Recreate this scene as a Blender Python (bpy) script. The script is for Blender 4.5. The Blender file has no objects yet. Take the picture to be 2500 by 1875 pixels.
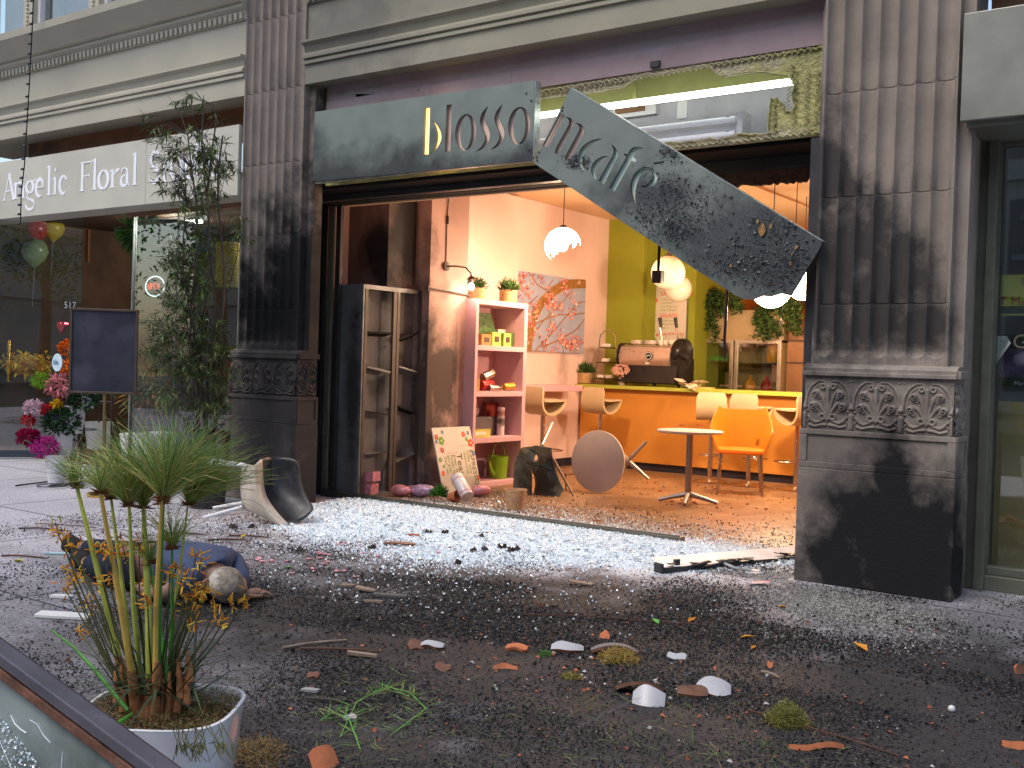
import bpy, bmesh, math, random
import numpy as np
from mathutils import Vector, Matrix
random.seed(7); RNG = np.random.default_rng(7)
sc = bpy.context.scene; COL = sc.collection
PI = math.pi
# ---------------------------------------------------------------- camera
FOC, YAW, PIT, ROL = 2611.5, -.62154, -.01737, .03105     # focal length in photo pixels (photo 2500 wide), radians
CAM = Vector((0, 0, 1.265))
FW = Vector((math.sin(YAW)*math.cos(PIT), math.cos(YAW)*math.cos(PIT), math.sin(PIT)))
_r = Vector((math.cos(YAW), -math.sin(YAW), 0)); _u = _r.cross(FW)
RT = math.cos(ROL)*_r + math.sin(ROL)*_u; UP = -math.sin(ROL)*_r + math.cos(ROL)*_u
cam = bpy.data.cameras.new('camera'); camo = bpy.data.objects.new('camera', cam); COL.objects.link(camo)
m = Matrix((RT, UP, -FW)).transposed().to_4x4(); m.translation = CAM; camo.matrix_world = m
cam.sensor_width = 36; cam.lens = FOC/2500*36; cam.clip_start = .05; cam.clip_end = 400
sc.camera = camo
sc.render.resolution_x, sc.render.resolution_y = 1024, 768
# ---------------------------------------------------------------- world, sun, exposure
w = bpy.data.worlds.new('World'); sc.world = w; w.use_nodes = True
nt = w.node_tree; sky = nt.nodes.new('ShaderNodeTexSky'); sky.sky_type = 'NISHITA'; sky.sun_disc = False
SUN_EL, SUN_ROT = math.radians(58), math.radians(200)
sky.sun_elevation = SUN_EL; sky.sun_rotation = SUN_ROT; sky.air_density = 1.2; sky.dust_density = 3
bg = nt.nodes['Background']; nt.links.new(sky.outputs[0], bg.inputs[0]); bg.inputs[1].default_value = .145
sl = bpy.data.lights.new('sun', 'SUN'); sl.energy = .6; sl.angle = math.radians(25); sl.color = (1, .96, .9)
so = bpy.data.objects.new('sun', sl); COL.objects.link(so)
sd = Vector((math.sin(SUN_ROT)*math.cos(SUN_EL), math.cos(SUN_ROT)*math.cos(SUN_EL), math.sin(SUN_EL)))
so.rotation_euler = sd.to_track_quat('Z', 'Y').to_euler(); so.location = (0, -5, 12)
sc.view_settings.view_transform = 'Standard'; sc.view_settings.look = 'None'
sc.view_settings.exposure = .85; sc.view_settings.gamma = 1
# ---------------------------------------------------------------- helpers
def ray(px, py): return (RT*((px-1250)/FOC) - UP*((py-937.5)/FOC) + FW)
def at(px, py, ax, v):                                     # a photo pixel carried onto the plane x, y or z = v
    d = ray(px, py); return CAM + d*((v-CAM[ax])/d[ax])
def atd(px, py, dist): return CAM + ray(px, py)*dist
def prj(p):
    d = Vector(p)-CAM; z = d.dot(FW); return 1250+FOC*d.dot(RT)/z, 937.5-FOC*d.dot(UP)/z
def lin(h):
    h = h.lstrip('#'); c = [int(h[i:i+2], 16)/255 for i in (0, 2, 4)]
    return tuple(((x+.055)/1.055)**2.4 if x > .04045 else x/12.92 for x in c)
ORI = {}
class MB:
    def __init__(s): s.v = []; s.f = []
    def add(s, V, F):
        n = len(s.v); s.v += [tuple(p) for p in V]; s.f += [tuple(i+n for i in f) for f in F]; return s
    def box(s, x0, x1, y0, y1, z0, z1):
        return s.add([(x0,y0,z0),(x1,y0,z0),(x1,y1,z0),(x0,y1,z0),(x0,y0,z1),(x1,y0,z1),(x1,y1,z1),(x0,y1,z1)],
            [(0,3,2,1),(4,5,6,7),(0,1,5,4),(1,2,6,5),(2,3,7,6),(3,0,4,7)])
    def obox(s, c, ax, ay, az):                            # box by centre and three half-axis vectors
        c = Vector(c); ax, ay, az = Vector(ax), Vector(ay), Vector(az)
        P = [c+ax*i+ay*j+az*k for k in (-1,1) for (i,j) in ((-1,-1),(1,-1),(1,1),(-1,1))]
        return s.add(P, [(0,3,2,1),(4,5,6,7),(0,1,5,4),(1,2,6,5),(2,3,7,6),(3,0,4,7)])
    def prism(s, pts, e):                                  # polygon carried along vector e
        e = Vector(e); P = [Vector(p) for p in pts]; n = len(P)
        return s.add(P+[p+e for p in P], [tuple(range(n))[::-1], tuple(range(n, 2*n))]+[(i,(i+1)%n,n+(i+1)%n,n+i) for i in range(n)])
    def tube(s, path, rad, n=8, cap=True):
        P = [Vector(p) for p in path]; R = rad if isinstance(rad, (list, tuple)) else [rad]*len(P)
        V = []; ref = None
        for i, p in enumerate(P):
            t = (P[min(i+1, len(P)-1)]-P[max(i-1, 0)]).normalized()
            if ref is None: ref = t.orthogonal().normalized()
            ref = (ref - t*ref.dot(t)).normalized(); b = t.cross(ref)
            V += [p+(ref*math.cos(2*PI*k/n)+b*math.sin(2*PI*k/n))*R[i] for k in range(n)]
        F = [(i*n+k, i*n+(k+1)%n, (i+1)*n+(k+1)%n, (i+1)*n+k) for i in range(len(P)-1) for k in range(n)]
        if cap: F += [tuple(range(n))[::-1], tuple(range((len(P)-1)*n, len(P)*n))]
        return s.add(V, F)
    def lathe(s, prof, c=(0,0,0), n=28, sx=1, sy=1, M=None, a0=0, a1=2*PI):
        full = abs(a1-a0-2*PI) < 1e-6; m = n if full else n+1; V = []
        for (r, z) in prof:
            for k in range(m):
                a = a0+(a1-a0)*k/n; p = Vector((r*math.cos(a)*sx, r*math.sin(a)*sy, z))
                if M is not None: p = M @ p
                V.append(p+Vector(c))
        F = [(i*m+k, i*m+(k+1)%m, (i+1)*m+(k+1)%m, (i+1)*m+k) for i in range(len(prof)-1) for k in range(n)]
        return s.add(V, F)
    def ball(s, c, r, n=16, sz=1): return s.lathe([(max(r*math.sin(PI*i/n), 1e-4), -r*sz*math.cos(PI*i/n)) for i in range(n+1)], c, n*2)
    def leaf(s, p, d, L, W, up=(0,0,1), fold=.25):         # four-face pointed leaf
        p = Vector(p); d = Vector(d).normalized(); sd_ = d.cross(Vector(up))
        if sd_.length < 1e-3: sd_ = d.orthogonal()
        sd_.normalize(); u = sd_.cross(d)
        q = p+d*L*.4-u*W*fold
        return s.add([p, q+sd_*W/2+u*W*fold*2, q, q-sd_*W/2+u*W*fold*2, p+d*L], [(0,2,1),(0,3,2),(2,4,1),(2,3,4)])
def link(name, me, mat, parent=None, loc=None):
    o = bpy.data.objects.new(name, me); COL.objects.link(o)
    if mat is not None: me.materials.append(mat)
    if parent is not None: o.parent = parent; ORI[o] = ORI[parent]
    return o
def obj(name, mb, mat, parent=None, loc=(0,0,0), smooth=False, bevel=0):
    off = ORI[parent] if parent is not None else Vector(loc)
    me = bpy.data.meshes.new(name)
    if isinstance(mb, MB): me.from_pydata([(a-off[0], b-off[1], c-off[2]) for a, b, c in mb.v], [], mb.f)
    else: me = mb; me.name = name; me.transform(Matrix.Translation(-Vector(off)))
    me.update()
    if isinstance(mb, MB) and len(mb.f) < 60000:
        b = bmesh.new(); b.from_mesh(me); bmesh.ops.recalc_face_normals(b, faces=b.faces); b.to_mesh(me); b.free()
    if smooth is False: me.shade_flat()
    else:
        me.shade_smooth()
        try: me.set_sharp_from_angle(angle=math.radians(40))
        except Exception: pass
    o = link(name, me, mat, parent)
    if parent is None: o.location = loc; ORI[o] = Vector(loc)
    if bevel:
        bv = o.modifiers.new('bevel', 'BEVEL'); bv.width = bevel; bv.segments = 2; bv.limit_method = 'ANGLE'; bv.angle_limit = math.radians(50)
    return o
def tag(o, label=None, cat=None, group=None, kind=None):
    if label: o['label'] = label
    if cat: o['category'] = cat
    if group: o['group'] = group
    if kind: o['kind'] = kind
    return o
def thing(name, label, cat, loc=(0,0,0), group=None):
    o = bpy.data.objects.new(name, None); COL.objects.link(o); o.location = loc; o.empty_display_size = .1
    ORI[o] = Vector(loc); return tag(o, label, cat, group)
def copy_tree(o, loc, rz=0, label=None, scale=None):
    r = o.copy(); COL.objects.link(r); r.location = loc; r.rotation_euler = (0, 0, rz)
    if scale: r.scale = (scale,)*3
    if label: r['label'] = label
    for ch in list(o.children):
        c = ch.copy(); COL.objects.link(c); c.parent = r
        for g in ch.children:
            d = g.copy(); COL.objects.link(d); d.parent = c
    return r
def arr_mesh(V, F):
    me = bpy.data.meshes.new('m'); V = np.asarray(V, np.float32).reshape(-1, 3); F = np.asarray(F, np.int32); k = F.shape[1]
    me.vertices.add(len(V)); me.vertices.foreach_set('co', V.ravel()); me.loops.add(F.size); me.loops.foreach_set('vertex_index', F.ravel())
    me.polygons.add(len(F)); me.polygons.foreach_set('loop_start', np.arange(0, F.size, k, dtype=np.int32)); me.polygons.foreach_set('loop_total', np.full(len(F), k, np.int32))
    me.update(calc_edges=True); me.validate(); return me
def chips(P, size, flat=.5):                               # many small irregular solids at points P
    n = len(P); base = np.array([(-1,-1,-1),(1,-1,-.8),(0,1,-1),(.1,0,1.)], float)
    V = base[None]*(.6+.8*RNG.random((n,4,3))); V[:, :, 2] *= flat
    a = RNG.random(n)*2*PI; c, s_ = np.cos(a), np.sin(a); X = V[:, :, 0]*c[:, None]-V[:, :, 1]*s_[:, None]; Y = V[:, :, 0]*s_[:, None]+V[:, :, 1]*c[:, None]
    V[:, :, 0] = X; V[:, :, 1] = Y
    t = RNG.normal(0, .5, n); Yn = V[:, :, 1]*np.cos(t)[:, None]-V[:, :, 2]*np.sin(t)[:, None]; Zn = V[:, :, 1]*np.sin(t)[:, None]+V[:, :, 2]*np.cos(t)[:, None]
    V[:, :, 1] = Yn; V[:, :, 2] = Zn
    V = V*np.asarray(size)[:, None, None]; V[:, :, 2] -= V[:, :, 2].min(1)[:, None]; V = V+np.asarray(P)[:, None, :]
    F = np.array([(0,2,1),(0,1,3),(1,2,3),(2,0,3)]); F = (F[None]+4*np.arange(n)[:, None, None]).reshape(-1, 3)
    return arr_mesh(V.reshape(-1, 3), F)
def hfield(xs, zs, hf, y0, mirror=1):                      # relief facing the street: y = y0 - height
    X, Z = np.meshgrid(xs, zs); Hh = hf(X, Z); V = np.stack([X, y0-Hh, Z], -1).reshape(-1, 3); nx, nz = len(xs), len(zs)
    i = (np.arange(nz-1)[:, None]*nx+np.arange(nx-1)[None]).ravel(); return arr_mesh(V, np.stack([i, i+1, i+nx+1, i+nx], 1))
def text_mesh(s, size=1., extrude=.0, align='LEFT', shear=0):
    cu = bpy.data.curves.new('t', 'FONT'); cu.body = s; cu.size = size; cu.extrude = extrude; cu.align_x = align; cu.resolution_u = 3; cu.shear = shear
    o = bpy.data.objects.new('t', cu); COL.objects.link(o); dg = bpy.context.evaluated_depsgraph_get(); me = bpy.data.meshes.new_from_object(o.evaluated_get(dg))
    bpy.data.objects.remove(o); bpy.data.curves.remove(cu); return me
def frame_map(me, o, ex, ey, ez=None):                     # local x,y,z of a mesh laid on world vectors
    ex, ey = Vector(ex), Vector(ey); ez = ex.cross(ey).normalized() if ez is None else Vector(ez)
    M = Matrix((ex, ey, ez)).transposed().to_4x4(); M.translation = Vector(o); me.transform(M); return me
def join_me(name, meshes):
    V = []; F = []
    for me in meshes:
        n = len(V); V += [tuple(v.co) for v in me.vertices]; F += [tuple(i+n for i in p.vertices) for p in me.polygons]
    m = MB(); m.v = V; m.f = F; return m
def plate(outer, holes, thick, islands=()):                # flat plate in x,y with holes, via a filled 2D curve
    cu = bpy.data.curves.new('p', 'CURVE'); cu.dimensions = '2D'; cu.fill_mode = 'BOTH'; cu.extrude = thick/2
    for poly in [outer]+list(holes)+list(islands):
        sp = cu.splines.new('POLY'); sp.points.add(len(poly)-1); sp.use_cyclic_u = True
        for p, q in zip(sp.points, poly): p.co = (q[0], q[1], 0, 1)
    o = bpy.data.objects.new('p', cu); COL.objects.link(o); dg = bpy.context.evaluated_depsgraph_get(); me = bpy.data.meshes.new_from_object(o.evaluated_get(dg))
    bpy.data.objects.remove(o); bpy.data.curves.remove(cu); return me
def smooth_poly(pts, it=2):
    P = [tuple(p) for p in pts]
    for _ in range(it):
        Q = []
        for i in range(len(P)):
            a, b = P[i], P[(i+1) % len(P)]; Q += [tuple(.8*x+.2*y for x, y in zip(a, b)), tuple(.2*x+.8*y for x, y in zip(a, b))]
        P = Q
    return P
# ---------------------------------------------------------------- materials
def MAT(name, col, rough=.6, metal=0, var=.12, vs=6, bump=.15, bs=40, spec=None, emit=None, stains=(), trans=0, island=None, bdist=.01, coat=0, alpha=1, grit=None, co='world'):
    """stains: (colour, [(x,y,z,rx,ry,rz),..], noise scale, amount) marks and painted reflections that lie on the surface where they stand"""
    if isinstance(col, str): col = lin(col)
    m = bpy.data.materials.new(name); m.use_nodes = True; n = m.node_tree.nodes; L = m.node_tree.links; P = n['Principled BSDF']
    P.inputs['Roughness'].default_value = rough; P.inputs['Metallic'].default_value = metal
    if spec is None and rough >= .6: spec = .18
    if spec is not None: P.inputs['Specular IOR Level'].default_value = spec
    if trans: P.inputs['Transmission Weight'].default_value = trans; P.inputs['IOR'].default_value = 1.45
    if coat: P.inputs['Coat Weight'].default_value = coat; P.inputs['Coat Roughness'].default_value = .1
    geo = n.new('ShaderNodeNewGeometry')
    if co == 'world': pos = geo.outputs['Position']
    else: tc = n.new('ShaderNodeTexCoord'); pos = tc.outputs['Object']
    def noise(scale, detail=5, r=.6):
        t = n.new('ShaderNodeTexNoise'); t.inputs['Scale'].default_value = scale; t.inputs['Detail'].default_value = detail; t.inputs['Roughness'].default_value = r
        L.new(pos, t.inputs['Vector']); return t.outputs['Fac']
    def math_(op, a, b=None, clamp=False):
        x = n.new('ShaderNodeMath'); x.operation = op; x.use_clamp = clamp
        for i, q in enumerate((a, b)):
            if q is None: continue
            if isinstance(q, (int, float)): x.inputs[i].default_value = q
            else: L.new(q, x.inputs[i])
        return x.outputs[0]
    def mix(f, a, b):
        x = n.new('ShaderNodeMix'); x.data_type = 'RGBA'
        if isinstance(f, (int, float)): x.inputs[0].default_value = f
        else: L.new(f, x.inputs[0])
        for i, q in ((6, a), (7, b)):
            if isinstance(q, tuple): x.inputs[i].default_value = (*q[:3], 1)
            else: L.new(q, x.inputs[i])
        return x.outputs[2]
    def ramp(f, lo, hi):
        x = n.new('ShaderNodeMapRange'); x.inputs[1].default_value = lo; x.inputs[2].default_value = hi; L.new(f, x.inputs[0]); return x.outputs[0]
    cur = col
    if island:
        r = n.new('ShaderNodeValToRGB'); r.color_ramp.interpolation = 'CONSTANT'; el = r.color_ramp.elements
        while len(el) < len(island): el.new(.5)
        for e, (p, c) in zip(el, island): e.position = p; e.color = (*c, 1)
        L.new(geo.outputs['Random Per Island'], r.inputs[0]); cur = r.outputs[0]
    if var:
        f = ramp(noise(vs, 6), .3, .7); dark = tuple(max(0, c*(1-var)) for c in col); light = tuple(min(1, c*(1+var)) for c in col)
        if island: cur = cur
        else: cur = mix(f, dark, light)
    for (sc_, blobs, ns, amt) in stains:
        tot = None
        for b in blobs:
            v = n.new('ShaderNodeVectorMath'); v.operation = 'SUBTRACT'; L.new(pos, v.inputs[0]); v.inputs[1].default_value = b[:3]
            d = n.new('ShaderNodeVectorMath'); d.operation = 'DIVIDE'; L.new(v.outputs[0], d.inputs[0]); d.inputs[1].default_value = b[3:6]
            l = n.new('ShaderNodeVectorMath'); l.operation = 'LENGTH'; L.new(d.outputs[0], l.inputs[0]); q = math_('SUBTRACT', 1, l.outputs['Value'])
            tot = q if tot is None else math_('MAXIMUM', tot, q)
        nz = math_('SUBTRACT', noise(ns, 6, .65), .5); nz2 = math_('MULTIPLY', nz, 2.2)
        f = ramp(math_('ADD', tot, nz2), .0, .55); f = math_('MULTIPLY', f, amt, True); cur = mix(f, cur, sc_)
    if isinstance(cur, tuple): P.inputs['Base Color'].default_value = (*cur[:3], 1)
    else: L.new(cur, P.inputs['Base Color'])
    if rough > .05 and not trans:
        f = noise(vs*2, 3); rr = n.new('ShaderNodeMapRange'); L.new(f, rr.inputs[0]); rr.inputs[1].default_value = .3; rr.inputs[2].default_value = .7
        rr.inputs[3].default_value = max(.03, rough-.08); rr.inputs[4].default_value = min(1, rough+.1); L.new(rr.outputs[0], P.inputs['Roughness'])
    if bump:
        b = n.new('ShaderNodeBump'); b.inputs['Strength'].default_value = bump; b.inputs['Distance'].default_value = bdist; L.new(noise(bs, 5), b.inputs['Height']); L.new(b.outputs[0], P.inputs['Normal'])
    if emit:
        P.inputs['Emission Color'].default_value = (*emit[0], 1); P.inputs['Emission Strength'].default_value = emit[1]
    if alpha < 1: P.inputs['Alpha'].default_value = alpha
    return m
SOOT = (.012, .012, .014)
K = 1.1
m_stone_r = MAT('fluted_stone_right', (.275,.235,.20), .7, var=.2, vs=3, bump=.25, bs=60, stains=[
    ((.075,.062,.058), [(-1.9,6.3,.5,.9,.9,.9)], 4, .6),
    (SOOT, [(-1.78,6.4,.34,.62,.6,.60),(-2.15,6.4,.12,.50,.6,.42),(-1.62,6.4,.12,.5,.5,.5),(-1.80,6.4,.66,.22,.5,.30)], 2.0, 1.0),
    ((.03,.028,.03), [(-2.3,6.45,1.95,.62,.6,.85),(-1.95,6.45,1.75,.45,.6,.55),(-1.75,6.45,1.55,.3,.6,.25),(-2.35,6.45,2.5,.3,.5,.6)], 2.6, .88)])
m_stone_l = MAT('fluted_stone_left', (.265,.225,.195), .7, var=.2, vs=3, bump=.25, bs=60, stains=[
    ((.05,.045,.042), [(-7.1,6.5,1.3,1.0,.8,1.5)], 2.0, .75),
    (SOOT, [(-7.0,6.5,1.85,.62,.7,1.15),(-6.83,6.6,1.3,.16,.5,3.0),(-7.5,6.45,1.6,.36,.4,.6)], 2.0, .96),
    ((.035,.033,.035), [(-7.2,6.4,.6,.9,.6,1.0)], 3, .75)])
m_face = MAT('painted_cornice', (.29,.265,.19), .55, var=.1, vs=2, bump=.12, bs=30, stains=[((.10,.095,.085), [(-6.6,6.4,3.9,1.2,.8,.6)], 2, .6)])
m_face_l = MAT('painted_cornice_left', (.40,.37,.29), .55, var=.1, vs=2, bump=.12, bs=30)
m_mauve = MAT('mauve_beam', (.30,.225,.235), .65, var=.15, vs=3, stains=[((.36,.33,.36), [(-6.4,6.6,3.5,.35,.4,.12),(-5.2,6.6,3.45,.5,.4,.1),(-3.6,6.6,3.55,.5,.4,.12)], 14, .35)])
m_sign = MAT('sign_metal', (.195,.225,.20), .4, .3, var=.12, vs=2.5, bump=.05, bs=80, stains=[((.03,.033,.035), [(-6.6,6.4,2.75,1.9,.5,.40),(-5.2,6.4,2.7,1.5,.5,.28),(-6.9,6.4,3.0,.45,.4,.4)], 1.6, .85)])
m_sign2 = MAT('sign_metal_burnt', (.20,.228,.205), .42, .3, var=.12, vs=3, bump=.08, bs=90, stains=[((.06,.065,.07), [(-2.75,6.4,2.1,.85,.5,.42),(-3.5,6.4,2.45,.5,.5,.25),(-2.4,6.4,1.95,.6,.5,.35)], 2.2, .9)])
m_blister = MAT('blistered_paint', (.05,.05,.055), .5, .2, var=0, bump=.2, bs=120, island=[(0,(.07,.075,.082)),(.3,(.11,.12,.125)),(.75,(.16,.145,.15)),(.988,(.25,.13,.06))])
m_edge = MAT('sign_edge', (.5,.55,.52), .3, .6, var=.1)
m_pink_back = MAT('pink_backing', (.85,.60,.50), .5, var=.1, vs=8)
m_green_back = MAT('green_backing', (.68,.80,.70), .45, var=.1, vs=8)
m_glue = MAT('glue_board', (.34,.32,.12), .5, var=.35, vs=9, bump=.9, bs=26, bdist=.03, stains=[((.42,.36,.26), [(-3.6,6.6,3.3,1.2,.4,.1),(-3.4,6.6,2.8,1.2,.4,.06)], 12, .7)])
m_steelw = MAT('white_enamel', (.62,.62,.64), .35, .0, var=.08)
m_olive = MAT('olive_box', (.30,.31,.12), .6, var=.1)
m_greybox = MAT('grey_box', (.42,.41,.46), .6, var=.12)
m_dark = MAT('scorched_metal', (.035,.036,.04), .5, .3, var=.3, vs=5, bump=.2)
m_black = MAT('black_soot', (.012,.012,.013), .8, var=.3)
m_bronze = MAT('olive_frame', (.15,.155,.12), .45, .3, var=.15)
m_frame_l = MAT('silver_frame', (.35,.36,.36), .35, .7, var=.1)
m_brown = MAT('brown_wood', (.20,.105,.06), .6, var=.25, vs=4)
m_white = MAT('white_letter', (.85,.86,.9), .4, var=.03, bump=0)
def glass_mat(name, tint=(.9,.95,.93), t=.95, rough=0.):
    m = bpy.data.materials.new(name); m.use_nodes = True; n = m.node_tree.nodes; L = m.node_tree.links
    for x in list(n):
        if x.type != 'OUTPUT_MATERIAL': n.remove(x)
    a = n.new('ShaderNodeBsdfTransparent'); a.inputs[0].default_value = (*[c*t for c in tint], 1); g = n.new('ShaderNodeBsdfGlossy'); g.inputs['Roughness'].default_value = rough
    ge = n.new('ShaderNodeNewGeometry'); dt = n.new('ShaderNodeVectorMath'); dt.operation = 'DOT_PRODUCT'; L.new(ge.outputs['Incoming'], dt.inputs[0]); L.new(ge.outputs['Normal'], dt.inputs[1])
    def mm(op, x, y): q = n.new('ShaderNodeMath'); q.operation = op; [L.new(v, q.inputs[i]) if not isinstance(v, (int, float)) else setattr(q.inputs[i], 'default_value', v) for i, v in enumerate((x, y))]; return q.outputs[0]
    c_ = mm('SUBTRACT', 1, mm('ABSOLUTE', dt.outputs['Value'], 0)); f_ = mm('ADD', mm('MULTIPLY', mm('POWER', c_, 5), .9), .15)
    mx = n.new('ShaderNodeMixShader'); L.new(f_, mx.inputs[0]); L.new(a.outputs[0], mx.inputs[1]); L.new(g.outputs[0], mx.inputs[2]); L.new(mx.outputs[0], n['Material Output'].inputs[0]); return m
m_glass = glass_mat('shop_glass')
m_gold = MAT('brass', (.75,.45,.12), .25, 1, var=.1)
def lamp(name, loc, power, color, r=.05, parent=None):
    l = bpy.data.lights.new(name, 'POINT'); l.energy = power; l.color = color; l.shadow_soft_size = r
    o = bpy.data.objects.new(name, l); COL.objects.link(o); o.location = Vector(loc)-(ORI[parent] if parent is not None else Vector((0,0,0)))
    if parent is not None: o.parent = parent
    return o
# ================================================================ FACADE
YS = 6.43                                                # plane of the sign plates
def seg_d(X, Z, a, b):
    ax, az = a; bx, bz = b; dx, dz = bx-ax, bz-az; t = np.clip(((X-ax)*dx+(Z-az)*dz)/(dx*dx+dz*dz+1e-12), 0, 1)
    return np.hypot(X-ax-t*dx, Z-az-t*dz), t
def relief(X, Z, x0, x1, z0, z1, ncell):
    cw = (x1-x0)/ncell; hgt = z1-z0; H = np.zeros_like(X)
    U = ((X-x0)/cw) % 1-.5; V = (Z-z0)/hgt
    def st(pts, w0, w1, h=1):
        nonlocal H
        for s in (-1, 1):
            for i in range(len(pts)-1):
                d, t = seg_d(U, V, (pts[i][0]*s, pts[i][1]), (pts[i+1][0]*s, pts[i+1][1])); k = (i+t)/(len(pts)-1); w_ = w0+(w1-w0)*k
                H = np.maximum(H, h*np.sqrt(np.maximum(w_**2-d**2, 0))*.85)
    def ball(c, r, ring=0, h=1):
        nonlocal H
        for s in (-1, 1):
            d = np.hypot(U-c[0]*s, V-c[1])
            if ring: H = np.maximum(H, h*np.sqrt(np.maximum(ring**2-(d-r)**2, 0)))
            else: H = np.maximum(H, h*np.sqrt(np.maximum(r*r-d*d, 0))*.8*(.72+.28*np.cos(d/r*9+np.arctan2(V-c[1],(U-c[0]*s)*s)*1.0)))
    st([(.47,.47),(.44,.68),(.36,.84),(.22,.95),(.10,.95),(.035,.87)], .032, .022)
    st([(.40,.47),(.37,.66),(.29,.80),(.18,.89)], .016, .014, .8)
    ball((.11,.84), .045, .028)
    st([(.02,.25),(.07,.5),(.12,.64),(.19,.74)], .03, .04); ball((.25,.69), .085); ball((.20,.62), .03, .02)
    st([(.02,.18),(.10,.36),(.18,.46),(.24,.50)], .03, .04); ball((.31,.44), .09); ball((.26,.36), .03, .022)
    st([(0,.16),(0,.5),(0,.82)], .035, .05); st([(.0,.82),(0,.88)], .045, .01)
    ball((.11,.22), .055, .028); st([(.0,.19),(.06,.19)], .035, .035)
    st([(.13,.14),(.24,.10),(.33,.14),(.40,.22)], .03, .035); st([(.04,.06),(.16,.05),(.26,.02),(.38,.05)], .035, .03)
    st([(.5,.0),(.5,.26)], .05, .07); st([(.42,.34),(.5,.34)], .025, .025, 1.2); st([(.5,.42),(.5,.52)], .07, .02); st([(.44,.94),(.5,.97)], .02, .02, .7); st([(.44,.1),(.36,.18)], .02, .02)
    return H*cw*1.35
def column(xa, xb, mat, label, side):
    x0, x1 = xa+.045, xb-.085                             # shaft, a little narrower than the pedestal
    t = thing('stone_column', label, 'column', ((xa+xb)/2, 6.7, 0), 'fluted columns of the facade')
    n = 7; pitch = (x1-x0-.03)/n; r = pitch*.465; zb = 1.43; js = [1.70, 2.355, 2.99, 3.64, 4.28, 4.92, 5.56]
    zs = sorted(set(list(np.linspace(1.335, 1.46, 26))+[q for j in js for q in (j-.006, j-.003, j, j+.003, j+.006)]+list(np.linspace(1.5, 6.4, 30)))); xs = np.linspace(x0, x1, 7*14+5)
    def hf(X, Z):
        k = (X-x0-.015)/pitch; c = (np.floor(k).clip(0, n-1)+.5)*pitch+x0+.015; d = np.hypot(X-c, np.minimum(Z-zb, 0)*1.0)
        H = -np.sqrt(np.maximum(r*r-d*d, 0))*.95
        for j in js: H = H-.004*(np.abs(Z-j) < .0035)
        H += .004*(np.abs(np.abs(X-c)-pitch/2) < pitch*.035)
        return H
    obj('shaft', hfield(xs, np.array(zs), hf, 6.45), mat, t, smooth=True)
    s = MB().box(x0, x0+.02, 6.451, 6.63, 1.335, 6.4).box(x1-.02, x1, 6.451, 6.63, 1.335, 6.4).box(x0+.02, x1-.02, 6.545, 6.63, 1.335, 6.4)
    for j in js: pass
    s.box(x1+.001, x1+.07, 6.52, 6.63, 1.335, 6.4).box(x0-.045, x0-.001, 6.54, 6.63, 1.335, 6.4)
    obj('shaft_side', s, mat, t)
    p = MB(); e = .005
    p.prism([(xa, 6.37, 0), (xa, 6.37, .70), (xa, 6.64, .70), (xa, 6.64, 0)], (xb-xa, 0, 0))
    obj('plinth', p, mat, t, bevel=.006)
    b = MB().box(xa+.006, xb-.006, 6.385, 6.635, .701, .925)
    obj('panel_core', b, mat, t)
    fr = MB().box(xa+.002, xb-.002, 6.372, 6.386, .701, .737).box(xa+.002, xb-.002, 6.372, 6.386, .903, .935).box(xa+.002, xa+.05, 6.3725, 6.386, .738, .902).box(xb-.05, xb-.002, 6.3725, 6.386, .738, .902)
    fr.box(xb-.006, xb+.002, 6.388, 6.634, .701, .737).box(xb-.006, xb+.002, 6.388, 6.634, .903, .935).box(xb-.006, xb+.002, 6.388, 6.42, .738, .902).box(xb-.006, xb+.002, 6.60, 6.634, .738, .902)
    obj('panel_frame', fr, mat, t, bevel=.004)
    fx0, fx1 = xa+.02, xb-.03
    bb = MB().box(fx0, fx1, 6.402, 6.634, .926, 1.262); obj('frieze_block', bb, mat, t)
    obj('carved_frieze', hfield(np.linspace(fx0, fx1, 330), np.linspace(.94, 1.25, 120), lambda X, Z: relief(X, Z, fx0, fx1, .945, 1.245, 3), 6.401), mat, t, smooth=True)
    me = hfield(np.linspace(6.41, 6.63, 90), np.linspace(.94, 1.25, 90), lambda X, Z: relief(X, Z, 6.38, 6.66, .945, 1.245, 1), 0)
    me.transform(Matrix(((0,-1,0,fx1+.002),(1,0,0,0),(0,0,1,0),(0,0,0,1)))); obj('carved_side_frieze', me, mat, t, smooth=True)
    cp = MB()
    prof = [(6.375,1.262),(6.375,1.285),(6.39,1.285),(6.39,1.308),(6.41,1.325),(6.45,1.337),(6.63,1.337),(6.63,1.262)]
    cp.prism([(xa+.004, y, z) for y, z in prof], (xb-xa-.02, 0, 0)); cp.box(xb-.03, xb+.004, 6.40, 6.635, 1.263, 1.31)
    obj('core_pier', MB().box(xa+(.0 if side == 'L' else .0), -7.33 if side == 'L' else -1.51, 6.645, 6.94 if side == 'R' else 7.13, 0, 6.4), mat, t)
    obj('cap_moulding', cp, mat, t, bevel=.003)
    return t
column(-2.385, -1.465, m_stone_r, 'fluted stone column with blackened base right of the burnt cafe', 'R')
column(-7.745, -6.835, m_stone_l, 'fluted stone column between the floral shop and the cafe', 'L')
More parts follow.
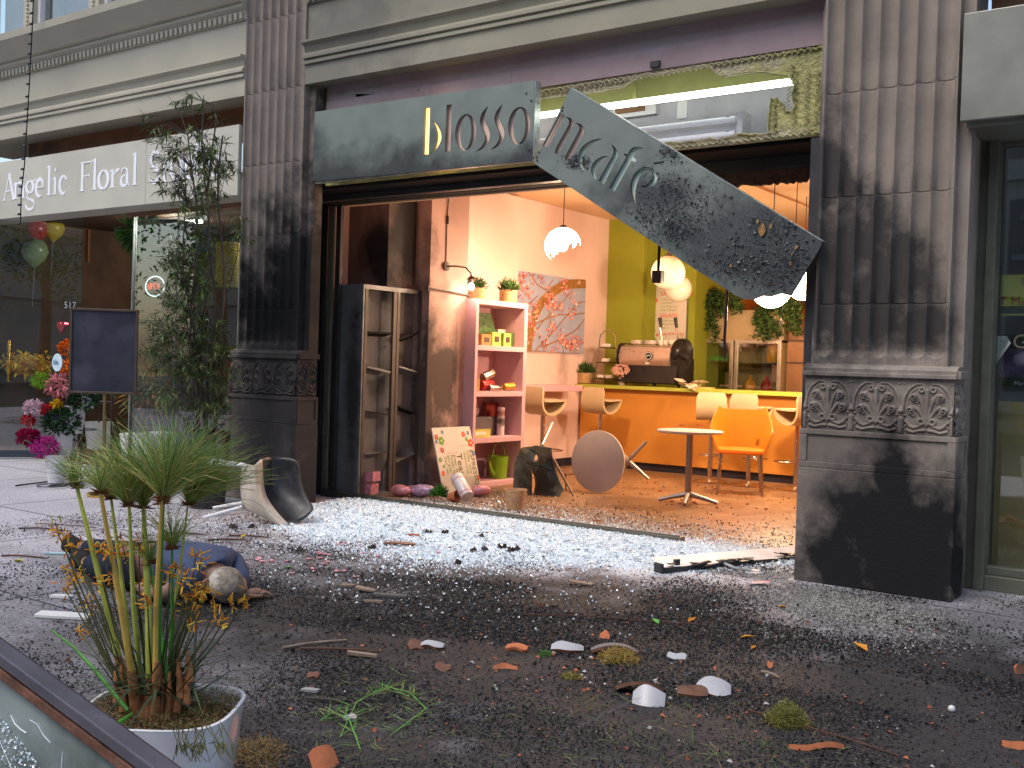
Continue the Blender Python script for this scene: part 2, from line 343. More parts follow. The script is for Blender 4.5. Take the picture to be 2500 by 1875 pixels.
# entablatures
PROF = [(6.452,3.632),(6.452,3.80),(6.43,3.80),(6.43,3.826),(6.442,3.83),(6.442,3.842),(6.42,3.846),(6.42,3.872),(6.445,3.90),(6.43,3.955),(6.395,3.975),(6.395,3.995),(6.47,4.0),(6.47,4.32),
        (6.45,4.322),(6.44,4.40),(6.40,4.43),(6.40,4.465),(6.36,4.47),(6.33,4.50),(6.2,4.62),(6.19,4.69),(6.55,4.72),(7.2,4.72),(7.2,3.632)]
def entab(x0, x1, label, mat, dent=True):
    t = thing('cornice', label, 'cornice', ((x0+x1)/2, 6.8, 3.63), 'cornices over the shopfronts')
    obj('moulding', MB().prism([(x0, y, z) for y, z in PROF], (x1-x0, 0, 0)), mat, t)
    d = MB(); k = 0; x = x0+.02
    while x < x1-.05: d.box(x, x+.038, 6.425, 6.447, 4.328, 4.388); x += .072
    obj('dentils', d, mat, t); return t
entab(-12.9, -7.70, 'pale moulded cornice with dentils above the floral shop sign', m_face_l)
entab(-6.92, -2.36, 'olive grey moulded cornice above the burnt cafe front', m_face)
entab(-1.54, 2.2, 'olive grey cornice above the shopfront right of the blackened column', m_face)
# upper storey: wall with windows
def upper(xa, xb, label, n, mat):
    t = thing('upper_window_bay', label, 'window', ((xa+xb)/2, 6.9, 4.72), 'upper storey windows')
    w_ = MB(); g = MB(); W = (xb-xa)/n
    for i in range(n+1): w_.box(xa+i*W-.09, xa+i*W+.09, 6.62, 6.95, 4.721, 6.4)
    w_.box(xa-.1, xb+.1, 6.6, 6.96, 6.4, 7.2)
    obj('wall', w_, mat, t)
    for i in range(n):
        f = MB().box(xa+i*W+.09, xa+i*W+.15, 6.68, 6.8, 4.721, 6.4).box(xa+(i+1)*W-.15, xa+(i+1)*W-.09, 6.68, 6.8, 4.721, 6.4).box(xa+i*W+.15, xa+(i+1)*W-.15, 6.69, 6.79, 4.721, 4.77).box(xa+i*W+.15, xa+(i+1)*W-.15, 6.69, 6.79, 6.3, 6.4)
        wf = obj('window_frame', f, m_steelw, t)
        obj('pane', MB().box(xa+i*W+.152, xa+(i+1)*W-.152, 6.74, 6.745, 4.772, 6.298), m_glass, wf)
        obj('dark_room', MB().box(xa+i*W+.1, xa+(i+1)*W-.1, 7.0, 7.02, 4.721, 6.4), m_curtain, t)
    c = MB()
    for i in range(1, n):
        for z in np.arange(4.76, 6.3, .045): c.ball((xa+i*W, 6.615, z), .017, 5)
    obj('beaded_mullion', c, mat, t, smooth=True); return t
m_curtain = MAT('grey_room', (.12,.12,.13), .8)
upper(-12.9, -7.8, 'pair of tall upper windows above the floral shop cornice', 4, m_face_l)
upper(-6.8, -2.4, 'upper storey windows over the cafe cornice', 3, m_face); upper(-1.4, 2.1, 'upper storey windows over the right hand shop', 2, m_face)
wb = MB().box(-12.95, 2.3, 7.3, 7.6, 4.73, 9).box(-12.95,-7.75,6.6,7.29,7.2,9).box(-6.9,-2.35,6.6,7.29,7.2,9).box(-1.5,2.3,6.6,7.29,7.2,9)
tag(obj('upper_wall', wb, m_face, loc=(-5,7,4.73)), 'plain upper masonry wall rising above the shopfront cornices', 'wall')
# ---------------------------------------------------------------- cafe fascia
bm_ = MB().box(-6.80, -2.39, 6.60, 6.66, 3.345, 3.50).box(-6.80, -2.39, 6.615, 6.66, 3.501, 3.632).box(-4.83,-4.825,6.597,6.6,3.35,3.5)
mv = obj('mauve_beam', bm_, m_mauve, loc=(-4.6,6.6,3.345)); tag(mv, 'weathered mauve painted beam above the broken cafe sign', 'beam')
obj('bracket', MB().box(-3.62,-3.55,6.58,6.6,3.36,3.40), m_dark, mv)
obj('bracket', MB().box(-6.02,-5.95,6.58,6.6,3.36,3.40), m_dark, mv)
# light box behind the sign
lb = thing('sign_light_box', 'shallow lit cavity behind the torn sign panel', 'light box', (-4.6, 7.0, 2.8))
obj('back_wall', MB().box(-6.83,-2.38,7.12,7.15,2.83,3.25), m_greybox, lb)
obj('upper_lining', MB().box(-6.83,-2.38,7.06,7.15,3.251,3.62), m_olive, lb)
obj('floor_board', MB().box(-6.83,-2.38,6.64,7.14,2.80,2.829), m_greybox, lb)
obj('end_board', MB().box(-6.85,-6.831,6.64,7.15,2.8,3.62).box(-2.379,-2.36,6.64,7.15,2.8,3.62), m_olive, lb)
a_, b_ = at(1330,520,1,7.1), None
p0 = at(1395,262,1,7.1)
br = MB(); q0, q1 = at(1500,285,1,7.1), at(1604,256,1,7.1); br.box(q0.x, q1.x, 7.08, 7.119, q0.z-.02, q0.z+.10); obj('hatch', br, m_steelw, lb)
obj('hatch_opening', MB().box(q0.x+.02, q1.x-.09, 7.07, 7.081, q0.z+.01, q0.z+.07), m_brown, lb)
s0 = at(1651,290,1,7.1); obj('label_plate', MB().box(s0.x, s0.x+.08, 7.112, 7.119, s0.z-.0, s0.z+.14), m_steelw, lb)
s0 = at(1560,330,1,7.0); obj('strut', MB().box(at(1547,240,1,6.95).x, at(1547,240,1,6.95).x+.03, 6.93, 6.96, 3.2, 3.6), m_olive, lb)
m_tube = MAT('tube_lit', (1,1,1), .3, var=0, bump=0, emit=((.95,1,.90), 3.6)); m_tubeoff = MAT('tube_off', (.85,.86,.88), .25, var=0, bump=0)
ta, tb_ = at(1300,277,1,6.88), at(1936,208,1,6.88)
ft = thing('fluorescent_tube', 'long lit fluorescent tube glowing in the torn opening', 'light', (-4,6.88,3.15))
obj('tube', MB().tube([(-6.6,6.88,(ta.z+tb_.z)/2),(tb_.x,6.88,(ta.z+tb_.z)/2)], .024, 12), m_tube, ft, smooth=True)
obj('tube_cap', MB().box(tb_.x, tb_.x+.03, 6.86,6.90,(ta.z+tb_.z)/2-.02,(ta.z+tb_.z)/2+.02), m_steelw, ft)
fx = thing('lamp_fitting', 'white unlit twin tube fitting below the glowing tube', 'light fitting', (-3.6,6.9,2.95))
u0, u1 = at(1545,325,1,6.9), at(1805,300,1,6.9); zc = (at(1805,310,1,6.9).z)
obj('housing', MB().box(-6.6,u1.x,6.92,7.0,zc-.07,zc+.085), m_steelw, fx)
for dz in (-.045, .055):
    obj('tube', MB().tube([(-6.55,6.885,zc+dz),(u1.x-.02,6.885,zc+dz)], .022, 10), m_tubeoff, fx, smooth=True)
    obj('socket', MB().box(u1.x-.09,u1.x-.06,6.87,6.91,zc+dz-.015,zc+dz+.02), MAT('green_plastic', (.0,.12,.05), .4), fx)
obj('end_plate', MB().box(u1.x,u1.x+.04,6.86,7.0,zc-.09,zc+.10), m_steelw, fx)
# glue backed torn panel
def zpx(pts, off, sc_, Y): return [(lambda p: (p.x, p.z))(at(off[0]+x*sc_, off[1]+y*sc_, 1, Y)) for x, y in pts]
S1 = .42194
hole = zpx([(-900,560),(-900,425),(130,455),(270,438),(400,425),(500,415),(560,398),(640,390),(672,362),(700,345),(760,318),(800,310),(860,312),(930,300),(1010,280),(1100,266),(1150,270),(1172,292),(1190,310),(1230,325),(1260,318),(1340,306),(1420,300),(1500,305),(1600,318),(1622,345),(1640,372),(1632,410),(1622,440),(1640,500),(1622,528),(1580,525),(1572,482),(1545,455),(1500,455),(1494,540),(1485,640),(1503,652),(1420,660),(1330,655),(1262,676),(1200,690),(1150,680),(1050,700),(900,705),(500,730),(130,760),(-900,850)], (1250,50), S1, 6.62)
me = plate([(-6.80,2.775),(-2.37,2.775),(-2.37,3.345),(-6.80,3.345)], [hole], .02); frame_map(me, (0,6.625,0), (1,0,0), (0,0,1))
gp = obj('torn_sign_backing', me, m_glue, loc=(-3.4,6.62,2.78)); tag(gp, 'torn glue smeared backing board with a ragged hole', 'backing board')
g = MB()
def squig(a, b, n, amp, wd=.006):
    a, b = Vector(a), Vector(b); d = (b-a); s_ = Vector((-d.z, 0, d.x)).normalized()
    g.tube([a+d*(i/n)+s_*(amp*(1 if i % 2 else -1)*random.uniform(.6,1.3))+d*random.uniform(-.3,.3)/n for i in range(n+1)], wd, 5)
squig((-4.7,6.605,3.29),(-2.4,6.605,3.325),110,.013); squig((-4.7,6.605,3.315),(-2.4,6.605,3.33),80,.008)
squig((-4.6,6.605,2.80),(-2.4,6.605,2.79),90,.010)
for px in (1945,1975,2000): a1, a2 = at(px,150,1,6.605), at(px-8,300,1,6.605); squig((a1.x,a1.y,a1.z-.05),(a2.x,a2.y,a2.z),16,.016,.0035)
squig((-2.60,6.605,3.25),(-2.63,6.605,2.95),22,.012,.005); a1, a2 = at(1890,250,1,6.605), at(1892,325,1,6.605); squig(a1,a2,10,.012,.005)
n_h = len(hole)
for i in range(6, n_h-3):
    a, b = hole[i], hole[i+1]; g.tube([(a[0]+random.uniform(-.006,.006),6.606,a[1]+random.uniform(-.006,.006)), ((a[0]+b[0])/2,6.602,(a[1]+b[1])/2+random.uniform(-.008,.008)), (b[0],6.606,b[1])], [random.uniform(.003,.008) for _ in range(3)], 5)
obj('glue_ridges', g, m_glue, gp, smooth=True)
# ---------------------------------------------------------------- sign plates
S2 = 340/2212
L1 = [[(240,215),(325,210),(303,955),(212,958)],
 smooth_poly([(343,410),(400,450),(450,510),(490,590),(505,660),(500,730),(470,800),(430,860),(385,910),(330,937),(328,930),(375,890),(400,840),(415,770),(430,690),(425,600),(405,520),(380,460)],1),
 [(588,168),(668,160),(645,905),(555,912)],
 smooth_poly([(1252,182),(1190,240),(1140,310),(1112,390),(1115,460),(1140,540),(1175,620),(1195,690),(1180,760),(1140,830),(1090,880),(1035,925),(1120,885),(1180,850),(1235,790),(1270,710),(1278,640),(1260,560),(1225,490),(1195,420),(1188,370),(1205,300),(1228,240)],1)]
L1.append([(x+230,y-27) for x, y in L1[3]])
def ell(cx, cy, rx, ry, sk, n=40): return [(cx+rx*math.cos(a)-sk*math.sin(a), cy+ry*math.sin(a)) for a in [2*PI*i/n for i in range(n)]]
L1.append(ell(888,605,166,292,18)); I1 = [ell(893,608,86,266,14)]
L1.append(ell(1738,500,176,300,18)); I1.append(ell(1742,506,95,278,14))
H1 = [zpx(p, (1000,230), S2, YS) for p in L1]; I1 = [zpx(p, (1000,230), S2, YS) for p in I1]
def bolts(mb, pts, Y):
    for (px, py) in pts: p = at(px,py,1,Y); mb.lathe([(.0001,0),(.008,.001),(.007,.005),(.0001,.006)], (p.x,p.y,p.z), 8, M=Matrix.Rotation(PI/2,3,'X'))
xr = -4.48
sg = thing('cafe_sign', 'upright half of the grey metal sign reading blosso, still level', 'sign', (-5.6,YS,2.76))
me = plate([(-6.765,2.785),(xr,2.758),(xr-.005,3.348),(-6.765,3.375)], H1, .022, I1); frame_map(me, (0,YS+.011,0), (1,0,0), (0,0,1)); obj('face_plate', me, m_sign, sg, bevel=0)
bx = H1[2][3][0]-.03
obj('letter_backing', MB().box(bx,xr-.015,YS+.034,YS+.04,2.80,3.33), m_pink_back, sg)
m_warmglow = MAT('added_glow_panel', (.8,.5,.2), .5, emit=((1,.62,.22), 1.1))  # added glow in place of cafe light through the letter b, no lamp
obj('added_glow_panel', MB().box(H1[0][0][0]-.03,bx-.002,YS+.034,YS+.04,2.80,3.33), m_warmglow, sg)
obj('end_lip', MB().box(xr,xr+.004,YS,YS+.07,2.76,3.345).box(-6.76,xr-.02,YS+.024,YS+.06,2.77,2.79), m_edge, sg)
b = MB(); bolts(b, [(1285,228),(1297,246),(1292,366),(1303,385),(1022,220)], YS-.001); obj('bolts', b, m_dark, sg)
# hanging half
L2 = [[(435,168),(517,205),(245,728),(165,680)],
 smooth_poly([(522,235),(560,232),(605,250),(640,285),(655,330),(640,390),(410,838),(333,790),(560,380),(580,330),(575,280),(555,250)],1),
 smooth_poly([(672,328),(720,325),(770,348),(810,385),(825,440),(810,500),(575,945),(495,900),(735,450),(748,410),(735,370),(705,340)],1),
 smooth_poly([(1115,583),(1050,575),(960,590),(870,635),(790,700),(740,780),(720,880),(725,960),(755,1040),(800,1090),(845,1120),(812,1060),(790,990),(790,900),(815,820),(870,730),(940,660),(1020,610)],1),
 smooth_poly([(1220,855),(1150,848),(1070,870),(1000,915),(950,980),(925,1060),(930,1130),(960,1190),(1025,1240),(1000,1180),(985,1110),(1000,1040),(1040,970),(1100,900),(1150,870)],1),
 [(1245,665),(1290,695),(1330,740),(1355,800),(1350,870),(1130,1305),(1045,1245),(1270,840),(1290,780),(1280,720)],
 [(1765,725),(1700,705),(1630,702),(1575,725),(1530,775),(1510,830),(1468,806),(1448,828),(1490,862),(1215,1360),(1300,1420),(1570,925),(1635,955),(1660,915),(1600,870),(1615,820),(1650,775),(1700,745)],
 [(1910,960),(2090,930),(2095,965),(1950,985)],
 smooth_poly([(1660,1655),(1600,1570),(1560,1450),(1550,1340),(1565,1240),(1610,1140),(1680,1065),(1770,1030),(1860,1025),(1930,1060),(1980,1130),(1985,1210),(1950,1290),(1900,1340),(1830,1360),(1760,1350),(1695,1325),(1780,1325),(1850,1280),(1890,1220),(1905,1150),(1880,1095),(1830,1075),(1780,1090),(1720,1150),(1680,1230),(1650,1320),(1630,1430),(1632,1540)],1)]
YH = YS-.02
H2 = [zpx(p, (1300,250), S2, YH) for p in L2]
outl = [(1394,214),(1700,401),(2007,589),(2004,600),(1992,622),(1960,672),(1930,722),(1905,716),(1880,724),(1860,722),(1838,731),(1816,730),(1802,724),(1785,714),(1550,562),(1303,398),(1345,312)]
outl = [(lambda p: (p.x,p.z))(at(x,y,1,YH)) for x, y in outl]
hs = thing('fallen_cafe_sign', 'broken half of the grey sign reading mcafé, hanging diagonally and blistered', 'sign', (-3.2,YH,1.75))
me = plate(outl, H2, .022); frame_map(me, (0,YH+.011,0), (1,0,0), (0,0,1)); obj('face_plate', me, m_sign2, hs)
def backing(ids, mat):
    P = [q for i in ids for q in H2[i]]; 
    pts = [(1322,374),(1377,258),(1470,310),(1440,345),(1398,400)] if mat is m_pink_back else [(1402,390),(1452,335),(1500,325),(1640,395),(1628,440),(1560,505),(1410,425)]
    pp = [at(x,y,1,YH+.03) for x, y in pts]; return MB().prism(pp, (0,.006,0))
obj('letter_backing', backing((0,1,2), m_pink_back), m_pink_back, hs)
obj('letter_backing', backing((3,4,5), m_green_back), m_green_back, hs)
e = MB(); a, b2 = outl[0], outl[2]; dv = Vector((b2[0]-a[0],0,b2[1]-a[1])); nn = Vector((-dv.z,0,dv.x)).normalized()*.005
e.prism([Vector((a[0],YH-.001,a[1])), Vector((b2[0],YH-.001,b2[1])), Vector((b2[0],YH-.001,b2[1]))+nn, Vector((a[0],YH-.001,a[1]))+nn], (0,.05,0)); obj('bright_edge', e, m_edge, hs)
b = MB(); bolts(b, [(1374,262),(1372,270),(1316,372),(1311,384),(1790,520),(1312,392)], YH-.001); obj('bolts', b, m_dark, hs)
def in_poly(x, z, P):
    c = False; j = len(P)-1
    for i in range(len(P)):
        if (P[i][1] > z) != (P[j][1] > z) and x < (P[j][0]-P[i][0])*(z-P[i][1])/(P[j][1]-P[i][1])+P[i][0]: c = not c
        j = i
    return c
pts = []; szs = []
spots = [(1620,470,75,60),(1700,500,70,55),(1600,540,60,45),(1660,560,60,35),(1850,620,90,55),(1900,560,80,45),(1780,640,70,40),(1870,670,70,35),(1640,355,22,30),(1410,395,25,16),(1940,640,40,40)]
while len(pts) < 7000:
    s_ = random.choice(spots); px, py = random.gauss(s_[0], s_[2]*.6), random.gauss(s_[1], s_[3]*.6); p = at(px,py,1,YH)
    if in_poly(p.x,p.z,outl) and not any(in_poly(p.x,p.z,h) for h in H2): pts.append((p.x,-p.z,0)); szs.append(random.choice([.002,.003,.004,.005,.007]) if random.random() < .97 else .016)
me = chips(np.array(pts), np.array(szs)*.62, .8); me.transform(Matrix(((1,0,0,0),(0,0,-1,YH-.0005),(0,-1,0,0),(0,0,0,1))))
tag(obj('blistered_paint', me, m_blister, hs), kind='stuff')
m_rust = MAT('orange_flake', (.30,.17,.07), .6, var=.4, vs=30)
fl = MB()
for px, py, r in ((1862,560,.045),(1882,553,.022),(1850,540,.018),(1945,605,.018),(1935,620,.012),(1785,650,.014),(1930,645,.012)):
    c = at(px,py,1,YH-.004); n_ = 9; P = [c+Vector((math.cos(2*PI*i/n_)*r*random.uniform(.4,1.1)*.7, -random.uniform(0,.014), math.sin(2*PI*i/n_)*r*random.uniform(.5,1.2))) for i in range(n_)]; fl.prism(P, (0,.002,0))
obj('peeling_flakes', fl, m_rust, hs)
# lintel, track, jambs
obj_side = None
lt = thing('shop_lintel', 'charred black steel lintel over the open cafe front', 'lintel', (-4.6,7.0,2.7))
obj('beam', MB().box(-7.33,-2.36,6.66,7.13,2.752,2.772).box(-7.33,-4.2,7.0,7.14,2.70,2.751), m_black, lt); obj('side_block', MB().box(-7.329,-6.86,6.65,7.12,2.774,3.63), m_dark, lt)
obj('track_box', MB().box(-3.55,-2.45,6.98,7.14,2.665,2.751).box(-7.32,-3.56,6.90,6.98,2.70,2.751), m_dark, lt, bevel=.004)
m_rag = MAT('torn_plaster', (.11,.06,.045), .9, var=.4, vs=30, bump=.6, bs=90)
rg = []; xs_ = np.linspace(-3.5,-2.46,46)
for i, x in enumerate(xs_): rg.append((x, 2.664-(.095 if 4 < i < 38 else .02+.04*max(0,(i < 5)*i/5) if i <= 4 else max(.02, .095-(i-37)*.016))+random.uniform(-.014,.014)))
pr = MB().prism([(-3.5,7.02,2.664)]+[(x,7.02,z) for x, z in rg]+[(-2.46,7.02,2.664)], (0,.03,0)); obj('ragged_strip', pr, m_rag, lt)
jl = thing('window_frame', 'blackened window frame and sill channel of the cafe', 'window frame', (-4.6,7.06,0))
xl = at(800,1000,1,7.06).x
j0, j1, j2, j3 = [at(p_,1000,1,7.15).x for p_ in (792,805,810,821)]
obj('jamb', MB().box(-7.335,j0-.001,7.085,7.13,0,2.75), m_black, jl); obj('jamb', MB().box(j0,j1,7.131,7.16,0.055,2.70), m_bronze, jl, bevel=.003); obj('jamb', MB().box(j2,j3,7.14,7.18,.055,2.70), m_dark, jl, bevel=.003)
obj('jamb', MB().box(-2.44,-2.385,6.55,7.14,0,2.75).box(-2.46,-2.441,6.95,7.1,0,2.70), m_dark, jl)
m_sill = MAT('sill_metal', (.16,.155,.13), .45, .5, var=.2, vs=4, stains=[((.03,.03,.03),[(-7,7,0,1.1,.5,.3)],3,.8)])
obj('sill', MB().box(-7.20,-3.50,7.04,7.13,0.0,.052).box(-6.83,-3.50,7.04,7.05,.053,.066), m_sill, jl, bevel=.004)
# ---------------------------------------------------------------- right hand shop
rs = thing('right_shopfront', 'olive framed shop window beside the blackened column with plywood base', 'shopfront', (-.5,6.95,0))
obj('frame', MB().box(-1.455,-1.40,6.86,7.05,.0,2.75).box(-1.56,-1.456,6.90,7.12,0,2.75).box(-1.40,2.2,6.95,7.05,2.68,2.75).box(-1.40,2.2,6.90,7.05,.0,.09).box(-1.40,2.2,6.94,7.04,.091,.14), m_bronze, rs, bevel=.004)
obj('pane', MB().box(-1.40,2.2,6.99,6.996,.14,2.68), m_glass, rs)
m_ply = MAT('plywood', (.30,.22,.10), .5, var=.15, vs=2, bump=.1)
obj('inner_board', MB().box(-1.395,2.2,7.06,7.08,.10,1.14), m_ply, rs)
obj('display_rail', MB().box(-1.395,2.2,7.3,7.34,2.02,2.06).box(-1.395,2.2,7.5,7.52,2.3,2.34), m_greybox, rs)
obj('side_wall', MB().box(-1.47,-1.45,7.12,10,0,3.2).box(2.1,2.12,7.1,10,0,3.2), m_greybox, rs); obj('back_wall', MB().box(-1.47,2.1,10,10.02,0,3.2), MAT('dim_green_wall', (.10,.13,.11), .7), rs)
obj('ceiling', MB().box(-1.47,2.1,7.1,10,3.2,3.22), m_greybox, rs); obj('floor', MB().box(-1.44,2.1,7.1,10,.0,.02), m_brown, rs)
obj('fascia_board', MB().box(-1.52,2.25,YS-.03,YS+.02,2.725,3.335).box(-1.50,2.2,YS+.03,6.94,2.70,2.76), m_sign3 if 'm_sign3' in globals() else MAT('plain_fascia', (.23,.235,.20), .45, .3, var=.12, vs=3, bump=.05), rs, bevel=.006)
obj('recess_board', MB().box(-1.44,2.2,6.70,6.74,3.30,3.64), m_brown, rs)
# yellow sign lettering seen from behind and posters
ys = thing('window_sign', 'yellow hand painted sign with red letters seen from behind in right window', 'sign', (-1.2,7.01,1.7))
z1, z0 = at(2410,672,1,7.02).z, at(2405,770,1,7.02).z
m_yel = MAT('yellow_sign', (.50,.50,.08), .6, var=.1); m_redl = MAT('red_letter', (.40,.06,.05), .6, var=.1); m_blk = MAT('black_letter', (.03,.04,.02), .6)
obj('board', MB().box(-1.39,-.2,7.02,7.028,z0,z1), m_yel, ys); obj('dark_band', MB().box(-1.39,-.2,7.014,7.018,z0+.012,z0+.055), m_blk, ys)
for s_, sz, dz, mt, nm, x_ in (('THE MEATS',.055,z1-.06,m_redl,'lettering',-1.02),('Dining',.05,z1-.115,m_redl,'script_lettering',-1.12),('STEAM TABLE',.075,z0+.062,m_redl,'lettering',-1.13),('Delicatessen',.042,z0+.02,m_yel,'script_lettering',-1.03)):
    me = text_mesh(s_, sz, .001, shear=.3 if 'script' in nm else 0); frame_map(me, (x_+.02,7.0115,dz), (-1,0,0), (0,0,1), (0,-1,0)); 
    me.transform(Matrix.Translation((.0,0,0))); obj(nm, me, mt, ys)
po = thing('window_poster', 'dark purple poster with letters GE taped inside right window', 'poster', (-1.2,7.0,1.2))
z1, z0 = at(2410,815,1,7.02).z, at(2405,943,1,7.02).z
m_purp = MAT('purple_print', (.10,.06,.16), .4, var=.9, vs=9, bump=0, stains=[((.45,.38,.6),[(-1.22,7.02,1.40,.10,.1,.06),(-1.1,7.0,1.33,.1,.1,.08)],8,.8)])
obj('print', MB().box(-1.40+.015,-.9,7.03,7.034,z0,z1), m_purp, po)
obj('title_band', MB().box(-1.33,-.9,7.024,7.029,z1-.09,z1), m_blk, po); obj('caption_band', MB().box(-1.385,-.9,7.024,7.029,z0,z0+.06), m_blk, po)
me = text_mesh('GE', .12, .001); frame_map(me, (-1.318,7.022,z1-.085), (1,0,0), (0,0,1)); obj('lettering', me, MAT('pink_letter',(.7,.5,.45),.5,var=0,bump=0), po)
me = text_mesh('Marcello Avery', .035, .001); frame_map(me, (-1.30,7.022,z0+.012), (1,0,0), (0,0,1)); obj('small_lettering', me, MAT('lilac_letter',(.4,.4,.55),.5,var=0,bump=0), po)
pp = thing('curled_paper', 'white printed sheet with a curled corner in the right window', 'paper', (-1.35,7.0,1.3))
m_pap = MAT('paper', (.62,.70,.72), .6, var=.05, bump=0)
A = [at(x,y,1,7.015) for x, y in ((2412,822),(2458,820),(2412,915))]
obj('sheet', MB().prism([A[0], A[1], A[2]], (0,.002,0)), m_pap, pp)
A = [at(x,y,1,7.012) for x, y in ((2458,820),(2470,838),(2408,922))]; c = MB(); 
c.add([A[0], A[1]+Vector((0,-.03,0)), A[2], A[0]+Vector((0,.002,0)), A[1]+Vector((0,-.028,0)), A[2]+Vector((0,.002,0))], [(0,1,2),(3,5,4),(0,3,4,1),(1,4,5,2),(2,5,3,0)]); obj('curled_corner', c, m_steelw, pp)
l_ = MB()
for i in range(16):
    for j in range(2): x = A[0].x-.075+j*.035; l_.box(x, x+.028, 7.0128, 7.0135, A[0].z-.02-i*.011, A[0].z-.017-i*.011) if i < 14-j*6 else None
obj('printed_lines', l_, MAT('grey_ink',(.3,.35,.4),.7,var=0,bump=0), pp)
# ---------------------------------------------------------------- floral shop
fs = thing('floral_shopfront', 'glass front and entrance of the floral shop under its cream sign', 'shopfront', (-10,6.95,0))
zb2, zt2 = .14, 2.72
xm = [-10.0,-9.27,-8.30,-7.76]
fr = MB().box(-10.02,-7.74,6.93,6.98,2.78,2.90).box(-10.02,-7.74,6.88,6.98,.0,.10).box(-7.79,-7.745,6.9,7.0,.1,2.78)
obj('frame', fr, m_bronze, fs, bevel=.003)
obj('header', MB().box(-10.04,-7.74,6.86,6.92,2.72,2.84), m_brown, fs)
for i in range(3):
    obj('pane', MB().box(xm[i]+.004,xm[i+1]-.004,6.95,6.958,.10,2.779), m_glass, fs)
for i in range(2): obj('glass_joint', MB().box(xm[i+1]-.004+0,xm[i+1]+.004,6.945,6.96,.10,2.779), m_frame_l, fs)
obj('glass_joint', MB().box(-10.01,-9.996,6.93,6.975,.10,2.779), m_frame_l, fs)
m_in = MAT('dim_brown_wall', (.10,.055,.035), .7, var=.4, vs=2)
obj('interior_walls', MB().box(-13.5,-7.7,10.5,10.6,0,3.3).box(-13.6,-13.5,7.0,10.5,0,3.3).box(-7.72,-7.70,7.2,10.5,0,3.3), m_in, fs)
obj('interior_ceiling', MB().box(-13.6,-7.7,6.9,10.5,2.98,3.05).box(-13.6,-10.02,6.9,6.95,2.78,2.97), m_in, fs)
obj('interior_floor', MB().box(-13.6,-7.76,6.99,10.5,.0,.012), m_in, fs)
obj('recess_board', MB().box(-11.75,-7.74,6.74,6.78,3.30,3.64), MAT('orange_brown_board', (.24,.10,.05), .6, var=.2, stains=[((.05,.04,.035),[(-11.6,6.7,3.4,.5,.5,.3)],5,.7)]), fs)
obj('grey_partition', MB().box(-8.95,-7.80,8.3,8.34,1.2,2.95), MAT('grey_partition',(.30,.28,.30),.6), fs)
obj('wall_board', MB().box(*sorted((at(163,600,1,8.6).x,at(215,600,1,8.6).x)),8.6,8.63,at(190,640,1,8.6).z,at(190,562,1,8.6).z), MAT('rust_board',(.22,.09,.04),.6), fs)
si = thing('floral_sign', 'cream fascia board with white serif letters Angelic Floral Studio', 'sign', (-10,YS,2.75))
obj('board', MB().box(-13.0,-9.105,YS+.0,YS+.04,2.735,3.372).box(-9.10,-7.735,YS+.0,YS+.04,2.735,3.372).box(-13,-7.735,YS+.041,6.87,2.76,2.80), MAT('cream_fascia', (.52,.50,.42), .5, .1, var=.08, vs=2), si)
# letters: ribbons with serifs laid out in metres
gl = MB(); LN = [0]
zB = 2.935; CAP = .30; XH = .185
def rib(pts, ws):
    LN[0] += 1; yy = YS-.004-.0004*(LN[0] % 7); P = [Vector((x,0,z)) for x, z in pts]; Lf = []; Rt = []
    for i, p in enumerate(P):
        t = (P[min(i+1,len(P)-1)]-P[max(i-1,0)]).normalized(); n_ = Vector((-t.z,0,t.x)); w_ = ws if isinstance(ws,(int,float)) else ws[0]+(ws[1]-ws[0])*math.sin(PI*i/(len(P)-1)) if len(ws) == 2 else ws[i]
        Lf.append(p+n_*w_/2); Rt.append(p-n_*w_/2)
    V = []
    for l, r in zip(Lf, Rt): V += [(l.x,yy,l.z),(r.x,yy,r.z),(l.x,YS+.001,l.z),(r.x,YS+.001,r.z)]
    F = []
    for i in range(len(P)-1): a = 4*i; F += [(a,a+4,a+5,a+1),(a,a+2,a+6,a+4),(a+1,a+5,a+7,a+3)]
    gl.add(V, F+[(0,1,3,2),(len(V)-4,len(V)-2,len(V)-1,len(V)-3)])
TK, TN = .042, .013
def arc(cx, cz, rx, rz, a0, a1, n=14): return [(cx+rx*math.cos(math.radians(a0+(a1-a0)*i/n)), cz+rz*math.sin(math.radians(a0+(a1-a0)*i/n))) for i in range(n+1)]
def stem(x, z0, z1, top=True, w_=TK): rib([(x,z0),(x,z1)], w_); rib([(x-w_*.95,z0+.006),(x+w_*.95,z0+.006)], .012); rib([(x-w_*1.0,z1-.022),(x,z1-.004)], .016) if top else rib([(x-w_*.95,z1-.006),(x+w_*.95,z1-.006)], .012)
def ring(cx, cz, rx, rz):
    rib(arc(cx,cz,rx,rz,90,270,18),(TN,TK*1.15)); rib(arc(cx,cz,rx,rz,-90,90,18),(TN,TK*1.15))
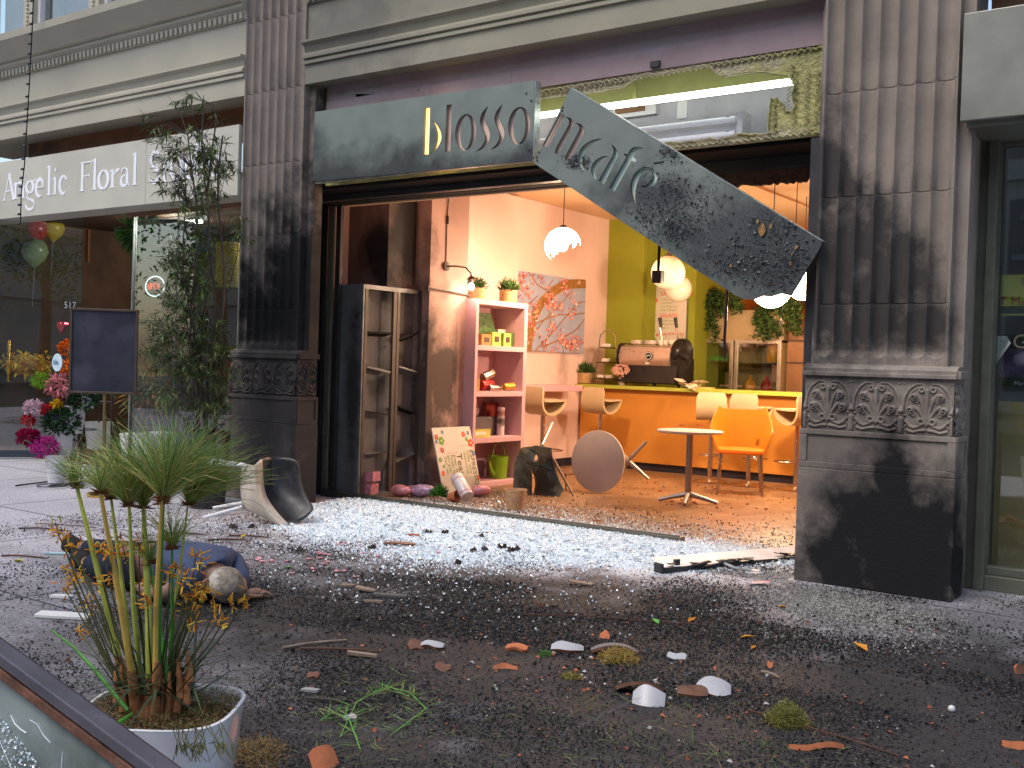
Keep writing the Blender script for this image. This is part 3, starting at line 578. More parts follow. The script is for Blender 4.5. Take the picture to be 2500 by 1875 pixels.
def glyph(ch, px0, px1, pyb):
    a = at(px0,pyb,1,YS); b = at(px1,pyb,1,YS); x0, x1 = a.x, b.x; w_ = x1-x0; z = zB; c = (x0+x1)/2
    if ch == 'A': rib([(x0+.02,z),(c,z+CAP)],TN*1.2); rib([(c-.01,z+CAP),(x1-.03,z)],TK); rib([(x0+w_*.24,z+CAP*.34),(x1-w_*.28,z+CAP*.34)],TN); rib([(x0-.01,z+.005),(x0+.06,z+.005)],.011); rib([(x1-.075,z+.005),(x1,z+.005)],.011)
    if ch in 'nu':
        s1, s2 = x0+.03, x1-.025
        if ch == 'n': stem(s1,z,z+XH); stem(s2,z,z+XH*.72,False); rib(arc((s1+s2)/2,z+XH*.66,(s2-s1)/2,XH*.30,180,0),(TN,TK*.6))
        else: stem(s1,z+XH*.3,z+XH); stem(s2,z,z+XH); rib(arc((s1+s2)/2,z+XH*.32,(s2-s1)/2,XH*.30,180,360),(TN,TK*.6))
    if ch == 'g': ring(c-.01,z+XH*.62,w_*.30,XH*.34); rib([(c+.02,z+XH*.9),(x1,z+XH*1.02)],.018); rib([(c-w_*.2,z+XH*.3),(c-w_*.3,z+.0),(c,z-.02),(c+w_*.3,z-.045)],.022); rib(arc(c,z-.075,w_*.38,.055,0,-200),(TN*1.2,TK*.7)); rib(arc(c,z-.075,w_*.38,.055,0,60,5),.014)
    if ch == 'e': rib(arc(c,z+XH*.5,w_*.38,XH*.5,0,300,24),(TN,TK*1.15)); rib([(c-w_*.36,z+XH*.53),(c+w_*.38,z+XH*.53)],TN)
    if ch == 'c': rib(arc(c,z+XH*.5,w_*.40,XH*.5,50,310,22),(TN,TK*1.15)); rib([(c+w_*.2,z+XH*.9),(c+w_*.33,z+XH*.78)],.026)
    if ch == 'l': stem(c,z,z+CAP*1.06)
    if ch == 'i': stem(c,z,z+XH); rib([(c-.014,z+XH*1.42),(c+.018,z+XH*1.42)],.032)
    if ch == 'F': stem(x0+.045,z,z+CAP,False); rib([(x0+.02,z+CAP-.006),(x1-.01,z+CAP-.006)],.014); rib([(x1-.012,z+CAP),(x1-.004,z+CAP-.05)],.012); rib([(x0+.05,z+CAP*.52),(x1-.035,z+CAP*.52)],.013); rib([(x1-.036,z+CAP*.6),(x1-.036,z+CAP*.43)],.011)
    if ch == 'o': ring(c,z+XH*.5,w_*.40,XH*.5)
    if ch == 'r': stem(x0+.035,z,z+XH); rib(arc(x1-.01,z+XH*.62,w_*.40,XH*.34,170,70,8),(TN,TK*.7)); rib([(x1-.03,z+XH*.95),(x1,z+XH*.86)],.026)
    if ch == 'a': rib([(x1-.03,z+.02),(x1-.035,z+XH*.7)],TK); rib(arc(c+.002,z+XH*.68,w_*.30,XH*.30,0,160,12),(TN*1.5,TN)); rib(arc(c,z+XH*.3,w_*.33,XH*.28,80,330,16),(TN,TK*.9)); rib([(x1-.03,z+.02),(x1+.005,z+.008)],.02)
    if ch == 'S': rib(arc(c,z+CAP*.74,w_*.34,CAP*.25,40,215,16),(TN,TK)); rib([(c-w_*.28,z+CAP*.62),(c,z+CAP*.5),(c+w_*.27,z+CAP*.36)],(TK*.8,TK*1.2)); rib(arc(c-.005,z+CAP*.25,w_*.36,CAP*.25,35,-145,16),(TN,TK)); rib([(c+w_*.3,z+CAP*.98),(c+w_*.3,z+CAP*.74)],.010); rib([(x0+.012,z+.005),(x0+.012,z+CAP*.25)],.010)
    if ch == 't': rib([(c-.01,z+.03),(c-.01,z+XH*1.35)],TK*.9); rib([(x0,z+XH-.006),(x1,z+XH-.006)],TN); rib(arc(c+.012,z+.03,.022,.028,180,300,6),.02)
    if ch == 'd': ring(c-.02,z+XH*.5,w_*.30,XH*.5); rib([(x1-.04,z),(x1-.04,z+CAP*1.06)],TK); rib([(x1-.08,z+CAP*1.05),(x1-.04,z+CAP*1.05)],.014); rib([(x1-.04,z+.006),(x1,z+.006)],.012)
for ch, a, b, py in (('A',8,38,485),('n',35,60,480),('g',61,88,474),('e',86,109,470),('l',114,126,467),('i',129,141,464),('c',144,166,461),('F',195,224,455),('l',226,237,452),('o',239,267,449),('r',270,290,446),('a',292,316,443),('l',323,336,440),('S',364,392,436),('t',395,412,433),('u',415,447,430),('d',449,487,426),('i',493,506,423),('o',509,541,419)): glyph(ch,a,b,py)
obj('lettering', gl, m_white, si)
# entrance door leaf, standing open
def vplane(px, py, P, Q):                                # pixel onto the vertical plane through ground points P, Q
    n_ = Vector((Q[1]-P[1], P[0]-Q[0], 0)); d = ray(px,py); t = n_.dot(Vector((P[0],P[1],0))-CAM)/n_.dot(d); return CAM+d*t
DP, DQ = at(0,1120,2,0), at(190,1120,2,0); dd = (DQ-DP).normalized(); dn = Vector((-dd.y,dd.x,0)); P_ = DP-dd*.75
zt = vplane(100,508,DP,DQ).z
dr = thing('glass_door', 'open glass entrance door of the floral shop with brass handle and 517', 'door', (DP.x,DP.y,0))
Lw = (DQ-P_).length
def dbox(mb, a, b, z0, z1, t=.022, off=0): mb.obox(P_+dd*((a+b)/2)+dn*off+Vector((0,0,(z0+z1)/2)), dd*(b-a)/2, dn*t, Vector((0,0,(z1-z0)/2))); return mb
obj('top_rail', dbox(MB(),0,Lw,zt-.05,zt+.05,.03), MAT('slate_rail',(.06,.08,.10),.35,.4), dr, bevel=.004)
obj('bottom_rail', dbox(MB(),0,Lw,.02,.10,.03), MAT('slate_rail_low',(.06,.08,.10),.35,.4), dr, bevel=.004)
obj('pane', dbox(MB(),.005,Lw-.005,.10,zt-.05,.005), m_glass, dr)
hb = vplane(23,880,DP,DQ); hz0, hz1 = vplane(23,930,DP,DQ).z, vplane(23,832,DP,DQ).z
cam_side = -1 if dn.dot(hb-CAM) > 0 else 1
o_ = dn*cam_side*.05
obj('handle', MB().tube([hb*1+Vector((0,0,hz0-hb.z)), Vector((hb.x,hb.y,hz0))+o_, Vector((hb.x,hb.y,hz1))+o_, Vector((hb.x,hb.y,hz1))], .015, 10), m_gold, dr, smooth=True)
nb = vplane(156,752,DP,DQ); me = text_mesh('517', .11, .001); ex = dd if cam_side*dn.dot(dd.cross(Vector((0,0,1)))) > 0 else dd; frame_map(me, nb+dn*cam_side*.007, dd*.8, (0,0,1), dn*cam_side); obj('house_number', me, m_white, dr)
dh = thing('door_header', 'dark metal beam over the floral shop entrance', 'beam', (-11,6.95,2.75))
obj('beam', MB().box(-13.2,-10.03,6.90,6.99,2.79,2.95), m_dark, dh)
# neon sign
nc = at(378,699,1,7.0); ne = thing('neon_sign', 'oval neon open sign with white ring and red tubing', 'neon sign', (nc.x,7.0,nc.z))
rx, rz = .16, .105
def oval(r1, r2, y, n=40, a0=0, a1=2*PI): return [(nc.x+r1*math.cos(a0+(a1-a0)*i/n), y, nc.z+r2*math.sin(a0+(a1-a0)*i/n)) for i in range(n+1)]
obj('backing', MB().prism(oval(rx*1.05,rz*1.08,7.03,36)[:-1], (0,.01,0)), m_black, ne)
obj('white_ring', MB().tube(oval(rx,rz,7.0,44,.25,2*PI-.1), .006, 8), MAT('white_neon',(.8,.9,.95),.3,var=0,bump=0,emit=((.75,.88,1),1.2)), ne, smooth=True)
rt = MB()
for k, ch in enumerate('OPEN'):
    x = nc.x-.10+k*.052; z = nc.z-.03; W_ = .032; Hh = .06; c_ = {'O':[(0,0),(0,1),(1,1),(1,0),(0,0)],'P':[(0,0),(0,1),(1,1),(1,.5),(0,.5)],'E':[(1,0),(0,0),(0,.5),(.7,.5),(0,.5),(0,1),(1,1)],'N':[(0,0),(0,1),(1,0),(1,1)]}[ch]
    rt.tube([(x+a*W_,6.99,z+b*Hh) for a, b in c_], .004, 6)
obj('red_lettering', rt, MAT('red_neon',(.6,.05,.03),.3,var=0,bump=0,emit=((1,.08,.04),1.0)), ne, smooth=True)
# cable of unlit bulbs
cb = thing('bulb_cable', 'dark cable with small bulbs hanging before the floral shop sign', 'cable', (-11.3,6.3,2.4))
A = [at(x,y,1,6.10) for x, y in ((84,-60),(80,40),(76,120),(72,200),(66,300),(60,400),(52,470),(50,545))]
obj('wire', MB().tube(A,.006,6), m_black, cb)
bl = []
for i in range(24):
    t = i/23*(len(A)-1.001); k = int(t); p = A[k].lerp(A[k+1], t-k); b = MB().tube([p, p+Vector((-.035,-.01,-.004))], .012, 7); bl.append(obj('bulb', b, m_dark, cb, smooth=True))
# ================================================================ CAFE INTERIOR
m_pinkwall = MAT('pale_pink_wall', (.74,.55,.50), .75, var=.04, vs=2, bump=.05, stains=[((.13,.10,.10), [(-7.35,11.45,1.25,.2,.25,.35)], 3, .45)])
m_pillar = MAT('scorched_pink_wall', (.50,.34,.30), .75, var=.12, vs=3, bump=.05, stains=[((.045,.038,.035), [(-6.7,8.25,1.0,.3,.36,.80),(-6.75,8.0,.9,.3,.22,1.5)], 2.2, .9)])
m_bulk = MAT('burnt_bulkhead', (.15,.11,.105), .7, var=.2, vs=2, stains=[((.02,.02,.024), [(-6.85,7.8,2.6,.36,.7,1.2),(-7.0,7.6,2.5,.25,.3,.6)], 1.8, .97)])
m_pinkshelf = MAT('pink_shelf', (.60,.37,.41), .6, var=.05)
m_green = MAT('olive_green_wall', (.26,.29,.03), .7, var=.05, vs=2)
m_orange = MAT('orange_wall', (.40,.12,.02), .7, var=.06, vs=2)
m_counter = MAT('orange_counter', (.52,.22,.03), .55, var=.05, vs=2)
m_ctop = MAT('green_counter_top', (.38,.42,.06), .4, var=.05)
m_ceil = MAT('peach_ceiling', (.66,.45,.27), .8, var=.05, vs=2)
m_cfloor = MAT('brown_floor', (.24,.13,.062), .4, var=.22, vs=2.2, bump=.06, stains=[((.10,.075,.06),[(-4.8,7.6,0,2.2,.7,.3),(-6.3,8.2,0,.9,.9,.3)],3,.65)])
m_kick = MAT('black_kick', (.02,.02,.035), .5)
cr = thing('cafe_room', 'warm lit cafe interior with pink, green and orange walls', 'room', (-4.6,10,0))
obj('left_wall', MB().box(-7.5,-7.42,7.15,12.5,.0,3.27), m_pinkwall, cr)
obj('left_pilaster', MB().box(-7.419,-7.34,8.6,10.30,.0,3.25), m_pinkwall, cr)
GX = at(1696,800,1,12.9).x
obj('green_wall', MB().box(-7.5,-6.87,12.5,12.6,.0,3.27).box(-6.95,-6.871,12.61,12.9,0,3.27).box(-6.87,GX,12.9,13.0,0,3.27).box(GX-.06,GX,13.001,14.2,0,3.27), m_green, cr)
obj('orange_back_wall', MB().box(-6.5,-1.5,14.2,14.3,.0,3.27).box(-1.6,-1.5,7.15,14.2,0,3.27), m_orange, cr)
obj('ceiling', MB().box(-7.5,-1.5,7.15,14.3,3.27,3.35).box(-7.5,-1.5,7.152,7.19,2.69,3.27), m_ceil, cr)
obj('ceiling_step', MB().box(-4.4,-1.6,7.2,14.2,3.18,3.269).box(-4.42,-4.38,8.0,14.2,3.15,3.179), m_ceil, cr)
obj('burnt_bulkhead', MB().box(-7.42,-6.90,7.55,7.95,1.975,3.27), m_bulk, cr)
obj('pillar', MB().box(-7.42,-6.76,at(1040,1000,0,-6.76).y,8.60,.0,3.27), m_pillar, cr)
obj('skirting', MB().box(-7.419,-7.40,9.52,11.9,.002,.10), m_kick, cr)
hp = MB(); q = at(1085,455,0,-6.759); hp.box(-6.759,-6.755,q.y-.0,q.y+.24,q.z-.06,q.z+.35); 
pn = obj('access_panel', hp, m_pillar, cr)
obj('wall_ledge', MB().box(-7.42,-7.10,9.52,11.45,at(1300,952,0,-7.1).z-.02,at(1300,938,0,-7.1).z-.01), m_pinkshelf, cr, bevel=.004)
tag(obj('cafe_floor', MB().box(-7.5,-1.5,7.131,14.3,-.1,0.0), m_cfloor, loc=(-4.6,10,0)), kind='structure')
# burnt locker
m_lock = MAT('scorched_locker', (.17,.18,.19), .5, .3, var=.25, vs=3, stains=[((.02,.02,.022),[(-6.95,7.2,1.0,.14,.3,1.3),(-6.85,7.6,.4,.3,.3,.4),(-6.85,7.9,1.8,.3,.2,.6)],3,.85)])
m_lockin = MAT('locker_back', (.15,.15,.15), .6, var=.2, vs=4, stains=[((.03,.03,.03),[(-7.1,7.5,1.0,.4,.2,.15),(-7.1,7.8,1.2,.3,.3,.2),(-7.1,7.6,1.9,.4,.4,.15)],4,.8)])
m_woodtrim = MAT('singed_trim', (.09,.065,.05), .55, var=.3, vs=6, stains=[((.04,.035,.03),[(-6.85,7.6,.6,.4,.7,.9)],3,.7)])
lk = thing('open_locker', 'tall smoke blackened metal cabinet with collapsed shelves', 'cabinet', (-7.1,7.6,0))
obj('end_panel', MB().box(-7.22,-6.855,7.185,7.21,0,1.97), m_lock, lk, bevel=.003)
obj('back_panel', MB().box(-7.22,-6.955,7.211,8.05,.03,1.93), m_lockin, lk)
obj('top_panel', MB().box(-7.099,-6.855,7.211,8.05,1.93,1.97).box(-7.099,-6.855,7.211,8.05,0,.03), m_lock, lk)
for y0, y1 in ((7.211,7.245),(7.60,7.645),(7.655,7.69),(7.99,8.05)): obj('upright', MB().box(-6.88,-6.85,y0,y1,.031,1.929), m_woodtrim, lk)
for y0, y1, zz in ((7.25,7.595,(1.52,1.20,.78,.40)),(7.695,7.985,(1.50,1.18,.80,.36))):
    for k, z in enumerate(zz):
        s_ = MB(); tl = random.uniform(-.10,.10); s_.obox((-6.90,(y0+y1)/2,z), (.045,0,random.uniform(-.03,.03)), (0,(y1-y0)/2-.01,tl*.4), (0,0,.008)); obj('fallen_shelf', s_, m_lock if k % 2 else m_black, lk)
# pink shelf
sh = thing('pink_bookshelf', 'open pink wooden shelf unit beside the scorched pillar', 'shelf', (-6.85,9.05,0))
YA, YB = 8.585, 9.50; XF = -6.62; XK = -7.02
zs4 = [at(1220,y,0,XF).z for y in (741,851,962,1073,1184)]
obj('side_board', MB().box(XK,XF,YA,YA+.045,0,zs4[0]+.026), m_pinkshelf, sh, bevel=.002); obj('side_board', MB().box(XK,XF,YB-.06,YB,0,zs4[0]+.026), m_pinkshelf, sh, bevel=.002)
for z in zs4: obj('shelf_board', MB().box(XK,XF,YA+.045,YB-.06,max(z-.026,.0),max(z,.02)+.026), m_pinkshelf, sh, bevel=.002)
obj('back_board', MB().box(XK-.012,XK,YA,YB,0,zs4[0]), m_pinkshelf, sh)
def shelf_z(k): return max(zs4[k],.02)+.027
# plants in cork pots
m_cork = MAT('cork_pot', (.42,.27,.13), .8, var=.3, vs=30, bump=.3)
def leafmat(name, cols, r=.5): return MAT(name, cols[0], r, var=0, bump=0, island=[(i/len(cols), c) for i, c in enumerate(cols)])
m_bush = leafmat('dark_bush_leaf', [(.03,.08,.015),(.05,.13,.02),(.02,.05,.01),(.08,.17,.03)])
def bush(c, r, n, L, W, up=.6):
    b = MB()
    for _ in range(n):
        d = Vector((random.gauss(0,1),random.gauss(0,1),abs(random.gauss(up,.7)))).normalized(); b.leaf(Vector(c)+d*r*random.uniform(.2,.75), d+Vector((random.uniform(-.4,.4),)*1+(random.uniform(-.4,.4),random.uniform(0,.5))), L*random.uniform(.7,1.3), W)
    return b
def pot_plant(c, s, label):
    t = thing('potted_plant', label, 'potted plant', c, 'small green plants in cork pots'); c = Vector(c)
    obj('pot', MB().lathe([(s*.42,0),(s*.5,.01),(s*.5,s*.72),(s*.44,s*.72),(s*.42,s*.62),(.001,s*.62)],c,24), m_cork, t, smooth=True)
    obj('foliage', bush(c+Vector((0,0,s*.7)), s*.75, 260, s*.32, s*.09), m_bush, t); return t
pot_plant((-6.78, at(1163,720,0,-6.78).y, zs4[0]+.027), .17, 'small cork potted plant at the near end of the pink shelf top')
pot_plant((-6.76, at(1240,730,0,-6.76).y, zs4[0]+.027), .19, 'small cork potted plant at the far end of the pink shelf top')
# shelf goods
def ybox(name, label, cat, px0, px1, h, k, mat, x=-6.75, dx=.1, group='goods on the pink shelf', rot=0, detail=None):
    y0, y1 = at(px0,960,0,x).y, at(px1,960,0,x).y; z = shelf_z(k); t = thing(name, label, cat, (x,(y0+y1)/2,z), group)
    obj('body', MB().box(x-dx,x,y0,y1,z,z+h), mat, t, bevel=.003)
    if detail: obj(detail[0], MB().box(x,x+.002,y0+(y1-y0)*.25,y1-(y1-y0)*.22,z+h*.3,z+h*.72), detail[1], t)
    return t
m_lime = MAT('lime_carton', (.35,.5,.10), .5); m_cream = MAT('cream_carton', (.75,.68,.55), .5); m_tan = MAT('tan_carton', (.35,.2,.08), .6); m_dred = MAT('dark_red_box', (.25,.03,.02), .5, var=.4, vs=40); m_dkbr = MAT('dark_brown', (.06,.03,.02), .5)
ybox('carton','brown carton in the top shelf bay','carton',1172,1196,.12,1,m_tan,detail=('label_patch',m_dkbr))
ybox('carton','lime green carton with brown window, left of its twin','carton',1198,1219,.145,1,m_lime,detail=('window',m_dkbr))
ybox('carton','lime green carton with brown window, right of its twin','carton',1226,1244,.145,1,m_lime,detail=('window',m_dkbr))
ybox('gift_box','green box showing pink and blue squares in the top shelf bay','box',1245,1276,.155,1,MAT('green_box',(.06,.12,.03),.5),detail=('coloured_squares',MAT('pink_blue_squares',(.35,.08,.18),.5,var=.8,vs=25)))
ybox('carton','white flat carton lying behind the lime cartons','carton',1212,1245,.19,1,m_cream,x=-6.87)
c = at(1180,790,0,-6.85); t = thing('tilted_tray', 'green and brown leaf patterned tray leaning in the top shelf bay', 'tray', (c.x,c.y,shelf_z(1)), 'goods on the pink shelf')
A = [at(x,y,0,-6.86) for x, y in ((1157,762),(1198,765),(1212,815),(1157,828))]; obj('tray_board', MB().prism(A,(-.02,0,0)), MAT('leafy_pattern',(.05,.12,.02),.5,var=.95,vs=22), t)
c = at(1157,825,0,-6.68); t = thing('silver_ornament','small shiny silver ornament at the left of the top shelf bay','ornament',(c.x,c.y+.03,shelf_z(1)),'goods on the pink shelf'); obj('body', MB().ball((c.x,c.y+.04,shelf_z(1)+.03),.03,10), MAT('polished_silver',(.8,.8,.8),.12,1,var=0), t, smooth=True)
def can(name, label, p, d, r, L, mat, group=None, bands=None, capm=None, cat='tin'):
    p = Vector(p); d = Vector(d).normalized(); t = thing(name, label, cat, p, group)
    M = d.to_track_quat('Z','Y').to_matrix()
    obj('body', MB().lathe([(.0001,0),(r*.96,0),(r,.004),(r,L-.004),(r*.96,L)],p,24,M=M), mat, t, smooth=True)
    obj('lid', MB().lathe([(r*.96,L+.0005),(r*.9,L-.003),(.0001,L-.003)],p,24,M=M), capm or m_steelw, t, smooth=True)
    if bands:
        for z in bands[0]: obj('band', MB().lathe([(r+.001,z),(r+.001,z+.008)],p,24,M=M), bands[1], t)
    return t
m_tin = MAT('bright_tin', (.6,.58,.55), .2, 1, var=.05); m_tinr = MAT('red_tin', (.35,.02,.02), .35, .3); m_ting = MAT('gold_tin', (.6,.35,.06), .3, .7)
z = shelf_z(2)
G = 'goods on the pink shelf'
y_ = at(1160,940,0,-6.72).y; ybox('carton','dark olive carton at the left of the tin shelf','carton',1152,1171,.13,2,m_tan,x=-6.7)
can('tin','dull silver tin tipped across the top of the tin heap',(-6.74,at(1178,930,0,-6.74).y,z+.14),(.1,1,.35),.045,.16,m_tin,G)
can('tin','red tin lying in the middle of the tin heap',(-6.74,at(1173,930,0,-6.74).y,z+.06),(0.1,1,.02),.055,.17,m_tinr,G)
can('tin','bright silver tin lying in front of the red tin',(-6.68,at(1193,950,0,-6.68).y,z+.038),(.15,1,-.02),.036,.17,m_tin,G)
can('tin','gold tin lying at the right end of the tin heap',(-6.72,at(1230,948,0,-6.72).y,z+.045),(.3,1,.1),.038,.13,m_ting,G)
ybox('gift_box','dark red patterned box standing at the back of the third shelf bay','box',1190,1232,.34,3,m_dred,x=-6.93,dx=.06)
ybox('carton','grey shoe sized box on the third shelf bay','carton',1160,1215,.20,3,MAT('grey_carton',(.16,.14,.15),.6),x=-6.84,dx=.1)
ybox('glass_jar','squat jar of pale yellow preserve on the third shelf bay','jar',1150,1201,.085,3,MAT('yellow_jar',(.55,.50,.12),.15,coat=.6,var=.2,vs=20),x=-6.66,detail=('label_patch',m_cream))
y_ = at(1222,1045,0,-6.78).y; can('patterned_tube','white tube printed with brown and red patches on the third shelf bay',(-6.78,y_,shelf_z(3)),(0,0,1),.042,.30,MAT('patchy_print',(.7,.6,.6),.5,var=0,stains=[((.2,.03,.03),[(-6.78,y_,.75,.1,.1,.06)],30,.9),((.05,.04,.06),[(-6.75,y_,.66,.1,.1,.06)],30,.9)]),G,cat='tube')
# watering can
y_ = at(1216,1140,0,-6.80).y; z = shelf_z(4); wc = thing('watering_can','lime green metal watering can in the lowest shelf bay','watering can',(-6.8,y_,z)); m_lg = MAT('lime_metal',(.22,.45,.02),.35,.2,var=.08)
obj('body', MB().lathe([(.0001,0),(.092,0),(.095,.005),(.108,.235),(.104,.24),(.098,.235),(.09,.02),(.0001,.02)],(-6.8,y_,z),28), m_lg, wc, smooth=True)
obj('handle', MB().tube([(-6.8,y_+.108*math.cos(a),z+.22+.17*math.sin(a)) for a in np.linspace(0,PI,16)],.006,8), m_lg, wc, smooth=True)
obj('spout', MB().tube([(-6.79,y_-.09,z+.05),(-6.76,y_-.17,z+.10),(-6.72,y_-.27,z+.20)][::1],[.022,.016,.012],10), m_lg, wc, smooth=True)
obj('rim', MB().tube([(-6.8+.108*math.cos(a),y_+.108*math.sin(a),z+.236) for a in np.linspace(0,2*PI,25)],.004,6), m_lg, wc, smooth=True)
# flowers and scribbles for boards
m_fr, m_fg, m_fb = MAT('red_paint',(.62,.08,.03),.7,var=.1,bump=0), MAT('green_paint',(.15,.35,.04),.7,var=.1,bump=0), MAT('blue_paint',(.05,.18,.35),.7,var=.1,bump=0)
m_bw = MAT('board_white',(.60,.55,.48),.5,var=.06,vs=5,bump=.02, stains=[((.25,.22,.2),[(-6.5,8.2,.1,.3,.5,.2)],5,.5)])
def flower(mb, o, ex, ey, n_, u, v, r):
    P = []
    for k in range(30): a = 2*PI*k/30; q = r*(.62+.38*abs(math.cos(2.5*a))); P.append(Vector(o)+ex*(u+q*math.cos(a))+ey*(v+q*math.sin(a))+n_*.002)
    mb.prism(P, n_*.0008)
def menu(name, label, o, ex, ey, W, H, flowers, texts, group=None, frame=None):
    o, ex, ey = Vector(o), Vector(ex).normalized(), Vector(ey).normalized(); n_ = ex.cross(ey).normalized(); t = thing(name, label, 'menu board', o, group)
    obj('board', MB().prism([o,o+ex*W,o+ex*W+ey*H,o+ey*H], -n_*.012), m_bw, t)
    if frame:
        f = MB()
        for a, b in (((-.012,-.012),(W+.012,0)),((-.012,H),(W+.012,H+.012)),((-.012,0),(0,H)),((W,0),(W+.012,H))): f.prism([o+ex*a[0]+ey*a[1]+n_*.004,o+ex*b[0]+ey*a[1]+n_*.004,o+ex*b[0]+ey*b[1]+n_*.004,o+ex*a[0]+ey*b[1]+n_*.004], -n_*.018)
        obj('frame', f, frame, t)
    for mt in (m_fr,m_fg,m_fb):
        b = MB(); c = MB(); hit = False
        for (u,v,r,mm) in flowers:
            if mm is mt: flower(b,o,ex,ey,n_,u*W,v*H,r); flower(c,o+n_*.0012,ex,ey,n_,u*W,v*H,r*.3); hit = True
        if hit: obj('painted_flowers', b, mt, t); obj('flower_centres', c, m_bw, t)
    for (s_, sz, u, v, mt, rot) in texts:
        me = text_mesh(s_, sz, .0004)
        if rot: frame_map(me, o+ex*u*W+ey*v*H+n_*.0015, -ey, ex, n_)
        else: frame_map(me, o+ex*u*W+ey*v*H+n_*.0015, ex, ey, n_)
        obj('lettering', me, mt, t)
    return t
m_tg, m_tr = MAT('green_chalk',(.28,.36,.08),.8,var=.1,bump=0), MAT('dark_chalk',(.16,.13,.05),.8,var=.1,bump=0)
o = at(1030,1190,0,-6.47); menu('fallen_menu_board','flower painted espresso and teas menu board lying on its side against the pillar',(-6.47,7.97,.0),(0,1,0),(-.28,0,1),.60,.66,
    [(.07,.86,.03,m_fr),(.18,.80,.045,m_fg),(.24,.93,.022,m_fb),(.16,.66,.03,m_fr),(.05,.79,.02,m_fb),(.07,.52,.026,m_fg),(.08,.32,.026,m_fr),(.13,.42,.018,m_fg),(.93,.74,.045,m_fr),(.78,.88,.03,m_fr),(.91,.90,.022,m_fb),(.84,.80,.024,m_fg),(.96,.58,.024,m_fb),(.97,.2,.024,m_fr)],
    [('ESPRESSO',.085,.86,.64,m_tr,1),('coffee  latte',.05,.78,.64,m_tg,1),('cappuccino',.05,.70,.62,m_tg,1),('Teas',.12,.50,.60,m_tr,1),('green  black',.05,.42,.58,m_tg,1),('herbal  jasmine',.05,.34,.58,m_tg,1),('earl grey  mint',.05,.26,.58,m_tg,1),('iced  tea',.05,.18,.56,m_tg,1),('. . . . .',.08,.64,.70,m_fr,0),('. . . . .',.08,.24,.60,m_fr,0)])
bl_, br_ = at(1583,830,1,12.88), at(1675,830,1,12.88); tl_ = at(1585,697,1,12.88)
menu('wall_menu_board','tall flower painted sandwich and salad menu on the green wall','' or (bl_.x,12.87,bl_.z-.05),(1,0,0),(0,0,1),br_.x-bl_.x,tl_.z-bl_.z+.05,
    [(.14,.93,.02,m_fr),(.10,.84,.035,m_fg),(.16,.74,.04,m_fr),(.14,.62,.022,m_fg),(.16,.50,.024,m_fr),(.10,.42,.02,m_fb),(.06,.30,.038,m_fr),(.18,.22,.016,m_fg),(.24,.15,.024,m_fr),(.18,.07,.03,m_fg)],
    [('SANDWICHES',.075,.30,.82,m_fr,0),('turkey with cheese',.045,.30,.74,m_tg,0),('roast beef',.045,.30,.68,m_tg,0),('tuna & sprouts',.045,.30,.62,m_tg,0),('pesto chicken',.045,.30,.56,m_tg,0),('SALADS',.075,.30,.45,m_fr,0),('garden greens',.045,.32,.38,m_tg,0),('spinach walnut',.045,.32,.32,m_tg,0),('caesar',.045,.32,.26,m_tg,0),('Soup of the day',.06,.28,.15,m_fr,0)], frame=m_bronze)
# blossom painting
pt = thing('blossom_painting','square canvas of pink blossom on branches against blue sky','painting',(-7.4,11.1,1.8))
PY0, PY1 = at(1256,661,0,-7.38).y, at(1430,686,0,-7.38).y; PZ1 = at(1430,686,0,-7.38).z; PZ0 = at(1420,863,0,-7.38).z
obj('canvas', MB().box(-7.41,-7.38,PY0,PY1,PZ0,PZ1), MAT('blue_sky_paint',(.33,.37,.50),.7,var=.1,bump=.02), pt)
def pz(u, v, d=.002): return Vector((-7.38+d, PY0+(PY1-PY0)*u, PZ0+(PZ1-PZ0)*v))
m_bark = MAT('painted_branch',(.30,.15,.045),.7,var=.35,vs=20,bump=0); bw = MB(); KK = [0]
def ribn(mb, pts, ws):
    KK[0] += 1; d = .001+.0003*(KK[0] % 9)
    for i in range(len(pts)-1):
        a, b = pts[i], pts[i+1]; t = Vector((0,b[0]-a[0],b[1]-a[1])).normalized(); n_ = Vector((0,-t.z,t.y)); wa, wb_ = ws[0]+(ws[1]-ws[0])*i/(len(pts)-1), ws[0]+(ws[1]-ws[0])*(i+1)/(len(pts)-1)
        A, B = pz(*a,d), pz(*b,d); mb.prism([A+n_*wa,B+n_*wb_,B-n_*wb_,A-n_*wa],(.0002,0,0))
ribn(bw,[(.20,.0),(.22,.22),(.26,.42),(.36,.62),(.50,.78),(.68,.90),(.85,.94),(1,.96)],(.085,.055))
for P in ([(.18,1),(.30,.86),(.42,.80),(.52,.95)],[(.2,.30),(.42,.42),(.62,.50),(.82,.52),(1,.56)],[(.30,.0),(.50,.22),(.70,.46),(.88,.68),(1,.72)],[(.38,.05),(.60,.15),(.82,.28),(.9,.34),(1,.48)],[(.22,.12),(.4,.4),(.62,.62),(.8,.85)],[(.05,.4),(.2,.6),(.32,.72)],[(.42,.0),(.5,.4),(.47,.55)],[(.70,0),(.66,.25)]): ribn(bw,P,(.010,.007))
obj('painted_branches', bw, m_bark, pt)
bb = []
for _ in range(48):
    u, v = random.random(), random.random()
    if .3 < u < .5 and .1 < v < .3: continue
    for _ in range(26):
        a = random.gauss(u,.035), random.gauss(v,.05)
        if 0.01 < a[0] < .99 and 0.01 < a[1] < .99: bb.append(pz(*a,.0045))
me = chips(np.array([(-p.z, p.y, 0) for p in bb]), RNG.uniform(.008,.02,len(bb)), .05); me.transform(Matrix(((0,0,1,-7.375),(0,1,0,0),(-1,0,0,0),(0,0,0,1))))
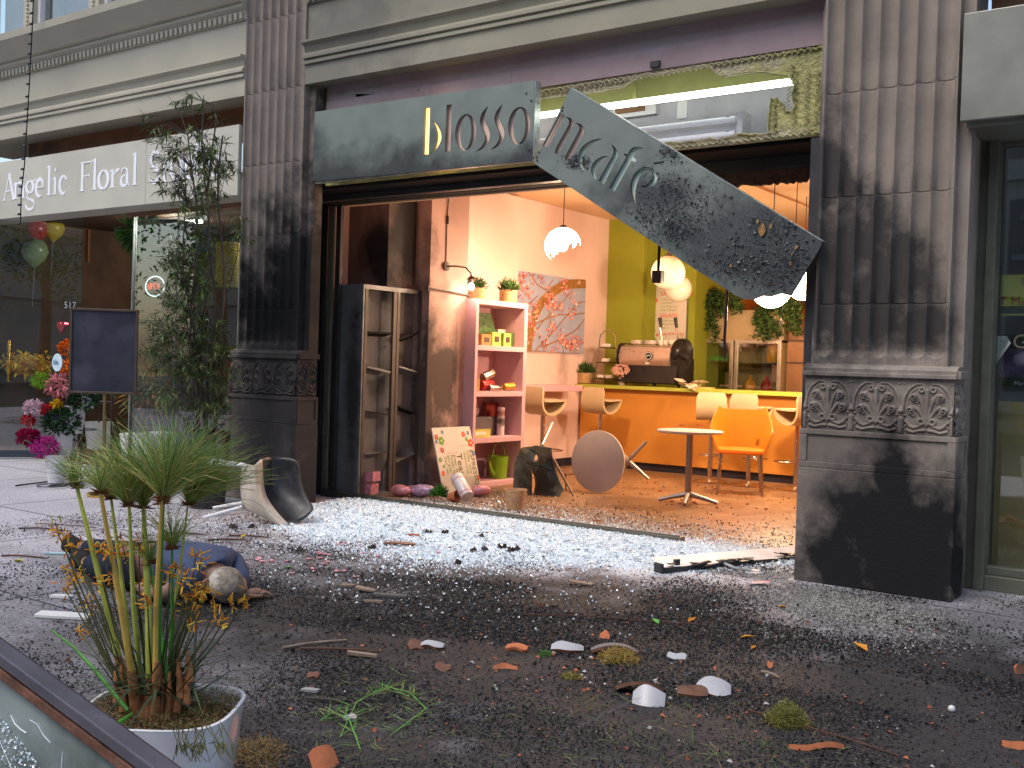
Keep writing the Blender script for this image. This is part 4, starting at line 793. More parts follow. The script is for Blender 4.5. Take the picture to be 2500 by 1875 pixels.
tag(obj('painted_blossom', me, MAT('blossom',(.6,.25,.2),.7,var=0,bump=0,island=[(0,(.62,.22,.17)),(.3,(.72,.36,.30)),(.6,(.50,.12,.10)),(.85,(.75,.5,.42))]), pt), kind='stuff')
# counter
ct = thing('service_counter','long orange service counter with lime green top','counter',(-4.5,12.2,0)); ZT = at(1700,949,1,11.75).z
obj('top', MB().box(-7.50,-1.62,11.75,12.45,ZT-.045,ZT), m_ctop, ct, bevel=.004); obj('front', MB().box(-7.38,-1.62,11.85,12.35,.10,ZT-.045), m_counter, ct); obj('kick_board', MB().box(-7.37,-1.62,11.90,12.3,.0,.10), m_kick, ct)
# stools
m_stool = MAT('cream_stool',(.52,.40,.24),.4,var=.06,bump=.02); m_chr = MAT('chrome',(.55,.5,.45),.2,1,var=.05)
def stool(label, x, y, h=.78):
    t = thing('bar_stool', label, 'bar stool', (0,0,0), 'cream bar stools')
    W = .17; out = [(-.15,.25),(-.172,.13),(-.168,.03),(-.12,-.05),(-.03,-.08),(.08,-.06),(.17,.01),(.21,.10)]; inn = [(.185,.10),(.148,.025),(.07,-.035),(-.03,-.055),(-.103,-.03),(-.146,.035),(-.15,.13),(-.128,.245)]
    def cha(P, it=2):
        for _ in range(it): P = [P[0]]+[tuple(a*u+b*(1-u) for a, b in zip(P[i],P[i+1])) for i in range(len(P)-1) for u in (.75,.25)]+[P[-1]]
        return P
    out, inn = cha(out), cha(inn); NO = len(out)-1
    s = MB(); ws = [(W*(1 if z < .16 else 1-.18*((z-.16)/.09)**2)) for _, z in out]
    for i in range(NO):
        for sgn_ in (1,):
            a, b, c, d = out[i], out[i+1], inn[NO-1-i], inn[NO-i]; wa, wb_ = ws[i], ws[i+1]
            P = [(a[0],-wa,a[1]),(a[0],wa,a[1]),(b[0],wb_,b[1]),(b[0],-wb_,b[1]),(d[0],-wa,d[1]),(d[0],wa,d[1]),(c[0],wb_,c[1]),(c[0],-wb_,c[1])]
            s.add([(p[0],p[1],p[2]+h) for p in P], [(0,1,2,3),(4,7,6,5),(0,3,7,4),(1,5,6,2)]+([(0,4,5,1)] if i == 0 else [])+([(3,2,6,7)] if i == NO-1 else []))
    so_ = obj('shell', s, m_stool, t, smooth=True); bmx = bmesh.new(); bmx.from_mesh(so_.data); bmesh.ops.remove_doubles(bmx, verts=bmx.verts, dist=.0005); bmesh.ops.delete(bmx, geom=[f for f in bmx.faces if all(len(e.link_faces) > 2 for e in f.edges)], context='FACES'); bmx.to_mesh(so_.data); bmx.free()
    st_ = MB(); P = [(-.135,.105),(-.05,.098),(.06,.10),(.14,.104),(.205,.108)]; st_.prism([(a,-W,b+h) for a, b in P]+[(a,-W,b+h-.018) for a, b in P[::-1]], (0,2*W,0)); obj('seat', st_, m_stool, t)
    obj('column', MB().tube([(0,0,.03),(0,0,h-.05)],.027,14), m_chr, t, smooth=True)
    obj('base', MB().lathe([(.0001,0),(.20,0),(.20,.008),(.05,.03),(.03,.05)],(0,0,0),28), m_chr, t, smooth=True)
    obj('foot_ring', MB().tube([(.13+.14*math.cos(a),.14*math.sin(a),.30) for a in np.linspace(0,2*PI,25)],.009,8), m_chr, t, smooth=True)
    obj('lever', MB().tube([(.02,-.1,h-.06),(.06,-.17,h-.065),(.08,-.18,h-.055)],.006,6), m_chr, t, smooth=True)
    return t
st0 = stool('cream bar stool at the pink wall ledge, next to the shelf', 0, 0)
def put(o, x, y, rz): o.location = (x,y,0); o.rotation_euler = (0,0,rz)
p = at(1330,975,1,10.35); q = at(1326,1000,1,10.2); put(st0, q.x, 10.2, math.radians(76))
for px, Y, rz, lb_ in ((1466,11.3,82,'cream bar stool behind the overturned round table'),(1738,11.3,112,'cream bar stool seen square from behind, left of the orange chair back'),(1832,11.3,84,'cream bar stool right behind the orange chair'),(1948,11.3,155,'cream bar stool half hidden by the blackened column')):
    q = at(px,1010,1,Y); copy_tree(st0, (q.x,Y,0), math.radians(rz), lb_)
# round tables
m_tt = MAT('table_top',(.50,.44,.42),.45,var=.05,vs=5); m_tl = MAT('table_leg',(.32,.28,.26),.35,.8,var=.08)
def rtable(label):
    t = thing('round_table', label, 'cafe table', (0,0,0), 'small round cafe tables')
    obj('table_top', MB().lathe([(.0001,.672),(.30,.672),(.315,.68),(.315,.695),(.305,.70),(.0001,.70)],(0,0,0),48), m_tt, t, smooth=True)
    obj('pillar', MB().tube([(0,0,.07),(0,0,.671)],.032,18), m_tl, t, smooth=True)
    for k in range(4):
        a = k*PI/2+.35; obj('foot', MB().tube([(.02*math.cos(a),.02*math.sin(a),.085),(.14*math.cos(a),.14*math.sin(a),.055),(.28*math.cos(a),.28*math.sin(a),.018)],[.028,.022,.017],8), m_tl, t, smooth=True)
    return t
t1 = rtable('grey round table still standing beside the orange chair with petals on it'); q = at(1685,1050,2,.70); t1.location = (q.x,q.y,0)
TBX, TBY = q.x, q.y
t2 = copy_tree(t1,(0,0,0)); t2['label'] = 'overturned round table with its pale top facing the street'
q = at(1459,1135,1,9.35); ax_ = Vector((.02,1,-.045)).normalized(); Rm = (-ax_).to_track_quat('Z','Y'); t2.rotation_euler = (Rm.to_matrix()@Matrix.Rotation(.55,3,'Z')).to_euler(); t2.location = Vector((q.x,9.35,.318))+ax_*.69
# orange chair
m_och = MAT('orange_plastic',(.74,.17,.012),.35,var=.04,bump=0,spec=.5)
oc = thing('orange_chair','bright orange plastic armchair on four metal legs by the counter','chair',(0,0,0)); NU = 40
def och(u, v):                                            # u 0..1 round the back, v 0..1 up
    a = (u-.5)*2; tt = max(-1,min(1,a*1.15)); r = .235+.02*v; x = r*math.sin(a*1.62)*(1+.20*v); y = .02+.22*math.cos(a*1.62)*(1+.12*v)
    top = .40 if abs(a) < .55 else .40-.22*((abs(a)-.55)/.45)**1.0; top += .03*(max(0,1-abs(abs(a)-.55)/.15)); return Vector((x,y,.44+top*v))
def shell(off):
    return [[och(i/NU,j/12)+Vector((0,0,0)) for i in range(NU+1)] for j in range(13)]
G_ = shell(0); mb = MB(); V = [p for r in G_ for p in r]; V2 = [Vector((p.x*.955,(p.y-.02)*.955+.02,p.z+(.0))) for p in V]; n_ = NU+1; N = len(V); F = []
for j in range(12):
    for i in range(NU):
        if j in (1,2) and 28 <= i <= 30: continue
        a = j*n_+i; F.append((a,a+1,a+n_+1,a+n_)); F.append((N+a,N+a+n_,N+a+n_+1,N+a+1))
for i in range(NU): a = 12*n_+i; F.append((a,a+1,N+a+1,N+a))
for j in range(12):
    for i in (0,NU): a = j*n_+i; F.append((a,a+n_,N+a+n_,N+a))
mb.add(V+V2,F); obj('back_shell', mb, m_och, oc, smooth=True)
obj('seat', MB().prism([(-.215,-.24,.41),(.215,-.24,.41),(.235,.05,.41),(.19,.20,.41),(0,.255,.41),(-.19,.20,.41),(-.235,.05,.41)],(0,0,.045)), m_och, oc, bevel=.012)
for sx in (-1,1):
    obj('leg', MB().tube([(sx*.19,-.20,.41),(sx*.215,-.23,0)],[.016,.012],10), m_chr, oc, smooth=True); obj('leg', MB().tube([(sx*.18,.18,.41),(sx*.21,.24,0)],[.016,.012],10), m_chr, oc, smooth=True)
q = at(1779,1206,2,0); put(oc, -4.55, 10.5, math.radians(24)); oc.scale = (1.06,1.06,1.04)
# coffee machine
CY = 12.0; L0, R0 = at(1523,900,1,CY).x, at(1650,900,1,CY).x; R1 = at(1697,900,1,CY).x
em = thing('espresso_machine','rose steel espresso machine with black ends and two tall levers','espresso machine',((L0+R0)/2,CY,ZT)); m_rose = MAT('rose_steel',(.50,.40,.33),.32,.8,var=.06); m_bp = MAT('black_plastic',(.006,.006,.006),.35,var=0,coat=.08,bump=0,spec=.3)
zb_ = ZT+.05; z1 = at(1560,892,1,CY).z; z2 = at(1560,842,1,CY).z
prof = [(-.16,z1),(-.19,z1+.05),(-.185,z1+.12),(-.15,z2-.03),(-.09,z2),(.2,z2),(.22,z1)]
obj('front_panel', MB().prism([(L0+.03,CY+a,b) for a, b in prof],(R0-L0-.03,0,0)), m_rose, em, smooth=True)
pf2 = [(a*1.08,b+(.02 if b > z1 else 0)) for a, b in prof]; obj('end_cap', MB().prism([(L0,CY+a,b) for a, b in pf2],(.03,0,0)), m_bp, em); 
obj('end_cap', MB().lathe([(.0001,0),(.17,0),(.19,.03),(.19,.10),(.17,.14),(.0001,.15)],(R0+.001,CY+.02,(z1+z2)/2+.03),24,M=Matrix.Rotation(PI/2,3,'Y')).box(R0,R0+.15,CY-.15,CY+.2,zb_,z1+.1), m_bp, em, smooth=True)
obj('group_head', MB().tube([(R0+.12,CY-.1,z1+.16),(R0+.26,CY-.16,z1+.10),(R0+.25,CY-.16,z1+.02)],[.07,.05,.03],12), m_bp, em, smooth=True)
obj('base', MB().prism([(L0+.02,CY-.20,zb_),(L0+.02,CY-.15,z1),(L0+.02,CY+.2,z1),(L0+.02,CY+.2,zb_-.02)],(R0-L0+.08,0,0)).lathe([(.0001,0),(.12,0),(.14,.05),(.0001,.07)],(R0+.15,CY-.08,zb_-.02),20), m_bp, em, smooth=True)
for dx in (.08,.5): obj('foot', MB().lathe([(.022,0),(.018,.06)],(L0+dx,CY-.1,ZT),12), m_bp, em)
obj('foot', MB().lathe([(.022,0),(.018,.06)],(R0+.1,CY-.1,ZT),12), m_bp, em)
for i, px in enumerate((1612,1650)):
    a = at(px,800,1,CY+.05); b = at(px+7,838,1,CY+.05); c0 = at(px-1,776,1,CY+.05); c1 = at(px+2,800,1,CY+.05)
    lv = obj('lever', MB().tube([b,a],.012,8), m_chr, em, smooth=True); obj('lever_grip', MB().tube([c1,c0],[.018,.026],10), m_bp, lv, smooth=True)
lc = at(1584,869,1,CY-.19); obj('emblem', MB().lathe([(.0001,0),(.055,0),(.055,.006),(.0001,.006)],(lc.x,CY-.195,lc.z),24,M=Matrix.Rotation(PI/2,3,'X')), m_bp, em, smooth=True)
ring_ = MB().lathe([(.040,0),(.048,0),(.048,.004),(.040,.004)],(lc.x,CY-.203,lc.z),24,M=Matrix.Rotation(PI/2,3,'X')); ring_.tube([(lc.x-.025,CY-.206,lc.z-.01),(lc.x,CY-.206,lc.z+.012),(lc.x+.02,CY-.206,lc.z)],.006,6); obj('emblem_ring', ring_, m_steelw, em)
bz = at(1580,887,1,CY-.17); obj('badge', MB().box(bz.x-.02,bz.x+.03,CY-.185,CY-.17,bz.z-.012,bz.z+.008), m_steelw, em)
m_cup = MAT('white_china',(.75,.68,.60),.25,var=.02,bump=0)
def cup(c, label):
    t = thing('cup', label, 'cup', c, 'white cups on the espresso machine'); obj('bowl', MB().lathe([(.0001,0),(.022,0),(.045,.03),(.05,.06),(.046,.06),(.04,.032),(.0001,.01)],c,20), m_cup, t, smooth=True)
    obj('handle', MB().tube([(c[0]+.045,c[1],c[2]+.05),(c[0]+.07,c[1],c[2]+.04),(c[0]+.04,c[1],c[2]+.02)],.004,6), m_cup, t, smooth=True); return t
def saucers(c, label, n=5):
    t = thing('saucer_stack', label, 'saucers', c, 'white cups on the espresso machine')
    for k in range(n): obj('saucer', MB().lathe([(.0001,k*.009),(.04,k*.009),(.085,.014+k*.009),(.085,.018+k*.009),(.04,.005+k*.009),(.0001,.005+k*.009)],c,24), m_cup, t, smooth=True)
for px, lb_ in ((1556,'stack of white saucers at the left end of the espresso machine'),(1588,'stack of white saucers in the middle of the espresso machine')): c = at(px,842,1,CY); saucers((c.x,CY,z2+.002),lb_)
for px, lb_ in ((1614,'white cup beside the left machine lever'),(1626,'white cup between the two machine levers'),(1644,'white cup beside the right machine lever'),(1654,'white cup at the right end of the espresso machine')): c = at(px,842,1,CY); cup((c.x,CY+random.uniform(-.03,.03),z2+.001),lb_)
# things on the counter
q = at(1428,930,1,11.9); pot_plant((q.x,11.9,ZT+.002), .20, 'small cork potted plant on the left end of the counter')
q = at(1518,935,1,11.86); fv = thing('flower_vase','grey vase of pale pink hydrangea on the counter','vase of flowers',(q.x,11.86,ZT)); obj('vase', MB().lathe([(.04,0),(.055,.10),(.05,.10),(.035,.01),(.0001,.01)],(q.x,11.86,ZT+.001),20), MAT('stone_grey',(.35,.28,.22),.6), fv, smooth=True)
b = MB()
for _ in range(420):
    d = Vector((random.gauss(0,1),random.gauss(0,1),random.gauss(.3,.8))).normalized(); b.leaf(Vector((q.x,11.82,ZT+.19))+Vector((d.x*.115,d.y*.10,d.z*.075)), d.orthogonal()+Vector((random.random(),random.random(),0)), .035,.03)
obj('blossom', b, MAT('pink_petal',(.72,.42,.36),.6,var=.2,vs=40,bump=0), fv)
q = at(1480,930,1,11.92); cs = thing('cake_stand','three tier wire cake stand with arched handle on the counter','cake stand',(q.x,11.92,ZT)); zt_ = at(1480,806,1,11.92).z
for k, (w_, dz) in enumerate(((.17,.07),(.145,.28),(.11,.47))): obj('tier', MB().lathe([(.0001,0),(w_*.95,0),(w_,.012),(w_*.93,.006),(.0001,.006)],(q.x,11.92,ZT+dz),28), m_dkbr, cs, smooth=True)
obj('wire_frame', MB().tube([(q.x-.19,11.92,ZT),(q.x-.15,11.92,ZT+.3),(q.x-.11,11.92,zt_-.07),(q.x-.05,11.92,zt_-.01),(q.x,11.92,zt_),(q.x+.05,11.92,zt_-.01),(q.x+.11,11.92,zt_-.07),(q.x+.15,11.92,ZT+.3),(q.x+.19,11.92,ZT)],.007,8), m_chr, cs, smooth=True)
for k, (dx, dz) in enumerate(((-.06,.083),(.06,.083),(0,.293),(0,.483))):
    c = thing('cake_plate', ('wrapped pastry on the left of the lowest cake stand tier','wrapped pastry on the right of the lowest cake stand tier','pastry under film on the middle cake stand tier','pastry on the top cake stand tier')[k], 'pastry', (q.x+dx,11.9,ZT+dz), 'pastries on the cake stand'); obj('pastry', MB().box(q.x+dx-.05,q.x+dx+.05,11.86,11.94,ZT+dz,ZT+dz+.045), m_cup, c, bevel=.012)
q = at(1690,940,1,11.85); nk = thing('napkin_pile','crumpled heap of cream paper napkins on the counter','napkins',(q.x,11.85,ZT)); b = MB()
for _ in range(14):
    a = random.uniform(0,PI); c = Vector((q.x+random.gauss(0,.06),11.85+random.gauss(0,.04),ZT+random.uniform(.01,.10))); e1 = Vector((math.cos(a),math.sin(a),random.uniform(-.5,.5)))*.06; e2 = Vector((-math.sin(a),math.cos(a),random.uniform(-.6,.6)))*.05; b.obox(c,e1,e2,e1.cross(e2).normalized()*.0015)
obj('paper', b, MAT('napkin',(.72,.60,.45),.8,var=.05), nk)
q = at(1722,943,1,11.85); pl_ = thing('yellow_leaflet','flat yellow leaflets lying right of the napkins','leaflet',(q.x,11.85,ZT)); obj('sheet', MB().box(q.x-.10,q.x+.08,11.80,11.95,ZT+.001,ZT+.02), MAT('yellow_card',(.6,.42,.15),.6), pl_)
# fridge
FX0, FX1 = at(1690,880,1,13.3).x, at(1908,880,1,13.3).x; zt1, zd, zt2 = at(1700,757,1,13.3).z, at(1700,828,1,13.3).z, .9
fg = thing('glass_door_fridge','two door glass fridge with beige panel above behind the counter','fridge',((FX0+FX1)/2,13.5,0)); m_beige = MAT('beige_panel',(.42,.30,.16),.5,var=.08); m_alu = MAT('aluminium',(.42,.36,.28),.35,.7,var=.1)
obj('cabinet', MB().box(FX0,FX1,13.9,13.95,.0,zd).box(FX0,FX0+.02,13.31,13.899,0,zd).box(FX1-.02,FX1,13.31,13.899,0,zd).box(FX0,FX1,13.31,13.899,zd-.03,zd-.001), m_beige, fg)
obj('upper_panel', MB().box(FX0,FX1,13.35,13.45,zd,zt1), m_beige, fg); obj('panel_post', MB().box(FX0,FX0+.03,13.33,13.349,zd,zt1+.01).box(FX1-.05,FX1-.02,13.33,13.349,zd,zt1+.01), m_alu, fg)
xm_ = (FX0+FX1)/2-.02
for a, b in ((FX0,xm_-.01),(xm_+.01,FX1)):
    d = obj('door', MB().box(a,a+.05,13.27,13.3,.3,zd).box(b-.05,b,13.27,13.3,.3,zd).box(a+.05,b-.05,13.27,13.3,zd-.05,zd).box(a+.05,b-.05,13.27,13.3,.3,.36), m_alu, fg, bevel=.004); obj('glass', MB().box(a+.05,b-.05,13.285,13.289,.36,zd-.05), m_glass, d)
for z in (at(1750,881,1,13.5).z, .95, .6): obj('wire_shelf', MB().box(FX0+.02,FX1-.02,13.34,13.8,z-.008,z), m_alu, fg)
zA, zB_ = at(1750,881,1,13.5).z, .95
def jug(px, z, mat, label, r=.075, h=.26):
    q = at(px,900,1,13.45); t = thing('juice_bottle', label, 'bottle', (q.x,13.45,z), 'juice bottles in the fridge'); obj('body', MB().lathe([(.0001,0),(r*.9,0),(r,.02),(r,h*.55),(r*.7,h*.78),(r*.3,h*.9),(r*.28,h)],(q.x,13.45,z),20), mat, t, smooth=True); obj('cap', MB().lathe([(r*.33,h),(r*.33,h+.025),(.0001,h+.025)],(q.x,13.45,z),14), mat, t, smooth=True)
    obj('handle', MB().tube([(q.x+r*.5,13.40,z+h*.8),(q.x+r*1.1,13.40,z+h*.7),(q.x+r,13.40,z+h*.4)],.012,8), mat, t, smooth=True)
m_oj, m_rj = MAT('orange_juice',(.65,.28,.03),.4,bump=0), MAT('red_juice',(.35,.02,.02),.35,bump=0)
jug(1832,zB_,m_oj,'orange juice jug on the lower fridge shelf left of the red jug'); jug(1873,zB_,m_rj,'red juice jug on the lower fridge shelf'); jug(1886,zA,m_oj,'orange juice jug on the upper fridge shelf',.09,.30)
b = thing('salad_tray','green salad tray on the fridge shelf behind the left door','tray',(FX0+.35,13.5,zA)); obj('tray', MB().box(FX0+.15,FX0+.5,13.4,13.7,zA,zA+.06), MAT('green_tray',(.05,.3,.04),.5), b, bevel=.01)
bk = thing('steel_cabinet','brown steel cupboard right of the fridge','cupboard',(FX1+.5,13.5,0)); obj('body', MB().box(FX1+.03,FX1+1.3,13.4,13.95,0,zt1-.15), MAT('brown_steel',(.25,.12,.05),.4,.4,var=.15), bk, bevel=.004); obj('shelf_line', MB().box(FX1+.03,FX1+1.3,13.38,13.399,zA-.01,zA+.01).box(FX1+.03,FX1+1.3,13.38,13.399,zd-.01,zd+.01), m_dkbr, bk)
# ivy
m_ivy = leafmat('ivy_leaf', [(.025,.06,.012),(.05,.11,.02),(.015,.035,.01),(.09,.16,.03)])
def ivy(px, strands, label, y=13.2):
    q = at(px,760,1,y); t = thing('hanging_ivy', label, 'trailing plant', (q.x,y,zt1), 'trailing plants above the fridge'); obj('pot', MB().lathe([(.07,0),(.10,.14),(.09,.14),(.0001,.12)],(q.x,y+.2,zt1+.0),18), m_dkbr, t, smooth=True)
    L = MB(); S = MB()
    for (ax, ay, bx, by) in strands:
        a, b = at(ax,ay,1,y+.1), at(bx,by,1,y+random.uniform(-.05,.05)); P = [a+(b-a)*k/10+Vector((random.gauss(0,.012),random.gauss(0,.02),(.05*math.sin(PI*k/10)))) for k in range(11)]; S.tube(P,.003,4)
        for p in P:
            for _ in range(16): L.leaf(p+Vector((random.gauss(0,.035),random.gauss(0,.04),random.gauss(0,.03))), (random.gauss(0,1),random.gauss(-.5,.6),random.gauss(-.5,.8)), random.uniform(.035,.06), random.uniform(.03,.045))
    obj('stems', S, m_dkbr, t); obj('foliage', L, m_ivy, t)
ivy(1745,[(1745,730,1705,770),(1705,770,1708,820),(1740,728,1790,735),(1790,735,1805,755),(1745,735,1730,800),(1735,740,1750,825),(1755,725,1770,770),(1715,745,1702,800),(1775,728,1800,750),(1730,725,1760,720)],'trailing ivy above the left fridge door')
ivy(1890,[(1880,735,1850,780),(1850,780,1860,820),(1880,740,1905,770),(1875,745,1880,815),(1865,790,1900,815),(1858,760,1870,822)],'trailing ivy above the right fridge door')
ivy(1935,[(1925,735,1940,780),(1940,780,1948,810),(1930,745,1950,765),(1925,740,1930,800)],'trailing ivy over the brown cupboard beside the column')
# lamps
WARM = (1,.68,.43)
m_glow = MAT('glowing_opal',(1,.95,.85),.3,var=0,bump=0,emit=((1,.86,.62),4.0)); m_opal = MAT('opal_globe',(.75,.66,.55),.12,var=0,bump=0,coat=.5)
def globe(label, px, py, Y, r, lit=0, jag=False, rod=True, cut=False):
    c = at(px,py,1,Y); t = thing('pendant_lamp', label, 'pendant lamp', (c.x,Y,c.z), 'globe pendant lamps'); mb = MB(); n, m = 22, 44; V = []
    for i in range(n+1):
        for k in range(m): th = PI*i/n; V.append((c.x+r*math.sin(th)*math.cos(2*PI*k/m),Y+r*math.sin(th)*math.sin(2*PI*k/m),c.z+r*math.cos(th)))
    F = []
    for i in range(n):
        for k in range(m):
            if jag and (i+.5)/n > .52+.16*math.sin(2*PI*k/m*1+3.9)+.07*math.sin(2*PI*k/m*5+1)+.04*math.sin(k*2.1): continue
            F.append((i*m+k,i*m+(k+1)%m,(i+1)*m+(k+1)%m,(i+1)*m+k))
    mb.add(V,F); obj('broken_globe' if jag else 'globe', mb, m_glow if lit else m_opal, t, smooth=True)
    if rod: obj('cord', MB().tube([(c.x,Y,c.z+r),(c.x,Y,3.27)],.005,6), m_dkbr, t); obj('cap', MB().lathe([(.05,-.02),(.03,.02),(.0001,.03)],(c.x,Y,c.z+r),16), m_dkbr, t, smooth=True)
    if lit:
        if jag: obj('bulb', MB().ball((c.x,Y,c.z+.0),.055,12), m_glow, t, smooth=True)
        l = lamp('lamp_light', (c.x,Y-(.0),c.z-r-.06 if not jag else c.z-.10), lit, WARM, .10, t)
    return t
globe('broken white globe lamp glowing with its lower half gone',1374,600,9.3,.19,95,jag=True)
globe('large unlit white globe lamp before the wall menu',1631,666,10.6,.19)
globe('smaller unlit white globe lamp behind the large one',1656,705,12.0,.17)
globe('lit globe lamp showing under the tip of the hanging sign',1883,702,10.0,.20,120)
globe('lit globe lamp peeping out right of the hanging sign tip',1962,690,11.2,.19,90)
sx = thing('wall_lamp','bare lit bulb on a bent black arm on the scorched pillar','wall lamp',(-6.760,8.2,1.9)); A = [at(x,y,0,-6.710) for x, y in ((1097,650),)]
q = A[0]; obj('wall_plate', MB().lathe([(.0001,0),(.045,0),(.045,.02),(.0001,.03)],(-6.758,q.y,q.z),20,M=Matrix.Rotation(PI/2,3,'Y')), m_dkbr, sx, smooth=True)
obj('arm', MB().tube([(-6.730,q.y,q.z),(-6.670,q.y+.05,q.z+.005),(-6.630,q.y+.16,q.z+.0),(-6.610,q.y+.22,q.z-.05),(-6.610,q.y+.235,q.z-.11)],.009,8), m_dkbr, sx, smooth=True)
e_ = Vector((-6.610,q.y+.235,q.z-.11)); obj('lamp_holder', MB().lathe([(.05,0),(.03,.02),(.02,.03),(.02,-.04),(.045,-.003)],e_,16), m_dkbr, sx, smooth=True)
obj('bulb', MB().ball(e_-Vector((0,0,.075)),.03,12,1.3), MAT('bulb_glow',(1,.95,.9),.3,var=0,bump=0,emit=((1,.85,.75),14)), sx, smooth=True); lamp('lamp_light', e_-Vector((-.06,0,.13)), 3, (1,.62,.42), .03, sx)
obj('cord', MB().tube([(-6.753,q.y,q.z+.04),(-6.753,q.y-.005,q.z+.4),(-6.750,q.y+.01,q.z+.75),(-6.753,q.y+.02,q.z+1.2)],.005,6).tube([(-6.750,q.y-.0,q.z+.42),(-6.750,q.y,q.z+.5)],.014,8), m_dkbr, sx, smooth=True)
rr = thing('wall_rail','thin metal rail on the pillar below the wall lamp','rail',(-6.740,8.2,1.8)); a, b = at(1046,703,0,-6.740), at(1145,719,0,-6.740); obj('rail', MB().tube([(-6.740,a.y,a.z),(-6.740,b.y,b.z-.01)],.010,8), m_woodtrim, rr, smooth=True); obj('bracket', MB().box(-6.758,-6.735,a.y-.01,a.y+.01,a.z-.02,a.z+.02), m_dkbr, rr); obj('bracket', MB().box(-6.758,-6.735,b.y-.01,b.y+.01,b.z-.03,b.z+.01), m_dkbr, rr)
dc = thing('dangling_conduit','black conduit with socket box dangling before the large globe','conduit',(-4.9,8.6,2.1)); A = [at(x,y,1,8.6) for x, y in ((1612,560),(1610,600),(1607,660))]; A[0].z = 3.2; obj('conduit', MB().tube(A,.014,8), m_black, dc, smooth=True); c = at(1607,676,1,8.6); obj('socket_box', MB().box(c.x-.045,c.x+.045,8.56,8.64,c.z-.055,c.z+.055), m_dark, dc, bevel=.006)
dc = thing('dangling_cable','dark ribbed flexible cable hanging below the fallen sign','cable',(-3.8,8.4,2.0)); A = [at(x,y,1,8.4) for x, y in ((1780,560),(1776,700),(1772,770),(1769,830),(1770,878))]; A[0].z = 3.2; obj('flexible_tube', MB().tube(A,[.014]*4+[.009],8), MAT('blue_black_rubber',(.04,.04,.08),.5), dc, smooth=True)
dc = thing('torn_duct','dark bent duct end hanging from the cafe ceiling','duct',(-4,8.5,3)); A = [at(x,y,1,8.2) for x, y in ((1776,395),(1779,415),(1783,450))]; A[0].z = 3.26; obj('duct', MB().tube(A,.028,10), m_brown, dc, smooth=True)
sp = thing('ceiling_spotlight','small black unlit spotlight hanging askew from ceiling wire','spotlight',(-3.6,9,2.9)); c = at(1876,438,1,9.0); obj('housing', MB().tube([c-Vector((.05,0,.02)),c+Vector((.05,0,.03))],.035,12), m_black, sp, smooth=True); obj('wire', MB().tube([c,c+Vector((.05,.1,.15)),Vector((c.x+.1,9.2,3.18))],.004,5).tube([Vector((c.x-.35,8.6,3.17)),c,Vector((c.x+.6,9.9,3.1)),],.003,5), m_dkbr, sp)
lamp_y = at(1946,470,1,9.6); cw = thing('suspension_wire','thin straight wire dropping from the ceiling near the right column','wire',(lamp_y.x,9.6,3.2)); obj('wire', MB().tube([(lamp_y.x,9.6,3.18),(lamp_y.x,9.6,2.3)],.004,5), m_dkbr, cw); obj('hook', MB().lathe([(.02,0),(.02,.03)],(lamp_y.x,9.6,3.14),10), m_dkbr, cw)
# burnt chair wreck, debris inside the window
m_burnt = MAT('burnt_shell',(.17,.175,.13),.5,.2,var=.35,vs=6,bump=.3,stains=[((.015,.015,.015),[(-5.9,8.75,.15,.3,.3,.25),(-5.75,8.8,.3,.2,.3,.2)],5,.9),((.42,.33,.17),[(-6.1,8.7,.5,.12,.2,.12)],9,.8)])
bw_ = thing('burnt_chair','scorched and split chair shell slumped on the cafe floor','chair',(-5.95,8.7,0))
def zp(pts, Y): return [(lambda p: (p.x,p.z))(at(x,y,1,Y)) for x, y in pts]
me = plate(zp([(1270,1092),(1300,1088),(1352,1093),(1354,1130),(1357,1150),(1366,1175),(1376,1195),(1370,1212),(1340,1210),(1296,1206),(1294,1165),(1286,1146),(1255,1128),(1254,1115),(1260,1100)],8.75),[zp([(1297,1108),(1304,1118),(1300,1126),(1294,1128),(1293,1115)],8.75)],.012)
b = bmesh.new(); b.from_mesh(me); bmesh.ops.triangulate(b,faces=b.faces); bmesh.ops.subdivide_edges(b,edges=b.edges,cuts=3,use_grid_fill=True); b.to_mesh(me); b.free()
for v in me.vertices: v.co.z += .05*math.sin((v.co.x+5.9)*9)+.02*math.sin(v.co.y*23+v.co.x*31)
frame_map(me,(0,8.78,0),(1,0,0),(0,0,1)); obj('seat_shell', me, m_burnt, bw_, smooth=True)
me = plate(zp([(1254,1126),(1270,1128),(1286,1140),(1294,1158),(1294,1206),(1278,1212),(1250,1206),(1252,1165)],8.62),[],.012)
b = bmesh.new(); b.from_mesh(me); bmesh.ops.triangulate(b,faces=b.faces); bmesh.ops.subdivide_edges(b,edges=b.edges,cuts=2,use_grid_fill=True); b.to_mesh(me); b.free()
for v in me.vertices: v.co.z += .03*math.sin((v.co.x+5.9)*14)
frame_map(me,(0,8.64,0),(1,0,0),(0,0,1)); obj('back_shell', me, m_burnt, bw_, smooth=True)
q1, q2 = at(1352,1120,1,8.9), at(1400,1210,1,8.9); obj('bent_leg', MB().tube([q1,q2],.010,8), m_tl, bw_, smooth=True); q1, q2 = at(1349,1032,1,9.3), at(1325,1085,1,9.0); obj('bent_leg', MB().tube([q1,q2,(q2.x,8.95,.05)],.012,8), m_tl, bw_, smooth=True)
fr_ = thing('wooden_stand','broken wooden sign stand with rungs behind the burnt shell','stand',(-5.6,9.2,0)); b = MB(); A = [at(x,y,1,9.3) for x, y in ((1358,1138),(1402,1212),(1380,1155),(1382,1200),(1378,1160),(1400,1157))]; b.tube([A[0],A[1]],.010,6).tube([A[2],A[3]],.008,6).tube([A[4],A[5]],.006,6); obj('rail', b, m_brown, fr_)
